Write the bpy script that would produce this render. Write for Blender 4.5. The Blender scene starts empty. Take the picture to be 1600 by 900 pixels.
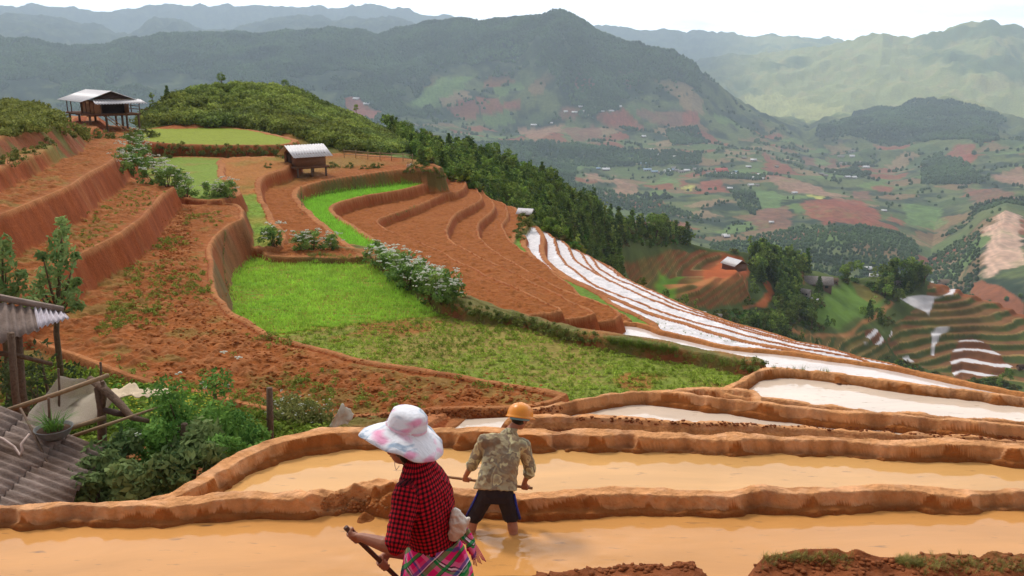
import bpy, bmesh, math, random
import numpy as np
from mathutils import Vector, Matrix
random.seed(7); RNG = np.random.default_rng(11)
R = math.radians
SC = bpy.context.scene
COL = SC.collection

# ------------------------------------------------------------------ camera
CAMZ = 4.9; FPX = 1331.0; PITCH = math.atan(340/1331)
cam = bpy.data.cameras.new('camera'); camo = bpy.data.objects.new('camera', cam); COL.objects.link(camo)
camo.location = (0, 0, CAMZ); camo.rotation_euler = (math.pi/2-PITCH, 0, 0)
cam.sensor_width = 36; cam.lens = 36*FPX/1600; cam.clip_start = .1; cam.clip_end = 40000
SC.camera = camo
# ------------------------------------------------------------------ sky and sun
SUN_EL, SUN_AZ = R(52), R(-38)          # azimuth measured from +Y towards +X
w = bpy.data.worlds.new('World'); SC.world = w; w.use_nodes = True
nt = w.node_tree; nt.nodes.clear()
def N(t, **k):
    n = nt.nodes.new(t)
    for a, b in k.items(): setattr(n, a, b)
    return n
sky = N('ShaderNodeTexSky', sky_type='NISHITA', sun_disc=False, sun_elevation=SUN_EL, sun_rotation=SUN_AZ)
tc = N('ShaderNodeTexCoord'); sep = N('ShaderNodeSeparateXYZ'); nt.links.new(tc.outputs['Generated'], sep.inputs[0])
ad = N('ShaderNodeMath', operation='ADD'); ad.inputs[1].default_value = .12; nt.links.new(sep.outputs[2], ad.inputs[0])
dx = N('ShaderNodeMath', operation='DIVIDE'); dy = N('ShaderNodeMath', operation='DIVIDE')
nt.links.new(sep.outputs[0], dx.inputs[0]); nt.links.new(ad.outputs[0], dx.inputs[1])
nt.links.new(sep.outputs[1], dy.inputs[0]); nt.links.new(ad.outputs[0], dy.inputs[1])
cb = N('ShaderNodeCombineXYZ'); nt.links.new(dx.outputs[0], cb.inputs[0]); nt.links.new(dy.outputs[0], cb.inputs[1])
ns = N('ShaderNodeTexNoise'); ns.inputs['Scale'].default_value = 1.1; ns.inputs['Detail'].default_value = 7; ns.inputs['Roughness'].default_value = .55
nt.links.new(cb.outputs[0], ns.inputs['Vector'])
r1 = N('ShaderNodeValToRGB'); r1.color_ramp.elements[0].position = .3; r1.color_ramp.elements[0].color = (.72, .72, .72, 1)
r1.color_ramp.elements[1].position = .5; nt.links.new(ns.outputs['Fac'], r1.inputs[0])
# cloud colour: brighter towards the bright part of the sky ahead and low down
r2 = N('ShaderNodeMapRange'); r2.inputs[1].default_value = -.2; r2.inputs[2].default_value = 1; r2.inputs[3].default_value = 4; r2.inputs[4].default_value = 20
nt.links.new(sep.outputs[1], r2.inputs[0])
r3 = N('ShaderNodeMapRange'); r3.inputs[1].default_value = .6; r3.inputs[2].default_value = 0.0; r3.inputs[3].default_value = .62; r3.inputs[4].default_value = 1.15
nt.links.new(sep.outputs[2], r3.inputs[0])
n2 = N('ShaderNodeTexNoise'); n2.inputs['Scale'].default_value = 2.3; n2.inputs['Detail'].default_value = 6
nt.links.new(cb.outputs[0], n2.inputs['Vector'])
r4 = N('ShaderNodeMapRange'); r4.inputs[1].default_value = .3; r4.inputs[2].default_value = .7; r4.inputs[3].default_value = .82; r4.inputs[4].default_value = 1.15
nt.links.new(n2.outputs['Fac'], r4.inputs[0])
m1 = N('ShaderNodeMath', operation='MULTIPLY'); m2 = N('ShaderNodeMath', operation='MULTIPLY')
nt.links.new(r2.outputs[0], m1.inputs[0]); nt.links.new(r3.outputs[0], m1.inputs[1])
nt.links.new(m1.outputs[0], m2.inputs[0]); nt.links.new(r4.outputs[0], m2.inputs[1])
cc = N('ShaderNodeVectorMath', operation='SCALE'); cc.inputs[0].default_value = (.97, .985, 1.03); nt.links.new(m2.outputs[0], cc.inputs['Scale'])
mx = N('ShaderNodeMix', data_type='RGBA'); nt.links.new(r1.outputs[0], mx.inputs['Factor'])
nt.links.new(sky.outputs[0], mx.inputs[6]); nt.links.new(cc.outputs[0], mx.inputs[7])
bg = N('ShaderNodeBackground'); bg.inputs[1].default_value = .1; nt.links.new(mx.outputs[2], bg.inputs[0])
ow = N('ShaderNodeOutputWorld'); nt.links.new(bg.outputs[0], ow.inputs[0])
sl = bpy.data.lights.new('sun', 'SUN'); sl.energy = 1.5; sl.angle = R(10); sl.color = (1, .95, .87)
so = bpy.data.objects.new('sun', sl); COL.objects.link(so)
sd = Vector((math.sin(SUN_AZ)*math.cos(SUN_EL), math.cos(SUN_AZ)*math.cos(SUN_EL), math.sin(SUN_EL)))
so.rotation_euler = sd.to_track_quat('Z', 'Y').to_euler()
SC.view_settings.view_transform = 'Standard'; SC.view_settings.look = 'None'
SC.view_settings.exposure = 0.5; SC.view_settings.gamma = 1
SC.cycles.max_bounces = 5; SC.cycles.diffuse_bounces = 2; SC.cycles.glossy_bounces = 2
SC.cycles.transmission_bounces = 3; SC.cycles.transparent_max_bounces = 6; SC.cycles.volume_bounces = 2
SC.cycles.use_denoising = True

# ------------------------------------------------------------------ helpers
def lin(r, g, b):
    f = lambda c: (c/255/12.92 if c/255 <= .04045 else ((c/255+.055)/1.055)**2.4)
    return np.array([f(r), f(g), f(b)])
def tanth(v): return np.tan(PITCH+np.arctan((np.asarray(v, float)-450)/FPX))
CP, SP = math.cos(PITCH), math.sin(PITCH)
def ray(u, v):
    x, y = (u-800)/FPX, (450-v)/FPX
    return np.array([x, CP+y*SP, -SP+y*CP])
def atz(u, v, z):                        # point of the pixel ray at height z
    d = ray(u, v); return np.array([0, 0, CAMZ])+d*((z-CAMZ)/d[2])
def aty(u, v, y):                        # point of the pixel ray at forward distance y
    d = ray(u, v); return np.array([0, 0, CAMZ])+d*(y/d[1])
def proj(P):
    P = np.asarray(P, float); q = P-np.array([0, 0, CAMZ])
    dep = q[..., 1]*CP-q[..., 2]*SP; up = q[..., 1]*SP+q[..., 2]*CP
    return 800+FPX*q[..., 0]/dep, 450-FPX*up/dep
def _h(ix, iy, s):
    n = (ix.astype(np.int64)*374761393+iy.astype(np.int64)*668265263+s*974634777) & 0xffffffff
    n = ((n ^ (n >> 13))*1274126177) & 0xffffffff
    return ((n ^ (n >> 16)) & 0xffff)/65535.0
def vn(x, y, s=0):
    ix, iy = np.floor(x), np.floor(y); fx, fy = x-ix, y-iy
    fx = fx*fx*(3-2*fx); fy = fy*fy*(3-2*fy)
    a, b, c, d = _h(ix, iy, s), _h(ix+1, iy, s), _h(ix, iy+1, s), _h(ix+1, iy+1, s)
    return (a+(b-a)*fx)*(1-fy)+(c+(d-c)*fx)*fy
def fbm(x, y, sc=1., o=4, s=0, g=.5):    # about -1..1
    t = 0; a = 1; n = 0
    for k in range(o):
        t = t+a*(vn(x/sc+17.3*k, y/sc-9.1*k, s+k)*2-1); n += a; a *= g; sc /= 2.03
    return t/n*1.5
def sstep(a, b, x):
    t = np.clip((x-a)/(b-a), 0, 1); return t*t*(3-2*t)
def tag(o, label=None, cat=None, group=None, kind=None):
    if label: o['label'] = label
    if cat: o['category'] = cat
    if group: o['group'] = group
    if kind: o['kind'] = kind
    return o
def npmesh(name, V, F, mat=None, parent=None, smooth=True, colors=None, uv=None):
    """V (n,3); F (m,k) int array or list of such arrays"""
    me = bpy.data.meshes.new(name); V = np.asarray(V, np.float32)
    Fs = [np.asarray(f, np.int32) for f in (F if isinstance(F, list) else [F]) if len(f)]
    me.vertices.add(len(V)); me.vertices.foreach_set('co', V.ravel())
    tot = sum(f.size for f in Fs); me.loops.add(tot); me.loops.foreach_set('vertex_index', np.concatenate([f.ravel() for f in Fs]))
    cnt = np.concatenate([np.full(len(f), f.shape[1], np.int32) for f in Fs])
    me.polygons.add(len(cnt)); me.polygons.foreach_set('loop_start', np.concatenate([[0], np.cumsum(cnt)[:-1]]).astype(np.int32))
    me.polygons.foreach_set('loop_total', cnt)
    if smooth: me.polygons.foreach_set('use_smooth', np.ones(len(cnt), bool))
    me.update(calc_edges=True)
    if colors is not None:
        a = me.color_attributes.new('Col', 'FLOAT_COLOR', 'POINT')
        c = np.ones((len(V), 4), np.float32); c[:, :colors.shape[1]] = colors; a.data.foreach_set('color', c.ravel())
    if uv is not None:
        l = me.uv_layers.new(name='UVMap'); l.data.foreach_set('uv', np.asarray(uv, np.float32).ravel())
    if mat: me.materials.append(mat)
    o = bpy.data.objects.new(name, me); COL.objects.link(o)
    if parent: o.parent = parent
    return o
def empty(name, loc, rz=0, **k):
    o = bpy.data.objects.new(name, None); COL.objects.link(o); o.location = loc; o.rotation_euler = (0, 0, rz); o.empty_display_size = .2
    return tag(o, **k)
def copy_thing(o, loc, rz=0, sc=1, label=None, parent=None):
    c = o.copy(); COL.objects.link(c)
    if parent is None:
        c.location = loc; c.rotation_euler = (0, 0, rz); c.scale = (sc, sc, sc) if not hasattr(sc, '__len__') else sc
        if label: c['label'] = label
    else: c.parent = parent
    for ch in list(o.children): copy_thing(ch, None, parent=c)
    return c
# ------------------------------------------------------------------ materials
MATS = {}
def mat(name, col, rough=.8, spec=.3, var=.25, scale=8, bump=.3, bscale=None, vcol=False, metal=0, trans=0, coords='Object', detail=5, hue=None, sheen=0):
    if name in MATS: return MATS[name]
    m = bpy.data.materials.new(name); m.use_nodes = True; t = m.node_tree; b = t.nodes['Principled BSDF']; L = t.links.new
    b.inputs['Roughness'].default_value = rough; b.inputs['Specular IOR Level'].default_value = spec; b.inputs['Metallic'].default_value = metal
    tc = t.nodes.new('ShaderNodeTexCoord')
    n = t.nodes.new('ShaderNodeTexNoise'); n.inputs['Scale'].default_value = scale; n.inputs['Detail'].default_value = detail; n.inputs['Roughness'].default_value = .6
    L(tc.outputs[coords], n.inputs['Vector'])
    mr = t.nodes.new('ShaderNodeMapRange'); mr.inputs[1].default_value = .25; mr.inputs[2].default_value = .75
    mr.inputs[3].default_value = 1-var; mr.inputs[4].default_value = 1+var; L(n.outputs['Fac'], mr.inputs[0])
    vm = t.nodes.new('ShaderNodeVectorMath'); vm.operation = 'SCALE'; L(mr.outputs[0], vm.inputs['Scale'])
    if vcol:
        a = t.nodes.new('ShaderNodeAttribute'); a.attribute_name = 'Col'; L(a.outputs['Color'], vm.inputs[0])
    else: vm.inputs[0].default_value = tuple(col)
    out = vm.outputs[0]
    if hue is not None:
        n3 = t.nodes.new('ShaderNodeTexNoise'); n3.inputs['Scale'].default_value = scale*.3; L(tc.outputs[coords], n3.inputs['Vector'])
        m3 = t.nodes.new('ShaderNodeMapRange'); m3.inputs[1].default_value = .4; m3.inputs[2].default_value = .65; L(n3.outputs['Fac'], m3.inputs[0])
        x = t.nodes.new('ShaderNodeMix'); x.data_type = 'RGBA'; L(m3.outputs[0], x.inputs['Factor']); L(out, x.inputs[6]); x.inputs[7].default_value = (*hue, 1); out = x.outputs[2]
    L(out, b.inputs['Base Color'])
    if bump:
        nb = n
        if bscale:
            nb = t.nodes.new('ShaderNodeTexNoise'); nb.inputs['Scale'].default_value = bscale; nb.inputs['Detail'].default_value = 6; L(tc.outputs[coords], nb.inputs['Vector'])
        bp = t.nodes.new('ShaderNodeBump'); bp.inputs['Strength'].default_value = bump; bp.inputs['Distance'].default_value = .05
        L(nb.outputs['Fac'], bp.inputs['Height']); L(bp.outputs[0], b.inputs['Normal'])
    if trans:
        tr = t.nodes.new('ShaderNodeBsdfTranslucent'); L(out, tr.inputs[0]); ms = t.nodes.new('ShaderNodeMixShader'); ms.inputs[0].default_value = trans
        L(b.outputs[0], ms.inputs[1]); L(tr.outputs[0], ms.inputs[2]); L(ms.outputs[0], t.nodes['Material Output'].inputs[0])
    MATS[name] = m; return m
# ------------------------------------------------------------------ terraces: levels, outlines
SOIL = lin(155, 91, 46); SOILR = lin(152, 80, 42); RIM = lin(176, 116, 72); MUD = lin(200, 136, 82); DARK = lin(134, 76, 44)
GREEN = lin(118, 165, 50); YGREEN = lin(150, 165, 60); WEED = lin(120, 128, 62); WHITE = lin(232, 226, 226)
def plane(z):                            # z: number or (y1, z1, y2, z2): level sloping with forward distance
    if isinstance(z, tuple):
        y1, z1, y2, z2 = z; b = (z2-z1)/(y2-y1); return z1-b*y1, b
    return z, 0.0
def onplane(u, v, pl):
    d = ray(u, v); a, b = pl; t = (a-CAMZ)/(d[2]-b*d[1])      # CAMZ + t dz = a + b t dy
    return np.array([0, 0, CAMZ])+d*t
def smooth_poly(P, step):
    P = np.asarray(P)[:, :2]; n = len(P); out = []
    for i in range(n):
        p0, p1, p2, p3 = P[i-1], P[i], P[(i+1) % n], P[(i+2) % n]
        L = np.linalg.norm(p2-p1); k = int(max(1, min(14, L/step)))
        d0, d1, d2 = (max(np.linalg.norm(q), 1e-3)**.5 for q in (p1-p0, p2-p1, p3-p2))
        m1 = (p2-p1)+d1*((p1-p0)/d0-(p2-p0)/(d0+d1)); m2 = (p2-p1)+d1*((p3-p2)/d2-(p3-p1)/(d1+d2))
        for j in range(k):
            t = j/k; out.append((2*t**3-3*t**2+1)*p1+(t**3-2*t**2+t)*m1+(-2*t**3+3*t**2)*p2+(t**3-t**2)*m2)
    return np.array(out)
PL = []
def P(name, z, pts, fl=.05, w=.25, cls='soil', s=3.2, face=None, lip=0.0, wob=.1):
    pl = plane(z); W = [np.array([p[1], p[2], 0]) if p[0] == 'w' else onplane(p[0], p[1], pl) for p in pts]
    W = np.array(W); d = np.linalg.norm(W[:, :2], axis=1).mean()
    PL.append(dict(name=name, pl=pl, poly=smooth_poly(W, max(.25, d*.012)), fl=fl, w=w, cls=cls, s=s, face=face or max(.1, fl*.45), lip=lip, wob=wob))
# --- flooded paddies stepping down away from the camera
P('A', .22, [(-400, 795), (-150, 785), (0, 783), (100, 780), (233, 776), (367, 768), (500, 764), (560, 757), (640, 762), (700, 765), (830, 768), (900, 763), (1000, 760), (1100, 762), (1200, 762), (1300, 757), (1400, 757), (1500, 755), (1600, 757), (1850, 760), (2100, 765), ('w', 12, 3), ('w', -12, 3)], fl=.32, w=.16, cls='mud', face=.15, wob=.04)
P('B', -.2, [(210, 776), (260, 764), (300, 748), (350, 717), (417, 690), (467, 677), (533, 668), (620, 667), (700, 667), (900, 670), (1000, 672), (1100, 673), (1200, 676), (1300, 678), (1400, 683), (1500, 686), (1600, 693), (1850, 708), (2050, 725), ('w', 13, 5), ('w', -3, 5), ('w', -5, 7.5)], fl=.36, w=.2, cls='mud', face=.14, wob=.05)
P('C', -.85, [(800, 650), (850, 635), (900, 621), (950, 611), (985, 607), (1040, 609), (1100, 617), (1200, 630), (1300, 641), (1400, 648), (1500, 656), (1600, 665), (1850, 690), (1850, 712), (1600, 690), (1450, 681), (1350, 676), (1200, 668), (1050, 661), (960, 655), (880, 652), (830, 653)], fl=.36, w=.1, cls='mud', s=1.6, face=.14, wob=.05)
P('D', -1.45, [(1112, 613), (1150, 596), (1190, 577), (1240, 575), (1300, 580), (1400, 595), (1500, 607), (1600, 618), (1850, 650), (1850, 686), (1600, 660), (1450, 650), (1300, 636), (1200, 624), (1140, 618)], fl=.3, w=.12, cls='mud', face=.14, wob=.05)
P('Dl', -1.4, [(1020, 614), (1062, 606), (1125, 604), (1180, 610), (1180, 640), (1020, 640)], fl=.3, w=.15, cls='mud', wob=.05)
P('E', -6.7, [(880, 512), (905, 509), (960, 503), (997, 504), (1037, 517), (1087, 528), (1150, 540), (1200, 544), (1275, 553), (1350, 563), (1400, 572), (1475, 588), (1537, 600), (1600, 612), (1700, 634), (1700, 660), (1600, 640), (1512, 617), (1425, 607), (1350, 597), (1275, 585), (1175, 575), (1125, 568), (1075, 556), (975, 536), (925, 526), (890, 518)], fl=.25, w=.2, cls='pale', wob=.06)
# --- ploughed and planted fields on the left
P('G', -2.3, [(295, 320), (330, 317), (364, 317), (380, 340), (362, 350), (337, 372), (331, 412), (335, 445), (350, 470), (375, 492), (400, 507), (430, 522), (475, 535), (530, 550), (600, 565), (680, 580), (760, 592), (850, 606), (886, 616), (838, 634), (700, 639), (540, 652), (430, 642), (300, 612), (233, 597), (133, 563), (83, 545), (0, 520), (-300, 500), (-250, 400), (60, 400), (200, 310)], cls='plough', w=.14, fl=.08)
P('T2', -1.15, [(270, 292), (262, 298), (235, 325), (215, 345), (180, 370), (150, 385), (108, 408), (60, 440), (0, 475), (-200, 560), (-500, 480), (-250, 250), (100, 250), (195, 268), (215, 280)], cls='plough', w=.12, s=3.2)
P('T1', .2, [(200, 216), (197, 228), (185, 243), (165, 257), (140, 270), (110, 290), (75, 305), (40, 320), (0, 335), (-200, 400), (-500, 330), (-250, 200), (0, 194), (100, 194), (190, 197), (215, 203)], cls='plough', w=.12, s=2.6)
P('T0', 1.0, [(102, 213), (90, 222), (50, 243), (0, 262), (-200, 330), (-500, 260), (-250, 180), (0, 184), (90, 198)], cls='soil', w=.8, s=2.4)
P('T00', 1.7, [(98, 190), (75, 203), (30, 210), (-20, 222), (-200, 260), (-500, 200), (-200, 152), (0, 158), (60, 168)], cls='bank', w=.8, s=1.3)
P('HG', .75, [(98, 186), (120, 180), (140, 180), (152, 190), (146, 200), (120, 205), (90, 203)], cls='red', w=.8, s=1.0)
P('N', -1.2, [(235, 201), (300, 196), (380, 201), (440, 212), (466, 220), (440, 226), (300, 226), (240, 223), (205, 216), (200, 203)], cls='ygreen', w=.5)
P('Pf', -2.1, [(210, 262), (228, 246), (345, 246), (352, 255), (352, 275), (370, 290), (373, 305), (345, 312), (300, 312), (272, 300), (240, 290)], cls='weedgreen', w=.4)
P('Q', (42, -3.7, 60, -2.5), [(340, 262), (345, 247), (400, 244), (462, 246), (452, 260), (447, 264), (415, 275), (405, 290), (407, 300), (425, 335), (440, 357), (447, 374), (430, 388), (400, 388), (350, 380), (340, 320)], cls='weedsoil', w=.3)
P('M', (41, -3.9, 66, -3.1), [(690, 262), (645, 264), (625, 265), (575, 272), (520, 280), (480, 290), (466, 300), (470, 315), (490, 332), (507, 347), (535, 372), (560, 390), (572, 400), (540, 404), (480, 402), (420, 400), (400, 360), (400, 300), (420, 262), (460, 244), (540, 240), (640, 248)], cls='soil', w=.35)
P('J', -4.1, [(673, 280), (672, 284), (625, 297), (575, 305), (530, 317), (522, 322), (524, 332), (537, 342), (560, 355), (585, 372), (612, 387), (637, 407), (650, 418), (600, 415), (560, 402), (480, 350), (460, 300), (500, 270), (640, 262), (690, 264), (692, 274)], cls='green', w=.3, fl=.12)
P('H', -4.2, [(360, 394), (450, 391), (540, 396), (575, 407), (600, 421), (650, 454), (700, 486), (760, 499), (800, 500), (900, 527), (1000, 547), (1100, 561), (1185, 577), (1130, 640), (850, 650), (700, 620), (450, 560), (350, 520), (320, 440)], cls='H', w=.15, fl=.04)
P('BK', -3.85, [(380, 389), (450, 386), (540, 389), (578, 400), (602, 414), (652, 447), (702, 478), (760, 491), (800, 492), (900, 519), (1000, 539), (1100, 553), (1192, 572), (1192, 565), (1100, 545), (1000, 528), (900, 508), (800, 478), (740, 462), (690, 435), (640, 408), (600, 392), (560, 380), (450, 378), (380, 382)], cls='bank', w=.3, s=2.2)
# --- red fields on the spur, each lower than the one before
P('K1', -4.9, [(725, 283), (727, 290), (712, 300), (695, 303), (650, 322), (612, 335), (595, 341), (590, 347), (600, 355), (620, 365), (647, 374), (657, 380), (687, 390), (712, 405), (737, 417), (762, 432), (795, 445), (840, 465), (880, 485), (800, 492), (700, 460), (560, 380), (500, 330), (560, 285), (680, 272)], cls='soil', w=.1, wob=.05)
P('K2', -5.5, [(742, 292), (748, 300), (754, 310), (737, 321), (712, 335), (702, 350), (699, 365), (705, 375), (725, 387), (750, 400), (775, 412), (800, 425), (850, 449), (900, 474), (930, 490), (850, 500), (700, 450), (560, 350), (600, 310), (700, 280)], cls='soil', w=.1, wob=.05)
P('K3', -6.1, [(762, 306), (772, 317), (772, 327), (750, 347), (747, 360), (757, 377), (775, 392), (800, 408), (837, 429), (875, 449), (930, 468), (965, 484), (960, 500), (850, 500), (700, 420), (640, 350), (690, 300), (740, 292)], cls='soil', w=.1, wob=.05)
P('K4', -6.7, [(785, 316), (792, 327), (795, 337), (785, 352), (789, 360), (800, 378), (820, 393), (850, 410), (862, 422), (897, 450), (912, 465), (960, 485), (988, 499), (950, 508), (870, 510), (750, 430), (690, 350), (730, 305)], cls='soil', w=.1, wob=.05)
P('K5', -7.0, [(800, 322), (815, 333), (828, 345), (822, 356), (808, 366), (806, 378), (790, 385), (750, 350), (760, 318)], cls='soil', w=.3)
P('J2', -7.1, [(815, 366), (824, 384), (845, 410), (862, 420), (900, 440), (940, 460), (975, 480), (1015, 500), (1030, 512), (950, 515), (850, 470), (770, 400), (790, 366)], cls='green2', w=.3)
_L = [[(849, 362), (851, 392), (860, 410), (875, 422), (900, 436), (950, 460), (1000, 480), (1050, 497), (1100, 512), (1150, 526), (1200, 537), (1300, 556), (1400, 573), (1500, 593)],
      [(867, 371), (875, 397), (900, 422), (935, 447), (975, 463), (1025, 481), (1075, 499), (1125, 512), (1175, 525), (1250, 543), (1350, 561)],
      [(887, 381), (900, 405), (925, 422), (975, 447), (1025, 469), (1100, 495), (1175, 518), (1250, 537), (1330, 553)],
      [(910, 395), (925, 417), (955, 440), (1000, 460), (1050, 480), (1125, 502), (1175, 515), (1240, 530), (1300, 544)],
      [(930, 407), (940, 420), (965, 435), (1000, 450), (1032, 465), (1100, 490), (1160, 508), (1230, 526)],
      [(957, 420), (970, 430), (1000, 444), (1034, 460), (1090, 483), (1150, 504), (1210, 521)]]
_S = [(834, 351), (862, 367), (895, 386), (925, 402), (955, 417), (980, 434), (1012, 450), (1037, 465), (1087, 482), (1125, 496), (1175, 513), (1200, 521), (1262, 538), (1350, 558), (1420, 575)]
for k, L in enumerate(_L+[_S[5:]]):
    top = [p for p in _S if p[0] < L[0][0]-4]
    P('W%d' % k, -7.5-.5*k, top+L+[(1400, 612), (1200, 575), (1050, 530), (950, 500), (860, 450), (812, 400), (812, 366)], cls='white', w=.1 if k else .3, s=2.5, wob=.06)
# --- left foreground garden, ditch and the near banks
P('yard', (8, -.75, 18, -2.5), [('w', -16, 7.2), ('w', -5, 7.6), ('w', -4, 10.5), ('w', -2.6, 12.6), ('w', -2.2, 15), ('w', -1.5, 18.6), ('w', -5, 20.5), ('w', -9.5, 21.5), ('w', -17, 22)], cls='yard', w=.3, s=1.2)
P('yard2', -2.48, [('w', -20, 16.4), ('w', -5, 16.4), ('w', -1.5, 16.6), ('w', -1.0, 19), ('w', -5, 21), ('w', -9.5, 23), ('w', -20, 26)], cls='yard', w=.3, s=1.2)
P('ditch', -2.52, [(440, 655), (540, 657), (700, 657), (880, 652), (960, 660), (960, 720), (440, 760), (380, 700)], cls='mud', w=.05, fl=.05, wob=.2)
P('bank1', .3, [(770, 930), (820, 903), (880, 887), (1000, 878), (1080, 874), (1104, 886), (1118, 915), (1118, 1150), (700, 1250)], cls='darkmud', w=.1, s=1.8, fl=.02)
P('bank2', .42, [(1160, 930), (1172, 888), (1190, 868), (1290, 865), (1400, 871), (1500, 868), (1600, 869), (1900, 872), (2300, 1150), (1170, 1150)], cls='darkmud', w=.1, s=2.2, fl=.02)
P('stand', 1.38, [('w', -7, 1), ('w', -7, 4.6), ('w', -3, 4.9), ('w', 0, 5.0), ('w', 2.2, 4.9), ('w', 9, 4.8), ('w', 9, 1)], cls='darkmud', w=.2, s=1.4, fl=.02)
P('home', 3.25, [('w', -9, -3), ('w', -9, 2.0), ('w', 0, 2.3), ('w', 9, 2.0), ('w', 9, -3)], cls='darkmud', w=.2, s=1.2, fl=.02)

# ------------------------------------------------------------------ far relief: lines of (u, v, distance) or (u, 'z', z, distance)
ROWS = [
 [(-400, 'z', -40, 58), (200, 'z', -35, 60), (700, 'z', -40, 62), (900, 'z', -70, 110), (1000, 'z', -95, 150), (1300, 'z', -150, 200), (1600, 'z', -170, 220), (2000, 'z', -170, 220)],
 [(-400, 'z', -22, 95), (205, 'z', -16, 96), (226, 'z', -1.6, 100), (440, 'z', -1.5, 98), (480, 'z', -2.6, 84), (640, 'z', -2.9, 79), (700, 300, 80), (760, 330, 86), (800, 350, 90), (850, 378, 96), (900, 405, 150), (950, 435, 180), (1000, 462, 200), (1100, 500, 213), (1200, 538, 235), (1300, 562, 270), (1400, 587, 300), (1500, 608, 310), (1600, 624, 310), (2000, 690, 310)],
 [(-400, 'z', -60, 160), (190, 'z', -50, 150), (212, 193, 108), (240, 170, 112), (270, 152, 115), (310, 140, 118), (370, 134, 120), (420, 137, 122), (470, 149, 125), (510, 165, 128), (560, 188, 130), (600, 209, 130), (650, 228, 135), (700, 240, 140), (780, 255, 150), (850, 287, 160), (920, 312, 185), (1000, 352, 230), (1060, 370, 270), (1130, 387, 280), (1200, 402, 310), (1260, 420, 330), (1330, 430, 345), (1400, 432, 355), (1480, 442, 365), (1540, 464, 370), (1600, 488, 370), (2000, 560, 380)],
 [(-400, 'z', -90, 250), (190, 'z', -90, 250), (650, 'z', -90, 250), (800, 'z', -100, 270), (1000, 'z', -130, 340), (1200, 'z', -170, 440), (1400, 'z', -230, 520), (1600, 'z', -250, 530), (2000, 'z', -280, 530)],
 [(-400, 330, 850), (600, 330, 850), (800, 335, 850), (1000, 400, 850), (1200, 445, 850), (1300, 458, 850), (1400, 462, 900), (1470, 472, 950), (1530, 462, 850), (1600, 445, 850), (2000, 430, 850)],
 [(-400, 280, 1300), (600, 285, 1300), (800, 300, 1300), (900, 320, 1300), (1000, 345, 1300), (1130, 362, 1300), (1200, 358, 1300), (1300, 352, 1300), (1400, 372, 1300), (1455, 400, 1300), (1500, 380, 1250), (1535, 348, 1200), (1570, 332, 1200), (1600, 345, 1200), (2000, 340, 1250)],
 [(-400, 240, 1900), (600, 240, 1900), (800, 258, 1900), (1000, 286, 1900), (1128, 274, 1900), (1300, 296, 1900), (1400, 305, 1900), (1500, 300, 1900), (1600, 290, 1900), (2000, 280, 1900)],
 [(-400, 200, 2500), (0, 195, 2500), (600, 175, 2500), (800, 205, 2500), (900, 200, 2500), (1000, 205, 2500), (1100, 218, 2500), (1200, 236, 2500), (1300, 256, 2500), (1400, 262, 2500), (1500, 242, 2500), (1600, 236, 2500), (2000, 220, 2500)],
 [(-400, 60, 3300), (0, 64, 3300), (50, 64, 3300), (90, 71, 3300), (110, 78, 3300), (160, 73, 3300), (210, 60, 3300), (300, 57, 3300), (400, 54, 3300), (470, 52, 3300), (520, 48, 3300), (560, 54, 3300), (590, 60, 3300), (620, 50, 3250), (660, 38, 3250), (700, 35, 3200), (750, 42, 3150), (790, 36, 3100), (830, 27, 3050), (870, 21, 3000), (900, 30, 3000), (930, 49, 3000), (960, 64, 3000), (1000, 74, 3000), (1040, 82, 3000), (1085, 99, 3000), (1100, 120, 3000), (1150, 160, 3000), (1200, 187, 3000), (1240, 201, 3100), (1265, 199, 3500), (1320, 178, 3700), (1400, 162, 3700), (1470, 154, 3700), (1530, 167, 3700), (1580, 188, 3700), (1700, 200, 3700), (2000, 200, 3700)],
 [(-400, 120, 4300), (900, 130, 4300), (1000, 160, 4300), (1150, 198, 4300), (1250, 192, 4300), (1400, 186, 4300), (1600, 196, 4300), (2000, 196, 4300)],
 [(-400, 30, 6000), (0, 26, 6000), (60, 23, 6000), (110, 29, 6000), (160, 41, 6000), (200, 56, 6000), (240, 32, 6000), (280, 31, 6000), (320, 50, 6000), (360, 53, 6000), (420, 32, 6000), (500, 27, 6000), (600, 30, 6000), (650, 38, 6000), (700, 38, 6000), (740, 46, 6000), (860, 70, 6000), (1000, 95, 6000), (1050, 100, 6000), (1080, 101, 6000), (1120, 89, 6000), (1180, 80, 6000), (1220, 79, 6000), (1300, 69, 6000), (1350, 59, 6000), (1380, 50, 6000), (1395, 58, 6000), (1440, 55, 6000), (1500, 43, 6000), (1550, 35, 6000), (1580, 40, 6000), (1600, 48, 6000), (2000, 60, 6000)],
 [(-400, 110, 7000), (2000, 110, 7000)],
 [(-400, 5, 8600), (0, 12, 8600), (60, 8, 8600), (150, 14, 8600), (250, 8, 8600), (400, 12, 8600), (550, 6, 8600), (640, 14, 8600), (700, 28, 8600), (740, 36, 8600), (800, 38, 8600), (900, 38, 8600), (1000, 47, 8600), (1100, 52, 8600), (1200, 56, 8600), (1310, 64, 8600), (1330, 75, 8600), (2000, 90, 8600)],
 [(-400, 'z', -200, 9300), (2000, 'z', -200, 9300)]]
def rowpts(row):
    out = []
    for p in row:
        if p[1] == 'z':
            _, _, z, D = p; az = math.atan2((p[0]-800)/FPX, CP)
        else:
            u, v, D = p; d = ray(u, v); az = math.atan2(d[0], d[1]); z = CAMZ+D*d[2]/math.hypot(d[0], d[1])
        out.append((az, D, z))
    out.sort(); return np.array(out)
ROWP = [rowpts(r) for r in ROWS]
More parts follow.
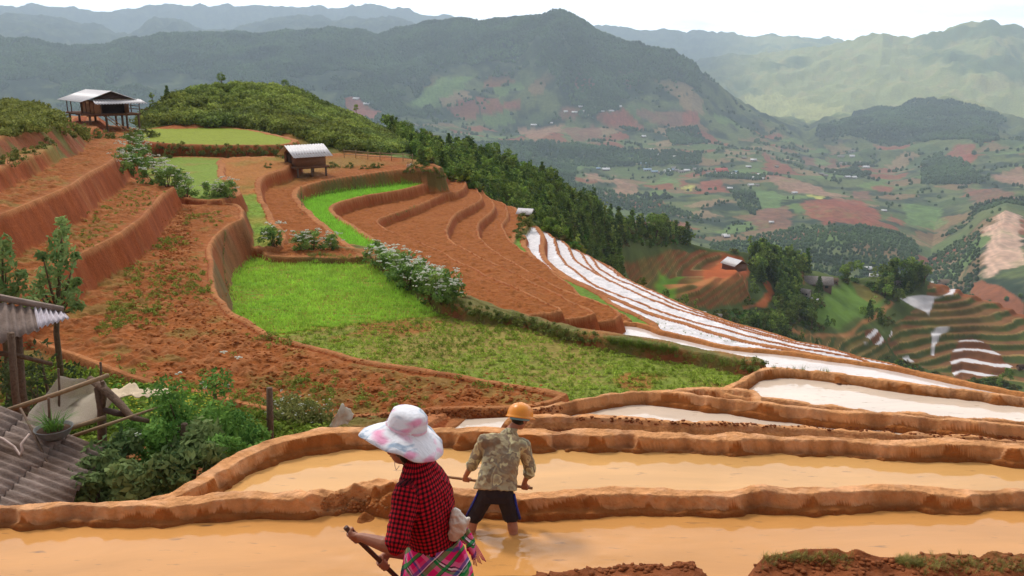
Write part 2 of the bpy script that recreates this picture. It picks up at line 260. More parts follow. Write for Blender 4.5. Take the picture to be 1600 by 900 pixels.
def far_height(az, r):
    """az (n,), r (n,) -> height"""
    Ds = np.array([np.interp(az, p[:, 0], p[:, 1]) for p in ROWP]); Zs = np.array([np.interp(az, p[:, 0], p[:, 2]) for p in ROWP])
    h = np.where(r < Ds[0], Zs[0], Zs[-1]); t_ = np.zeros_like(r)
    for k in range(len(Ds)-1):
        m = (r >= Ds[k]) & (r < Ds[k+1]); t = (r-Ds[k])/(Ds[k+1]-Ds[k]); h = np.where(m, Zs[k]+(Zs[k+1]-Zs[k])*t, h); t_ = np.where(m, t, t_)
    x, y = r*np.sin(az), r*np.cos(az)
    mid = np.sin(np.clip(t_, 0, 1)*math.pi)**.7
    rid = (1-np.abs(fbm(x, y, 520, 5, 5)))*.9-.45
    a = sstep(500, 1500, r)*(np.minimum(r*.012, 36)+34*sstep(2300, 3000, r)+35*sstep(3800, 5000, r))
    h = h+a*rid*(.3+.7*mid)+a*.25*fbm(x, y, 90, 4, 9)+sstep(100, 160, r)*1.6*fbm(x, y, 22, 4, 3)*(1-sstep(500, 900, r)*.3)
    g = sstep(78, 84, r)*(1-sstep(130, 150, r))*(1-sstep(-.1, -.02, az))
    h = h+g*.35*fbm(x, y, 5, 3, 12)
    return h
# ------------------------------------------------------------------ evaluate the ground on a polar grid round the camera
NA = 1020; AZ = np.linspace(R(-39), R(39), NA)
def lsp(a, b, n): return np.exp(np.linspace(math.log(a), math.log(b), n, endpoint=False))
RN = np.concatenate([lsp(2.6, 7.6, 130), lsp(7.6, 16.5, 720), lsp(16.5, 62, 760), lsp(62, 106, 150), [106.]]); RF = np.concatenate([lsp(106, 400, 900), lsp(400, 9300, 520), [9300.]])
gr, ga = np.meshgrid(RN, AZ, indexing='ij'); X = (gr*np.sin(ga)).ravel(); Y = (gr*np.cos(ga)).ravel(); n0 = X.size
def insidedist(px, py, poly):
    A = poly; B = np.roll(poly, -1, 0); d2 = np.full(px.shape, 1e9); ins = np.zeros(px.shape, bool)
    for (ax, ay), (bx, by) in zip(A, B):
        ex, ey = bx-ax, by-ay; L = ex*ex+ey*ey+1e-9
        t = np.clip(((px-ax)*ex+(py-ay)*ey)/L, 0, 1); d2 = np.minimum(d2, (px-ax-t*ex)**2+(py-ay-t*ey)**2)
        c = ((ay > py) != (by > py)); ins ^= c & (px < (bx-ax)*(py-ay)/((by-ay) if abs(by-ay) > 1e-9 else 1e-9)+ax)
    return np.where(ins, 1, -1)*np.sqrt(d2)
# coarse base under everything
bx, by, bz = [], [], []
for p in PL:
    q = p['poly'][::4]; bx += list(q[:, 0]); by += list(q[:, 1]); bz += list(p['pl'][0]+p['pl'][1]*q[:, 1]-4.5)
bx, by, bz = map(np.array, (bx, by, bz))
cgx, cgy = np.meshgrid(np.linspace(-75, 75, 76), np.linspace(-2, 108, 56), indexing='ij')
wsum = 0; zs = 0
for a, b, c in zip(bx, by, bz):
    ww = 1/((cgx-a)**2+(cgy-b)**2+4)**2; wsum = wsum+ww; zs = zs+ww*c
zb = zs/wsum
def bil(G, x, y, x0, x1, y0, y1):
    i = np.clip((x-x0)/(x1-x0)*(G.shape[0]-1), 0, G.shape[0]-1.001); j = np.clip((y-y0)/(y1-y0)*(G.shape[1]-1), 0, G.shape[1]-1.001)
    a, b = i.astype(int), j.astype(int); fi, fj = i-a, j-b
    return G[a, b]*(1-fi)*(1-fj)+G[a+1, b]*fi*(1-fj)+G[a, b+1]*(1-fi)*fj+G[a+1, b+1]*fi*fj
H = bil(zb, X, Y, -75, 75, -2, 108)-sstep(60, 90, np.hypot(X, Y))*45-sstep(33, 60, np.hypot(X, Y))*22*sstep(2, 14, X)
# random fields reused everywhere
nwob = fbm(X, Y, 1.9, 3, 21); nwob2 = fbm(X, Y, .35, 3, 22); nfine = fbm(X, Y, .12, 2, 23); nwob3 = fbm(X, Y, .75, 3, 29); nbig = fbm(X, Y, 6, 4, 24)
clod = np.abs(fbm(X, Y, .33, 3, 25)); clod2 = fbm(X, Y, .8, 3, 26)
WIN = np.full(n0, -1); DIN = np.full(n0, -9.); RAD = np.hypot(X, Y)
for i, p in enumerate(PL):
    q = p['poly']; lo, hi = q.min(0)-5, q.max(0)+5
    idx = np.nonzero((X > lo[0]) & (X < hi[0]) & (Y > lo[1]) & (Y < hi[1]))[0]
    if not len(idx): continue
    # skip what is far inside or outside with a cheap pass on a subsample is not needed: polygons are short
    d = insidedist(X[idx], Y[idx], q)
    d = d+p['wob']*nwob[idx]*np.clip(RAD[idx]/30, .5, 1.)
    zr = p['pl'][0]+p['pl'][1]*Y[idx]
    if p['cls'] in ('mud', 'pale'): d = d+.045*nwob3[idx]; zr = zr+.045*nwob3[idx]*sstep(16, 9, RAD[idx])+.018*np.minimum(nwob2[idx], .2)
    zr = zr+.03*nwob[idx]+.012*nwob2[idx]
    w_, f_ = p['w'], p['face']
    if p['cls'] == 'mud': w_ = w_*(1+.45*np.clip(nwob2[idx]+.4*nwob3[idx], -1, 1)); zr = zr+.02*(clod[idx]-.3)*sstep(.0, .1, d)
    t9 = np.clip((d-w_)/f_, 0, 1); zin = zr-p['fl']*(sstep(w_, w_+f_, d) if p['cls'] != 'mud' else .42*sstep(0, .3, t9)+.16*t9+.42*sstep(.6, .95, t9))
    out = zr-p['s']*np.maximum(-d, 0)
    tal = zr-2.4-.5*np.maximum(-d, 0); out = np.maximum(out, np.where(-d < 4.8, tal, -99))
    # slightly rounded edge
    out = out-.03*np.exp(-(d/.08)**2)
    h = np.where(d > 0, zin, out)
    if p['cls'] == 'plough': h = h+np.where(d > w_, sstep(w_, w_+.6, d)*(.13*clod[idx]+.05*clod2[idx]), 0)
    if p['cls'] in ('soil', 'weedsoil', 'yard'): h = h+np.where(d > w_, .10*clod[idx]+.04*clod2[idx], 0)
    if p['cls'] in ('H', 'weedgreen', 'ygreen', 'green', 'green2'): h = h+np.where(d > w_, .03*clod[idx], 0)
    if p['cls'] in ('bank', 'red'): h = h+.12*nwob[idx]+.25*sstep(.2, 2.5, d)
    if p['cls'] == 'darkmud': h = h+.05*clod[idx]+.05*nwob2[idx]
    m = h > H[idx]; k = idx[m]; H[k] = h[m]; WIN[k] = i; DIN[k] = d[m]
HF0 = far_height(np.arctan2(X, Y), RAD); fm = (HF0 > H) & (RAD > 56); H[fm] = HF0[fm]; WIN[fm] = -2
# churned clods on the near bund and rough dark back banks
gx, gy = atz(560, 778, .2)[:2]
mm = np.exp(-(((X-gx)/.55)**2+((Y-gy)/.25)**2)); H += mm*(.05+.30*clod+.05*clod2)*(WIN >= 0)
# ------------------------------------------------------------------ colours (soil and plants)
C_ = np.tile(SOILR, (n0, 1))
def mixc(mask, col): 
    global C_
    mask = np.clip(mask, 0, 1)[:, None]; C_ = C_*(1-mask)+np.asarray(col)*mask
cid = {c: np.array([p['cls'] == c for p in PL]+[False, False]) for c in set(p['cls'] for p in PL)}
def iscls(c): return cid[c][WIN] if c in cid else np.zeros(n0, bool)
wv = np.array([p['w'] for p in PL]+[0, 0])[WIN]; fv = np.array([p['face'] for p in PL]+[0, 0])[WIN]
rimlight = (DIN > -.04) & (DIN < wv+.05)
riser = DIN <= -.04
flat = DIN >= wv+fv*.9
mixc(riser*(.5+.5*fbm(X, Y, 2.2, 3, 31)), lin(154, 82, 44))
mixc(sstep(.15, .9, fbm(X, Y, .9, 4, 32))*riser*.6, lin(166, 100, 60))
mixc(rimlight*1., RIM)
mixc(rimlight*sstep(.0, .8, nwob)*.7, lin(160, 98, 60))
for c, col, v2, a2 in (('soil', SOIL, lin(172, 108, 64), .4), ('plough', SOIL, lin(146, 80, 40), .6), ('weedsoil', lin(176, 118, 66), lin(130, 128, 60), .7), ('yard', lin(150, 92, 54), lin(104, 104, 52), .9),
                       ('mud', MUD, lin(190, 136, 88), .5), ('pale', MUD, lin(170, 106, 66), .5), ('darkmud', DARK, lin(156, 96, 58), .6)):
    m = iscls(c)
    if c in ('mud', 'pale', 'darkmud'): mixc(m*1., col); mixc(m*sstep(-.3, .8, nwob+.4*nwob2)*a2, v2)
    else: mixc((m & flat)*1., col); mixc((m & flat)*sstep(-.1, .9, nwob*.6+nbig*.6)*a2, v2)
mixc((iscls('plough') & flat)*sstep(.25, .55, clod)*.5, lin(172, 114, 72))
mixc((iscls('soil') & flat)*sstep(.2, .5, clod)*.5, lin(168, 104, 56)); mixc((iscls('soil') & flat)*sstep(.2, .7, nwob2)*.5, lin(138, 76, 38))
mixc((iscls('plough') & flat)*sstep(.25, .8, fbm(X, Y, .8, 3, 41)+.5*nbig)*.5, lin(128, 118, 60))
# paddy faces: the side of each bund is darker than its top
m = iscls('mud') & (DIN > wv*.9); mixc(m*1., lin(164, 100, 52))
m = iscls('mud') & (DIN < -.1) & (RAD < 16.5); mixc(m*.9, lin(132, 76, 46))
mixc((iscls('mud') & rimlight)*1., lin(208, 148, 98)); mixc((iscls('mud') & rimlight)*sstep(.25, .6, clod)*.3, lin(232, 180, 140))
for c, col in (('green', lin(104, 152, 40)), ('green2', lin(112, 140, 56)), ('ygreen', lin(142, 152, 56))):
    m = iscls(c) & flat; mixc(m*1., col); mixc(m*sstep(.2, 1, nwob)*.4, col*.8)
m = iscls('weedgreen') & flat; mixc(m*1., lin(128, 148, 62)); mixc(m*sstep(0, .8, nwob)*.5, lin(160, 120, 70))
m = iscls('weedgreen') & (DIN < 0); mixc(m*1., lin(150, 84, 50))
m = iscls('white') & flat; mixc(m*1., WHITE)
bn = sstep(-.5, .5, fbm(X, Y, 1.0, 4, 33)); m = iscls('bank'); mixc(m*(.25+.75*bn), lin(112, 106, 60)); mixc((m & riser)*(1-bn)*.9, lin(140, 84, 56))
# the big green field: bright seedlings above, weeds below, divided by a traced line
hi_ = [i for i, p in enumerate(PL) if p['name'] == 'H'][0]; mH = WIN == hi_
sp = np.array([onplane(u, v, (-4.2, 0))[:2] for u, v in [(330, 540), (440, 522), (520, 512), (600, 502), (690, 493), (720, 480), (760, 440), (300, 330), (250, 440)]])
dS = insidedist(X, Y, sp)+.25*nwob+.1*nwob2
row = np.sin((Y*1.0+.05*X+.12*nwob)*2*math.pi/.45)
mixc(mH*1., lin(150, 134, 72)); mixc(mH*sstep(-.35, .35, nbig*.8+nwob*.5+.35*fbm(X, Y, .4, 3, 35))*.85, lin(124, 140, 58)); mixc(mH*sstep(.15, .7, fbm(X, Y, 3, 4, 36))*.8, lin(142, 165, 62))
mixc(mH*sstep(.5, .9, fbm(X, Y, 2, 3, 37))*.8, lin(160, 98, 56))
mixc(mH*sstep(-.1, .15, dS), lin(168, 116, 58)); mixc(mH*sstep(-.05, .25, dS)*np.clip(.75+.3*row+.35*nwob2+.3*nwob, .35, 1), lin(104, 148, 44))
SEED = mH & (dS > .1)
# grassy risers: below the hut terrace and the curved wall of the ploughed field
Cu, Cv = proj(np.stack([X, Y, H], 1))
def wpoly(pts, z): return np.array([atz(u, v, z)[:2] for u, v in pts])
def zone(pts, z, soft=.5): return sstep(-soft, soft, insidedist(X, Y, wpoly(pts, z))+.3*nwob)
ni_ = [i for i, p in enumerate(PL) if p['name'] == 'N'][0]; mixc((WIN == ni_)*(DIN < -.25)*np.clip(.9+.4*nwob, 0, 1), lin(96, 98, 50))
mi = [i for i, p in enumerate(PL) if p['name'] == 'M'][0]; m = (WIN == mi) & (DIN < .05); mixc(m*np.clip(.75+.5*nwob, 0, 1), lin(112, 100, 56))
gi = [i for i, p in enumerate(PL) if p['name'] == 'G'][0]; m = (WIN == gi) & (DIN < .02)
zc = zone([(335, 350), (395, 345), (400, 500), (330, 500)], -3.2, .8); mixc(m*zc*np.clip(.5+.9*nwob, 0, 1), lin(120, 110, 72)); mixc(m*zc*.4, lin(140, 96, 66))
m = (WIN == mi) & flat; mixc(m*zone([(440, 290), (520, 268), (600, 262), (560, 250), (440, 262)], -3.2, 2)*.6, lin(140, 124, 68))
mixc((WIN == mi)*flat*zone([(640, 262), (700, 262), (690, 250), (630, 250)], -3.1, 1)*.7, lin(140, 124, 68))
m = WIN == [i for i, p in enumerate(PL) if p['name'] == 'Q'][0]; mixc((m & flat)*zone([(360, 315), (410, 312), (450, 390), (380, 395)], -3.2, .6)*np.clip(.9+.3*nwob, 0, 1), lin(128, 156, 64))
m = WIN == [i for i, p in enumerate(PL) if p['name'] == 'T0'][0]; mixc(m*sstep(1.8, .4, np.abs(DIN))*np.clip(.3+.7*nwob, 0, .8), lin(122, 130, 66))
m = WIN == [i for i, p in enumerate(PL) if p['name'] == 'K5'][0]; mixc(m*(DIN < .1)*.8, lin(110, 116, 60))
b2 = [i for i, p in enumerate(PL) if p['name'] == 'bank2'][0]; mixc((WIN == b2)*sstep(-.1, .5, nwob+.3*nwob2)*.55, lin(124, 110, 58))
mixc((WIN == -1)*1., lin(130, 100, 60))
mf = WIN == -2; mixc(mf*1., lin(92, 104, 52)); mixc(mf*sstep(-.3, .6, fbm(X, Y, 4, 4, 38)), lin(122, 132, 62))
mixc(mf*(RAD < 100)*zone([(530, 236), (655, 244), (700, 275), (520, 262)], -2.8, 1.5)*.8, lin(176, 98, 58))
mixc(mf*sstep(3.5, 1, np.abs(H+1.4))*(RAD < 103)*zone([(200, 196), (460, 205), (470, 222), (200, 205)], -1.3, 3)*.9, lin(176, 98, 58))
WATER_Z = {'A': 0, 'B': -.43, 'C': -1.1, 'D': -1.63}
for nm_, wz_ in WATER_Z.items():
    k_ = [i for i, p in enumerate(PL) if p['name'] == nm_][0]; mixc((WIN == k_)*(DIN > .05)*sstep(.10, .03, H-wz_-.03*nwob3)*.75, lin(138, 84, 44))
mixc(iscls('mud')*sstep(.35, .7, -nwob2+.3*nwob3)*.35, lin(150, 92, 54))
C_ *= (1+.16*nwob2*(RAD < 60))[:, None]; C_ *= (1+.12*nfine[:, None])
C_ = np.clip(C_, 0, 1)
def quads(nr, nc):
    i = np.arange((nr-1)*nc).reshape(nr-1, nc)[:, :-1].ravel(); return np.stack([i, i+nc, i+nc+1, i+1], 1)[:, ::-1]
HN = H.reshape(len(RN), NA)
M_GROUND = mat('soil_ground', (0, 0, 0), rough=.95, spec=.12, var=.16, scale=9, bump=.6, bscale=14, vcol=True, detail=8)
M_GROUND.node_tree.nodes['Bump'].inputs['Strength'].default_value = .9
g = npmesh('ground', np.stack([X, Y, H], 1), quads(len(RN), NA), M_GROUND, colors=C_); tag(g, kind='structure')

# ---- mid and far hills
fr, fa = np.meshgrid(RF, AZ, indexing='ij'); XF = (fr*np.sin(fa)).ravel(); YF = (fr*np.cos(fa)).ravel(); RR = fr.ravel()
HFv = far_height(fa.ravel(), RR)
HFv[:NA] = HN[-1]
HFG = HFv.reshape(len(RF), NA)
def height(x, y):
    r = math.hypot(x, y); a = math.atan2(x, y)
    j = min(max((a-AZ[0])/(AZ[-1]-AZ[0])*(NA-1), 0), NA-1.001); jj = int(j); fj = j-jj
    Rr, G = (RN, HN) if r < 106 else (RF, HFG)
    i = min(max(float(np.interp(r, Rr, np.arange(len(Rr)))), 0), len(Rr)-1.001); ii = int(i); fi = i-ii
    return float((G[ii, jj]*(1-fj)+G[ii, jj+1]*fj)*(1-fi)+(G[ii+1, jj]*(1-fj)+G[ii+1, jj+1]*fj)*fi)
RALL = np.concatenate([RN, RF[1:]]); HALL = np.concatenate([HN, HFG[1:]])
def heights(x, y):
    x, y = np.asarray(x, float), np.asarray(y, float); r = np.hypot(x, y); a = np.arctan2(x, y)
    j = np.clip((a-AZ[0])/(AZ[-1]-AZ[0])*(NA-1), 0, NA-1.001); jj = j.astype(int); fj = j-jj
    i = np.clip(np.interp(r, RALL, np.arange(len(RALL))), 0, len(RALL)-1.001); ii = i.astype(int); fi = i-ii; G = HALL
    return (G[ii, jj]*(1-fj)+G[ii, jj+1]*fj)*(1-fi)+(G[ii+1, jj]*(1-fj)+G[ii+1, jj+1]*fj)*fi
def hit(u, v, rmin=3):                   # first ground point seen along the pixel ray
    d = ray(u, v); hh = math.hypot(d[0], d[1]); a = math.atan2(d[0], d[1])
    j = (a-AZ[0])/(AZ[-1]-AZ[0])*(NA-1); jj = int(min(max(j, 0), NA-2)); fj = j-jj
    col = HALL[:, jj]*(1-fj)+HALL[:, jj+1]*fj; z = CAMZ+d[2]/hh*RALL
    k = np.nonzero((col >= z) & (RALL > rmin))[0]
    if not len(k): return None
    k = max(k[0], 1); e0, e1 = z[k-1]-col[k-1], z[k]-col[k]; t = e0/(e0-e1) if e0 != e1 else 0
    r = RALL[k-1]+(RALL[k]-RALL[k-1])*min(max(t, 0), 1)
    return np.array([r*math.sin(a), r*math.cos(a), CAMZ+d[2]/hh*r])
# terraces cut in the mid-distance slope
ZN = []
def wpix(pts):
    out = []
    for u, v in pts:
        q = hit(u, v, 70)
        if q is not None: out.append(q[:2])
    return np.array(out)
TERR = [([(960, 386), (1050, 381), (1090, 386), (1160, 402), (1172, 440), (1178, 478), (1110, 492), (1035, 476), (985, 440)], 1.7),
        ([(1395, 500), (1440, 470), (1500, 446), (1560, 462), (1640, 500), (1640, 618), (1560, 596), (1480, 590), (1400, 560), (1380, 530)], 2.0),
        ([(1230, 500), (1290, 520), (1370, 510), (1400, 560), (1330, 570), (1250, 540)], 2.2)]
NMID = int(np.searchsorted(RF, 640)); XM, YM = XF[:NMID*NA], YF[:NMID*NA]
PHASE = np.full(NMID*NA, -1.); TID = np.full(NMID*NA, -1)
for ti, (pts, st) in enumerate(TERR):
    q = wpix(pts); lo, hi = q.min(0)-2, q.max(0)+2
    idx = np.nonzero((XM > lo[0]) & (XM < hi[0]) & (YM > lo[1]) & (YM < hi[1]))[0]
    d = insidedist(XM[idx], YM[idx], q); w_ = sstep(0, 6, d)
    hv = HFv[idx]
    if ti == 0:                          # these terraces face the camera: fit the slope by forward distance
        g_ = d > 0; A_ = np.column_stack([YM[idx][g_], np.ones(g_.sum())]); cf = np.linalg.lstsq(A_, hv[g_], rcond=None)[0]; hv = hv*(1-w_)+(YM[idx]*cf[0]+cf[1])*w_
    wa = .05 if ti == 0 else .5; t = hv/st+wa*fbm(XM[idx], YM[idx], 30, 2, 50); k = np.floor(t); f = t-k
    h2 = (k+sstep(.5, 1, f)-wa*fbm(XM[idx], YM[idx], 30, 2, 50))*st
    HFv[idx] = hv*(1-w_)+h2*w_; ins = idx[d > 1]; PHASE[ins] = f[d > 1]; TID[ins] = ti
HFG = HFv.reshape(len(RF), NA); HALL = np.concatenate([HN, HFG[1:]])
nb1 = fbm(XF, YF, 60, 4, 60); nb2 = fbm(XF, YF, 12, 3, 61); nb3 = fbm(XF, YF, 400, 4, 62)
C_ = np.tile(lin(74, 86, 50), (len(XF), 1))
mixc(sstep(-.3, .5, nb1+.4*nb2), lin(96, 108, 62))
far = sstep(500, 800, RR)
AZF = fa.ravel(); UF = 800+FPX*np.tan(AZF)
# forest on the high ground, lighter scrub and grass in the valley; far right range: grass with sunlight painted in
nb4 = fbm(XF, YF, 28, 4, 63); mixc(far*1., lin(50, 64, 46)); mixc(far*sstep(-.2, .6, nb1+.5*nb4)*.6, lin(88, 100, 62)); mixc(far*sstep(.1, .7, nb4)*.4, lin(112, 116, 80))
low = far*sstep(40, -90, HFv+60*nb3)*sstep(560, 800, UF); mixc(low*sstep(-.5, .3, nb1+.3*nb2)*.75, lin(112, 120, 72))
rng = sstep(3300, 3900, RR)*sstep(1080, 1200, UF); mixc(rng*(1-.3*sstep(0, .6, nb3)), lin(158, 162, 100)); mixc(rng*sstep(.1, .7, nb1)*.5, lin(184, 168, 112))
mixc(rng*sstep(.0, .5, nb3-.4*nb1)*.75, lin(92, 112, 66))
# small fields scattered over the lower slopes: a world-space mosaic of plots
ang = .5; gx_ = (XF*math.cos(ang)+YF*math.sin(ang)+25*nb1)/95; gy_ = (-XF*math.sin(ang)+YF*math.cos(ang)+25*nb1)/60
hc = _h(np.floor(gx_), np.floor(gy_), 5); hc2 = _h(np.floor(gx_), np.floor(gy_), 9)
pal = [lin(150, 84, 62), lin(140, 110, 80), lin(110, 132, 72), lin(98, 114, 66), lin(156, 128, 96), lin(84, 100, 60)]
edge = np.minimum(np.minimum(gx_-np.floor(gx_), 1-(gx_-np.floor(gx_))), np.minimum(gy_-np.floor(gy_), 1-(gy_-np.floor(gy_))))
fieldz = sstep(560, 760, UF)*sstep(800, 1000, RR)*(1-sstep(2700, 3000, RR))*sstep(20, -60, HFv)*(hc2 > .45)*sstep(-.6, 0, nb3+.5)*sstep(.02, .06, edge)
for k, c in enumerate(pal):
    mixc(fieldz*((hc*6).astype(int) == k)*.8, c)
RED = lin(150, 84, 64); RED2 = lin(132, 94, 76); PALE = lin(160, 122, 98); GRN = lin(106, 130, 74); YEL = lin(190, 186, 96); QUA = lin(214, 176, 152)
PATCH = [(RED, [(776, 167), (793, 158), (818, 160), (812, 168), (787, 173)]), (RED, [(925, 184), (942, 175), (976, 170), (981, 177), (1006, 198), (1004, 204), (953, 198)]),
 (RED2, [(992, 169), (1088, 176), (1094, 196), (1052, 198), (995, 182)]), (RED, [(1066, 177), (1091, 177), (1092, 196), (1066, 197)]), (RED2, [(880, 201), (933, 193), (942, 204), (933, 218), (897, 221)]),
 (PALE, [(810, 198), (880, 196), (869, 207), (835, 224), (807, 204)]), (RED2, [(874, 167), (914, 166), (897, 187), (874, 187)]), (PALE, [(914, 271), (936, 271), (939, 283), (916, 283)]),
 (PALE, [(959, 274), (998, 291), (981, 308), (961, 302)]), (RED, [(1091, 285), (1130, 280), (1130, 297), (1094, 297)]), (YEL, [(1063, 294), (1082, 288), (1082, 300)]),
 (RED, [(536, 154), (560, 152), (572, 164), (600, 175), (585, 190), (562, 186), (540, 170)]), (RED, [(1177, 204), (1222, 211), (1218, 218), (1198, 216)]), (RED, [(1189, 233), (1201, 242), (1239, 266), (1198, 266)]),
 (PALE, [(1194, 273), (1270, 287), (1339, 309), (1291, 307), (1215, 293)]), (RED, [(1246, 317), (1291, 311), (1346, 312), (1377, 335), (1373, 348), (1287, 352), (1263, 338)]),
 (RED2, [(1163, 345), (1198, 328), (1239, 345), (1236, 356), (1188, 362)]), (RED, [(1392, 336), (1414, 350), (1408, 353), (1388, 345)]), (RED2, [(1253, 245), (1308, 245), (1308, 262), (1256, 262)]),
 (GRN, [(1270, 247), (1295, 247), (1300, 257), (1275, 258)]), (RED, [(1337, 266), (1401, 261), (1394, 269), (1346, 270)]), (RED, [(1363, 292), (1394, 292), (1394, 300), (1370, 300)]),
 (RED2, [(1332, 299), (1359, 299), (1363, 314), (1335, 311)]), (RED, [(1366, 226), (1428, 225), (1411, 233), (1373, 233)]), (RED, [(1476, 246), (1497, 225), (1524, 225), (1517, 252), (1493, 250)]),
 (PALE, [(1548, 273), (1597, 259), (1610, 290), (1559, 283)]), (RED2, [(1511, 295), (1566, 295), (1600, 314), (1531, 321), (1511, 307)]), (YEL, [(1263, 305), (1291, 307), (1287, 312)]),
 (GRN, [(1174, 293), (1218, 300), (1225, 325), (1190, 328)]), (GRN, [(1411, 317), (1473, 324), (1476, 350), (1421, 350)]), (GRN, [(1040, 272), (1066, 284), (1058, 292), (1025, 282)]),
 (QUA, [(1579, 331), (1559, 336), (1555, 348), (1538, 354), (1542, 372), (1531, 421), (1545, 434), (1600, 414), (1600, 370), (1588, 352), (1605, 338)]),
 (lin(184, 182, 112), [(1165, 150), (1215, 142), (1290, 165), (1330, 172), (1260, 192), (1240, 180), (1190, 176)]),  # patch of sunlight in the valley, painted as paler yellow-green ground
 (RED2, [(1180, 330), (1230, 320), (1244, 340), (1190, 345)]), (GRN, [(690, 120), (740, 118), (720, 145), (640, 165), (660, 140)])]
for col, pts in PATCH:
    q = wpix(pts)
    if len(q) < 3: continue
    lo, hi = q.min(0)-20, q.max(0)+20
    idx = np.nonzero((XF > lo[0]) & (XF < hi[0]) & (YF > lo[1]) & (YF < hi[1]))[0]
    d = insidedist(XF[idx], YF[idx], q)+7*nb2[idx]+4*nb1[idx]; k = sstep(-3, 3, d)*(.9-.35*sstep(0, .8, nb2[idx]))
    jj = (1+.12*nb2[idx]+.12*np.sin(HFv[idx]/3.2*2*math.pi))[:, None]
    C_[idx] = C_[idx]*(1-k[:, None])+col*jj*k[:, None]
# the mid-distance terraces: treads and grassy steps
def midmask(pts, col, amt=1., sf=.8):
    q = wpix(pts)
    if len(q) < 3: return
    lo, hi = q.min(0)-4, q.max(0)+4
    idx = np.nonzero((XF > lo[0]) & (XF < hi[0]) & (YF > lo[1]) & (YF < hi[1]))[0]
    k = sstep(-sf, sf, insidedist(XF[idx], YF[idx], q)+.8*nb2[idx])*amt; C_[idx] = C_[idx]*(1-k[:, None])+col*k[:, None]
    return idx, k
n_ = NMID*NA
for ti, tread, rise in ((0, lin(150, 90, 56), lin(104, 100, 54)), (1, lin(134, 92, 62), lin(84, 100, 54)), (2, lin(120, 104, 62), lin(84, 98, 54))):
    m = np.zeros(len(XF)); m[:n_] = (TID == ti); ph = np.zeros(len(XF)); ph[:n_] = PHASE
    mixc(m*.95, tread); mixc(m*sstep(.1, .9, nb2+nb1)*.5, lin(108, 116, 60)); mixc(m*sstep(.5, .62, ph)*.9, rise); mixc(m*(ph > .9)*.8, lin(176, 140, 92))
midmask([(930, 426), (1030, 425), (1090, 432), (1060, 437), (935, 434)], lin(122, 160, 60))
midmask([(1096, 424), (1130, 400), (1160, 402), (1170, 424), (1150, 436), (1120, 440), (1100, 438)], lin(180, 96, 56))
midmask([(1160, 478), (1190, 470), (1200, 456), (1192, 442), (1200, 440), (1210, 458), (1196, 476), (1162, 484)], lin(180, 100, 60), .9, .5)
midmask([(1040, 446), (1100, 438), (1150, 436), (1148, 441), (1100, 447), (1045, 452)], lin(186, 122, 76), .9)
midmask([(1268, 500), (1300, 455), (1325, 438), (1345, 445), (1382, 468), (1365, 486), (1330, 500), (1312, 514), (1285, 508)], lin(104, 132, 62))
midmask([(1330, 440), (1350, 446), (1382, 466), (1362, 474), (1340, 460)], lin(140, 116, 70), .7)
midmask([(1225, 512), (1300, 521), (1330, 517), (1350, 500), (1392, 470), (1398, 474), (1360, 502), (1335, 523), (1300, 526), (1225, 516)], lin(184, 128, 84), .95, .6)
midmask([(1215, 425), (1255, 425), (1258, 445), (1246, 445)], lin(176, 110, 66), .6)
midmask([(1460, 446), (1520, 442), (1600, 476), (1640, 500), (1600, 500), (1540, 470), (1460, 460)], lin(150, 90, 60), .9)
midmask([(1400, 500), (1440, 480), (1500, 470), (1540, 480), (1570, 510), (1520, 525), (1450, 500)], lin(128, 98, 62), .5)
for pts in ([(1408, 467), (1430, 461), (1470, 461), (1484, 456), (1512, 460), (1490, 465), (1462, 470), (1450, 490), (1440, 484), (1428, 480)], [(1455, 440), (1464, 436), (1468, 444), (1456, 447)],
            [(1455, 520), (1470, 512), (1488, 510), (1470, 520), (1462, 540), (1460, 556), (1454, 555), (1455, 538)], [(1348, 533), (1362, 533), (1364, 541), (1350, 540)], [(1408, 556), (1420, 556), (1428, 565), (1412, 565)]):
    midmask(pts, WHITE, .95, .25)
phF = np.ones(len(XF)); phF[:n_] = PHASE
for pts in ([(1350, 511), (1396, 513), (1390, 532), (1374, 540), (1352, 526)], [(1484, 556), (1500, 532), (1520, 526), (1545, 538), (1582, 572), (1574, 583), (1530, 592), (1490, 588)]):
    q = wpix(pts); dm = insidedist(XF, YF, q) > 0; mixc(dm*(phF < .45)*(phF >= 0)*.95, WHITE); mixc(dm*(phF >= .45)*.8, lin(140, 84, 60))
C_ *= (1+.12*nb2[:, None]*sstep(2000, 300, RR)[:, None]); C_ = np.clip(C_, 0, 1)
M_HILL = mat('hillside', (0, 0, 0), rough=1, spec=.05, var=.3, scale=.12, bump=.5, bscale=.3, vcol=True, detail=10)
CFAR = C_
ks = int(np.searchsorted(RF, 620))
s_ = slice(0, (ks+1)*NA)
h1 = npmesh('slope', np.stack([XF[s_], YF[s_], HFv[s_]], 1), quads(ks+1, NA), M_HILL, colors=CFAR[s_]); tag(h1, kind='structure')
s_ = slice(ks*NA, None)
h2 = npmesh('mountains', np.stack([XF[s_], YF[s_], HFv[s_]], 1), quads(len(RF)-ks, NA), M_HILL, colors=CFAR[s_]); tag(h2, kind='structure')
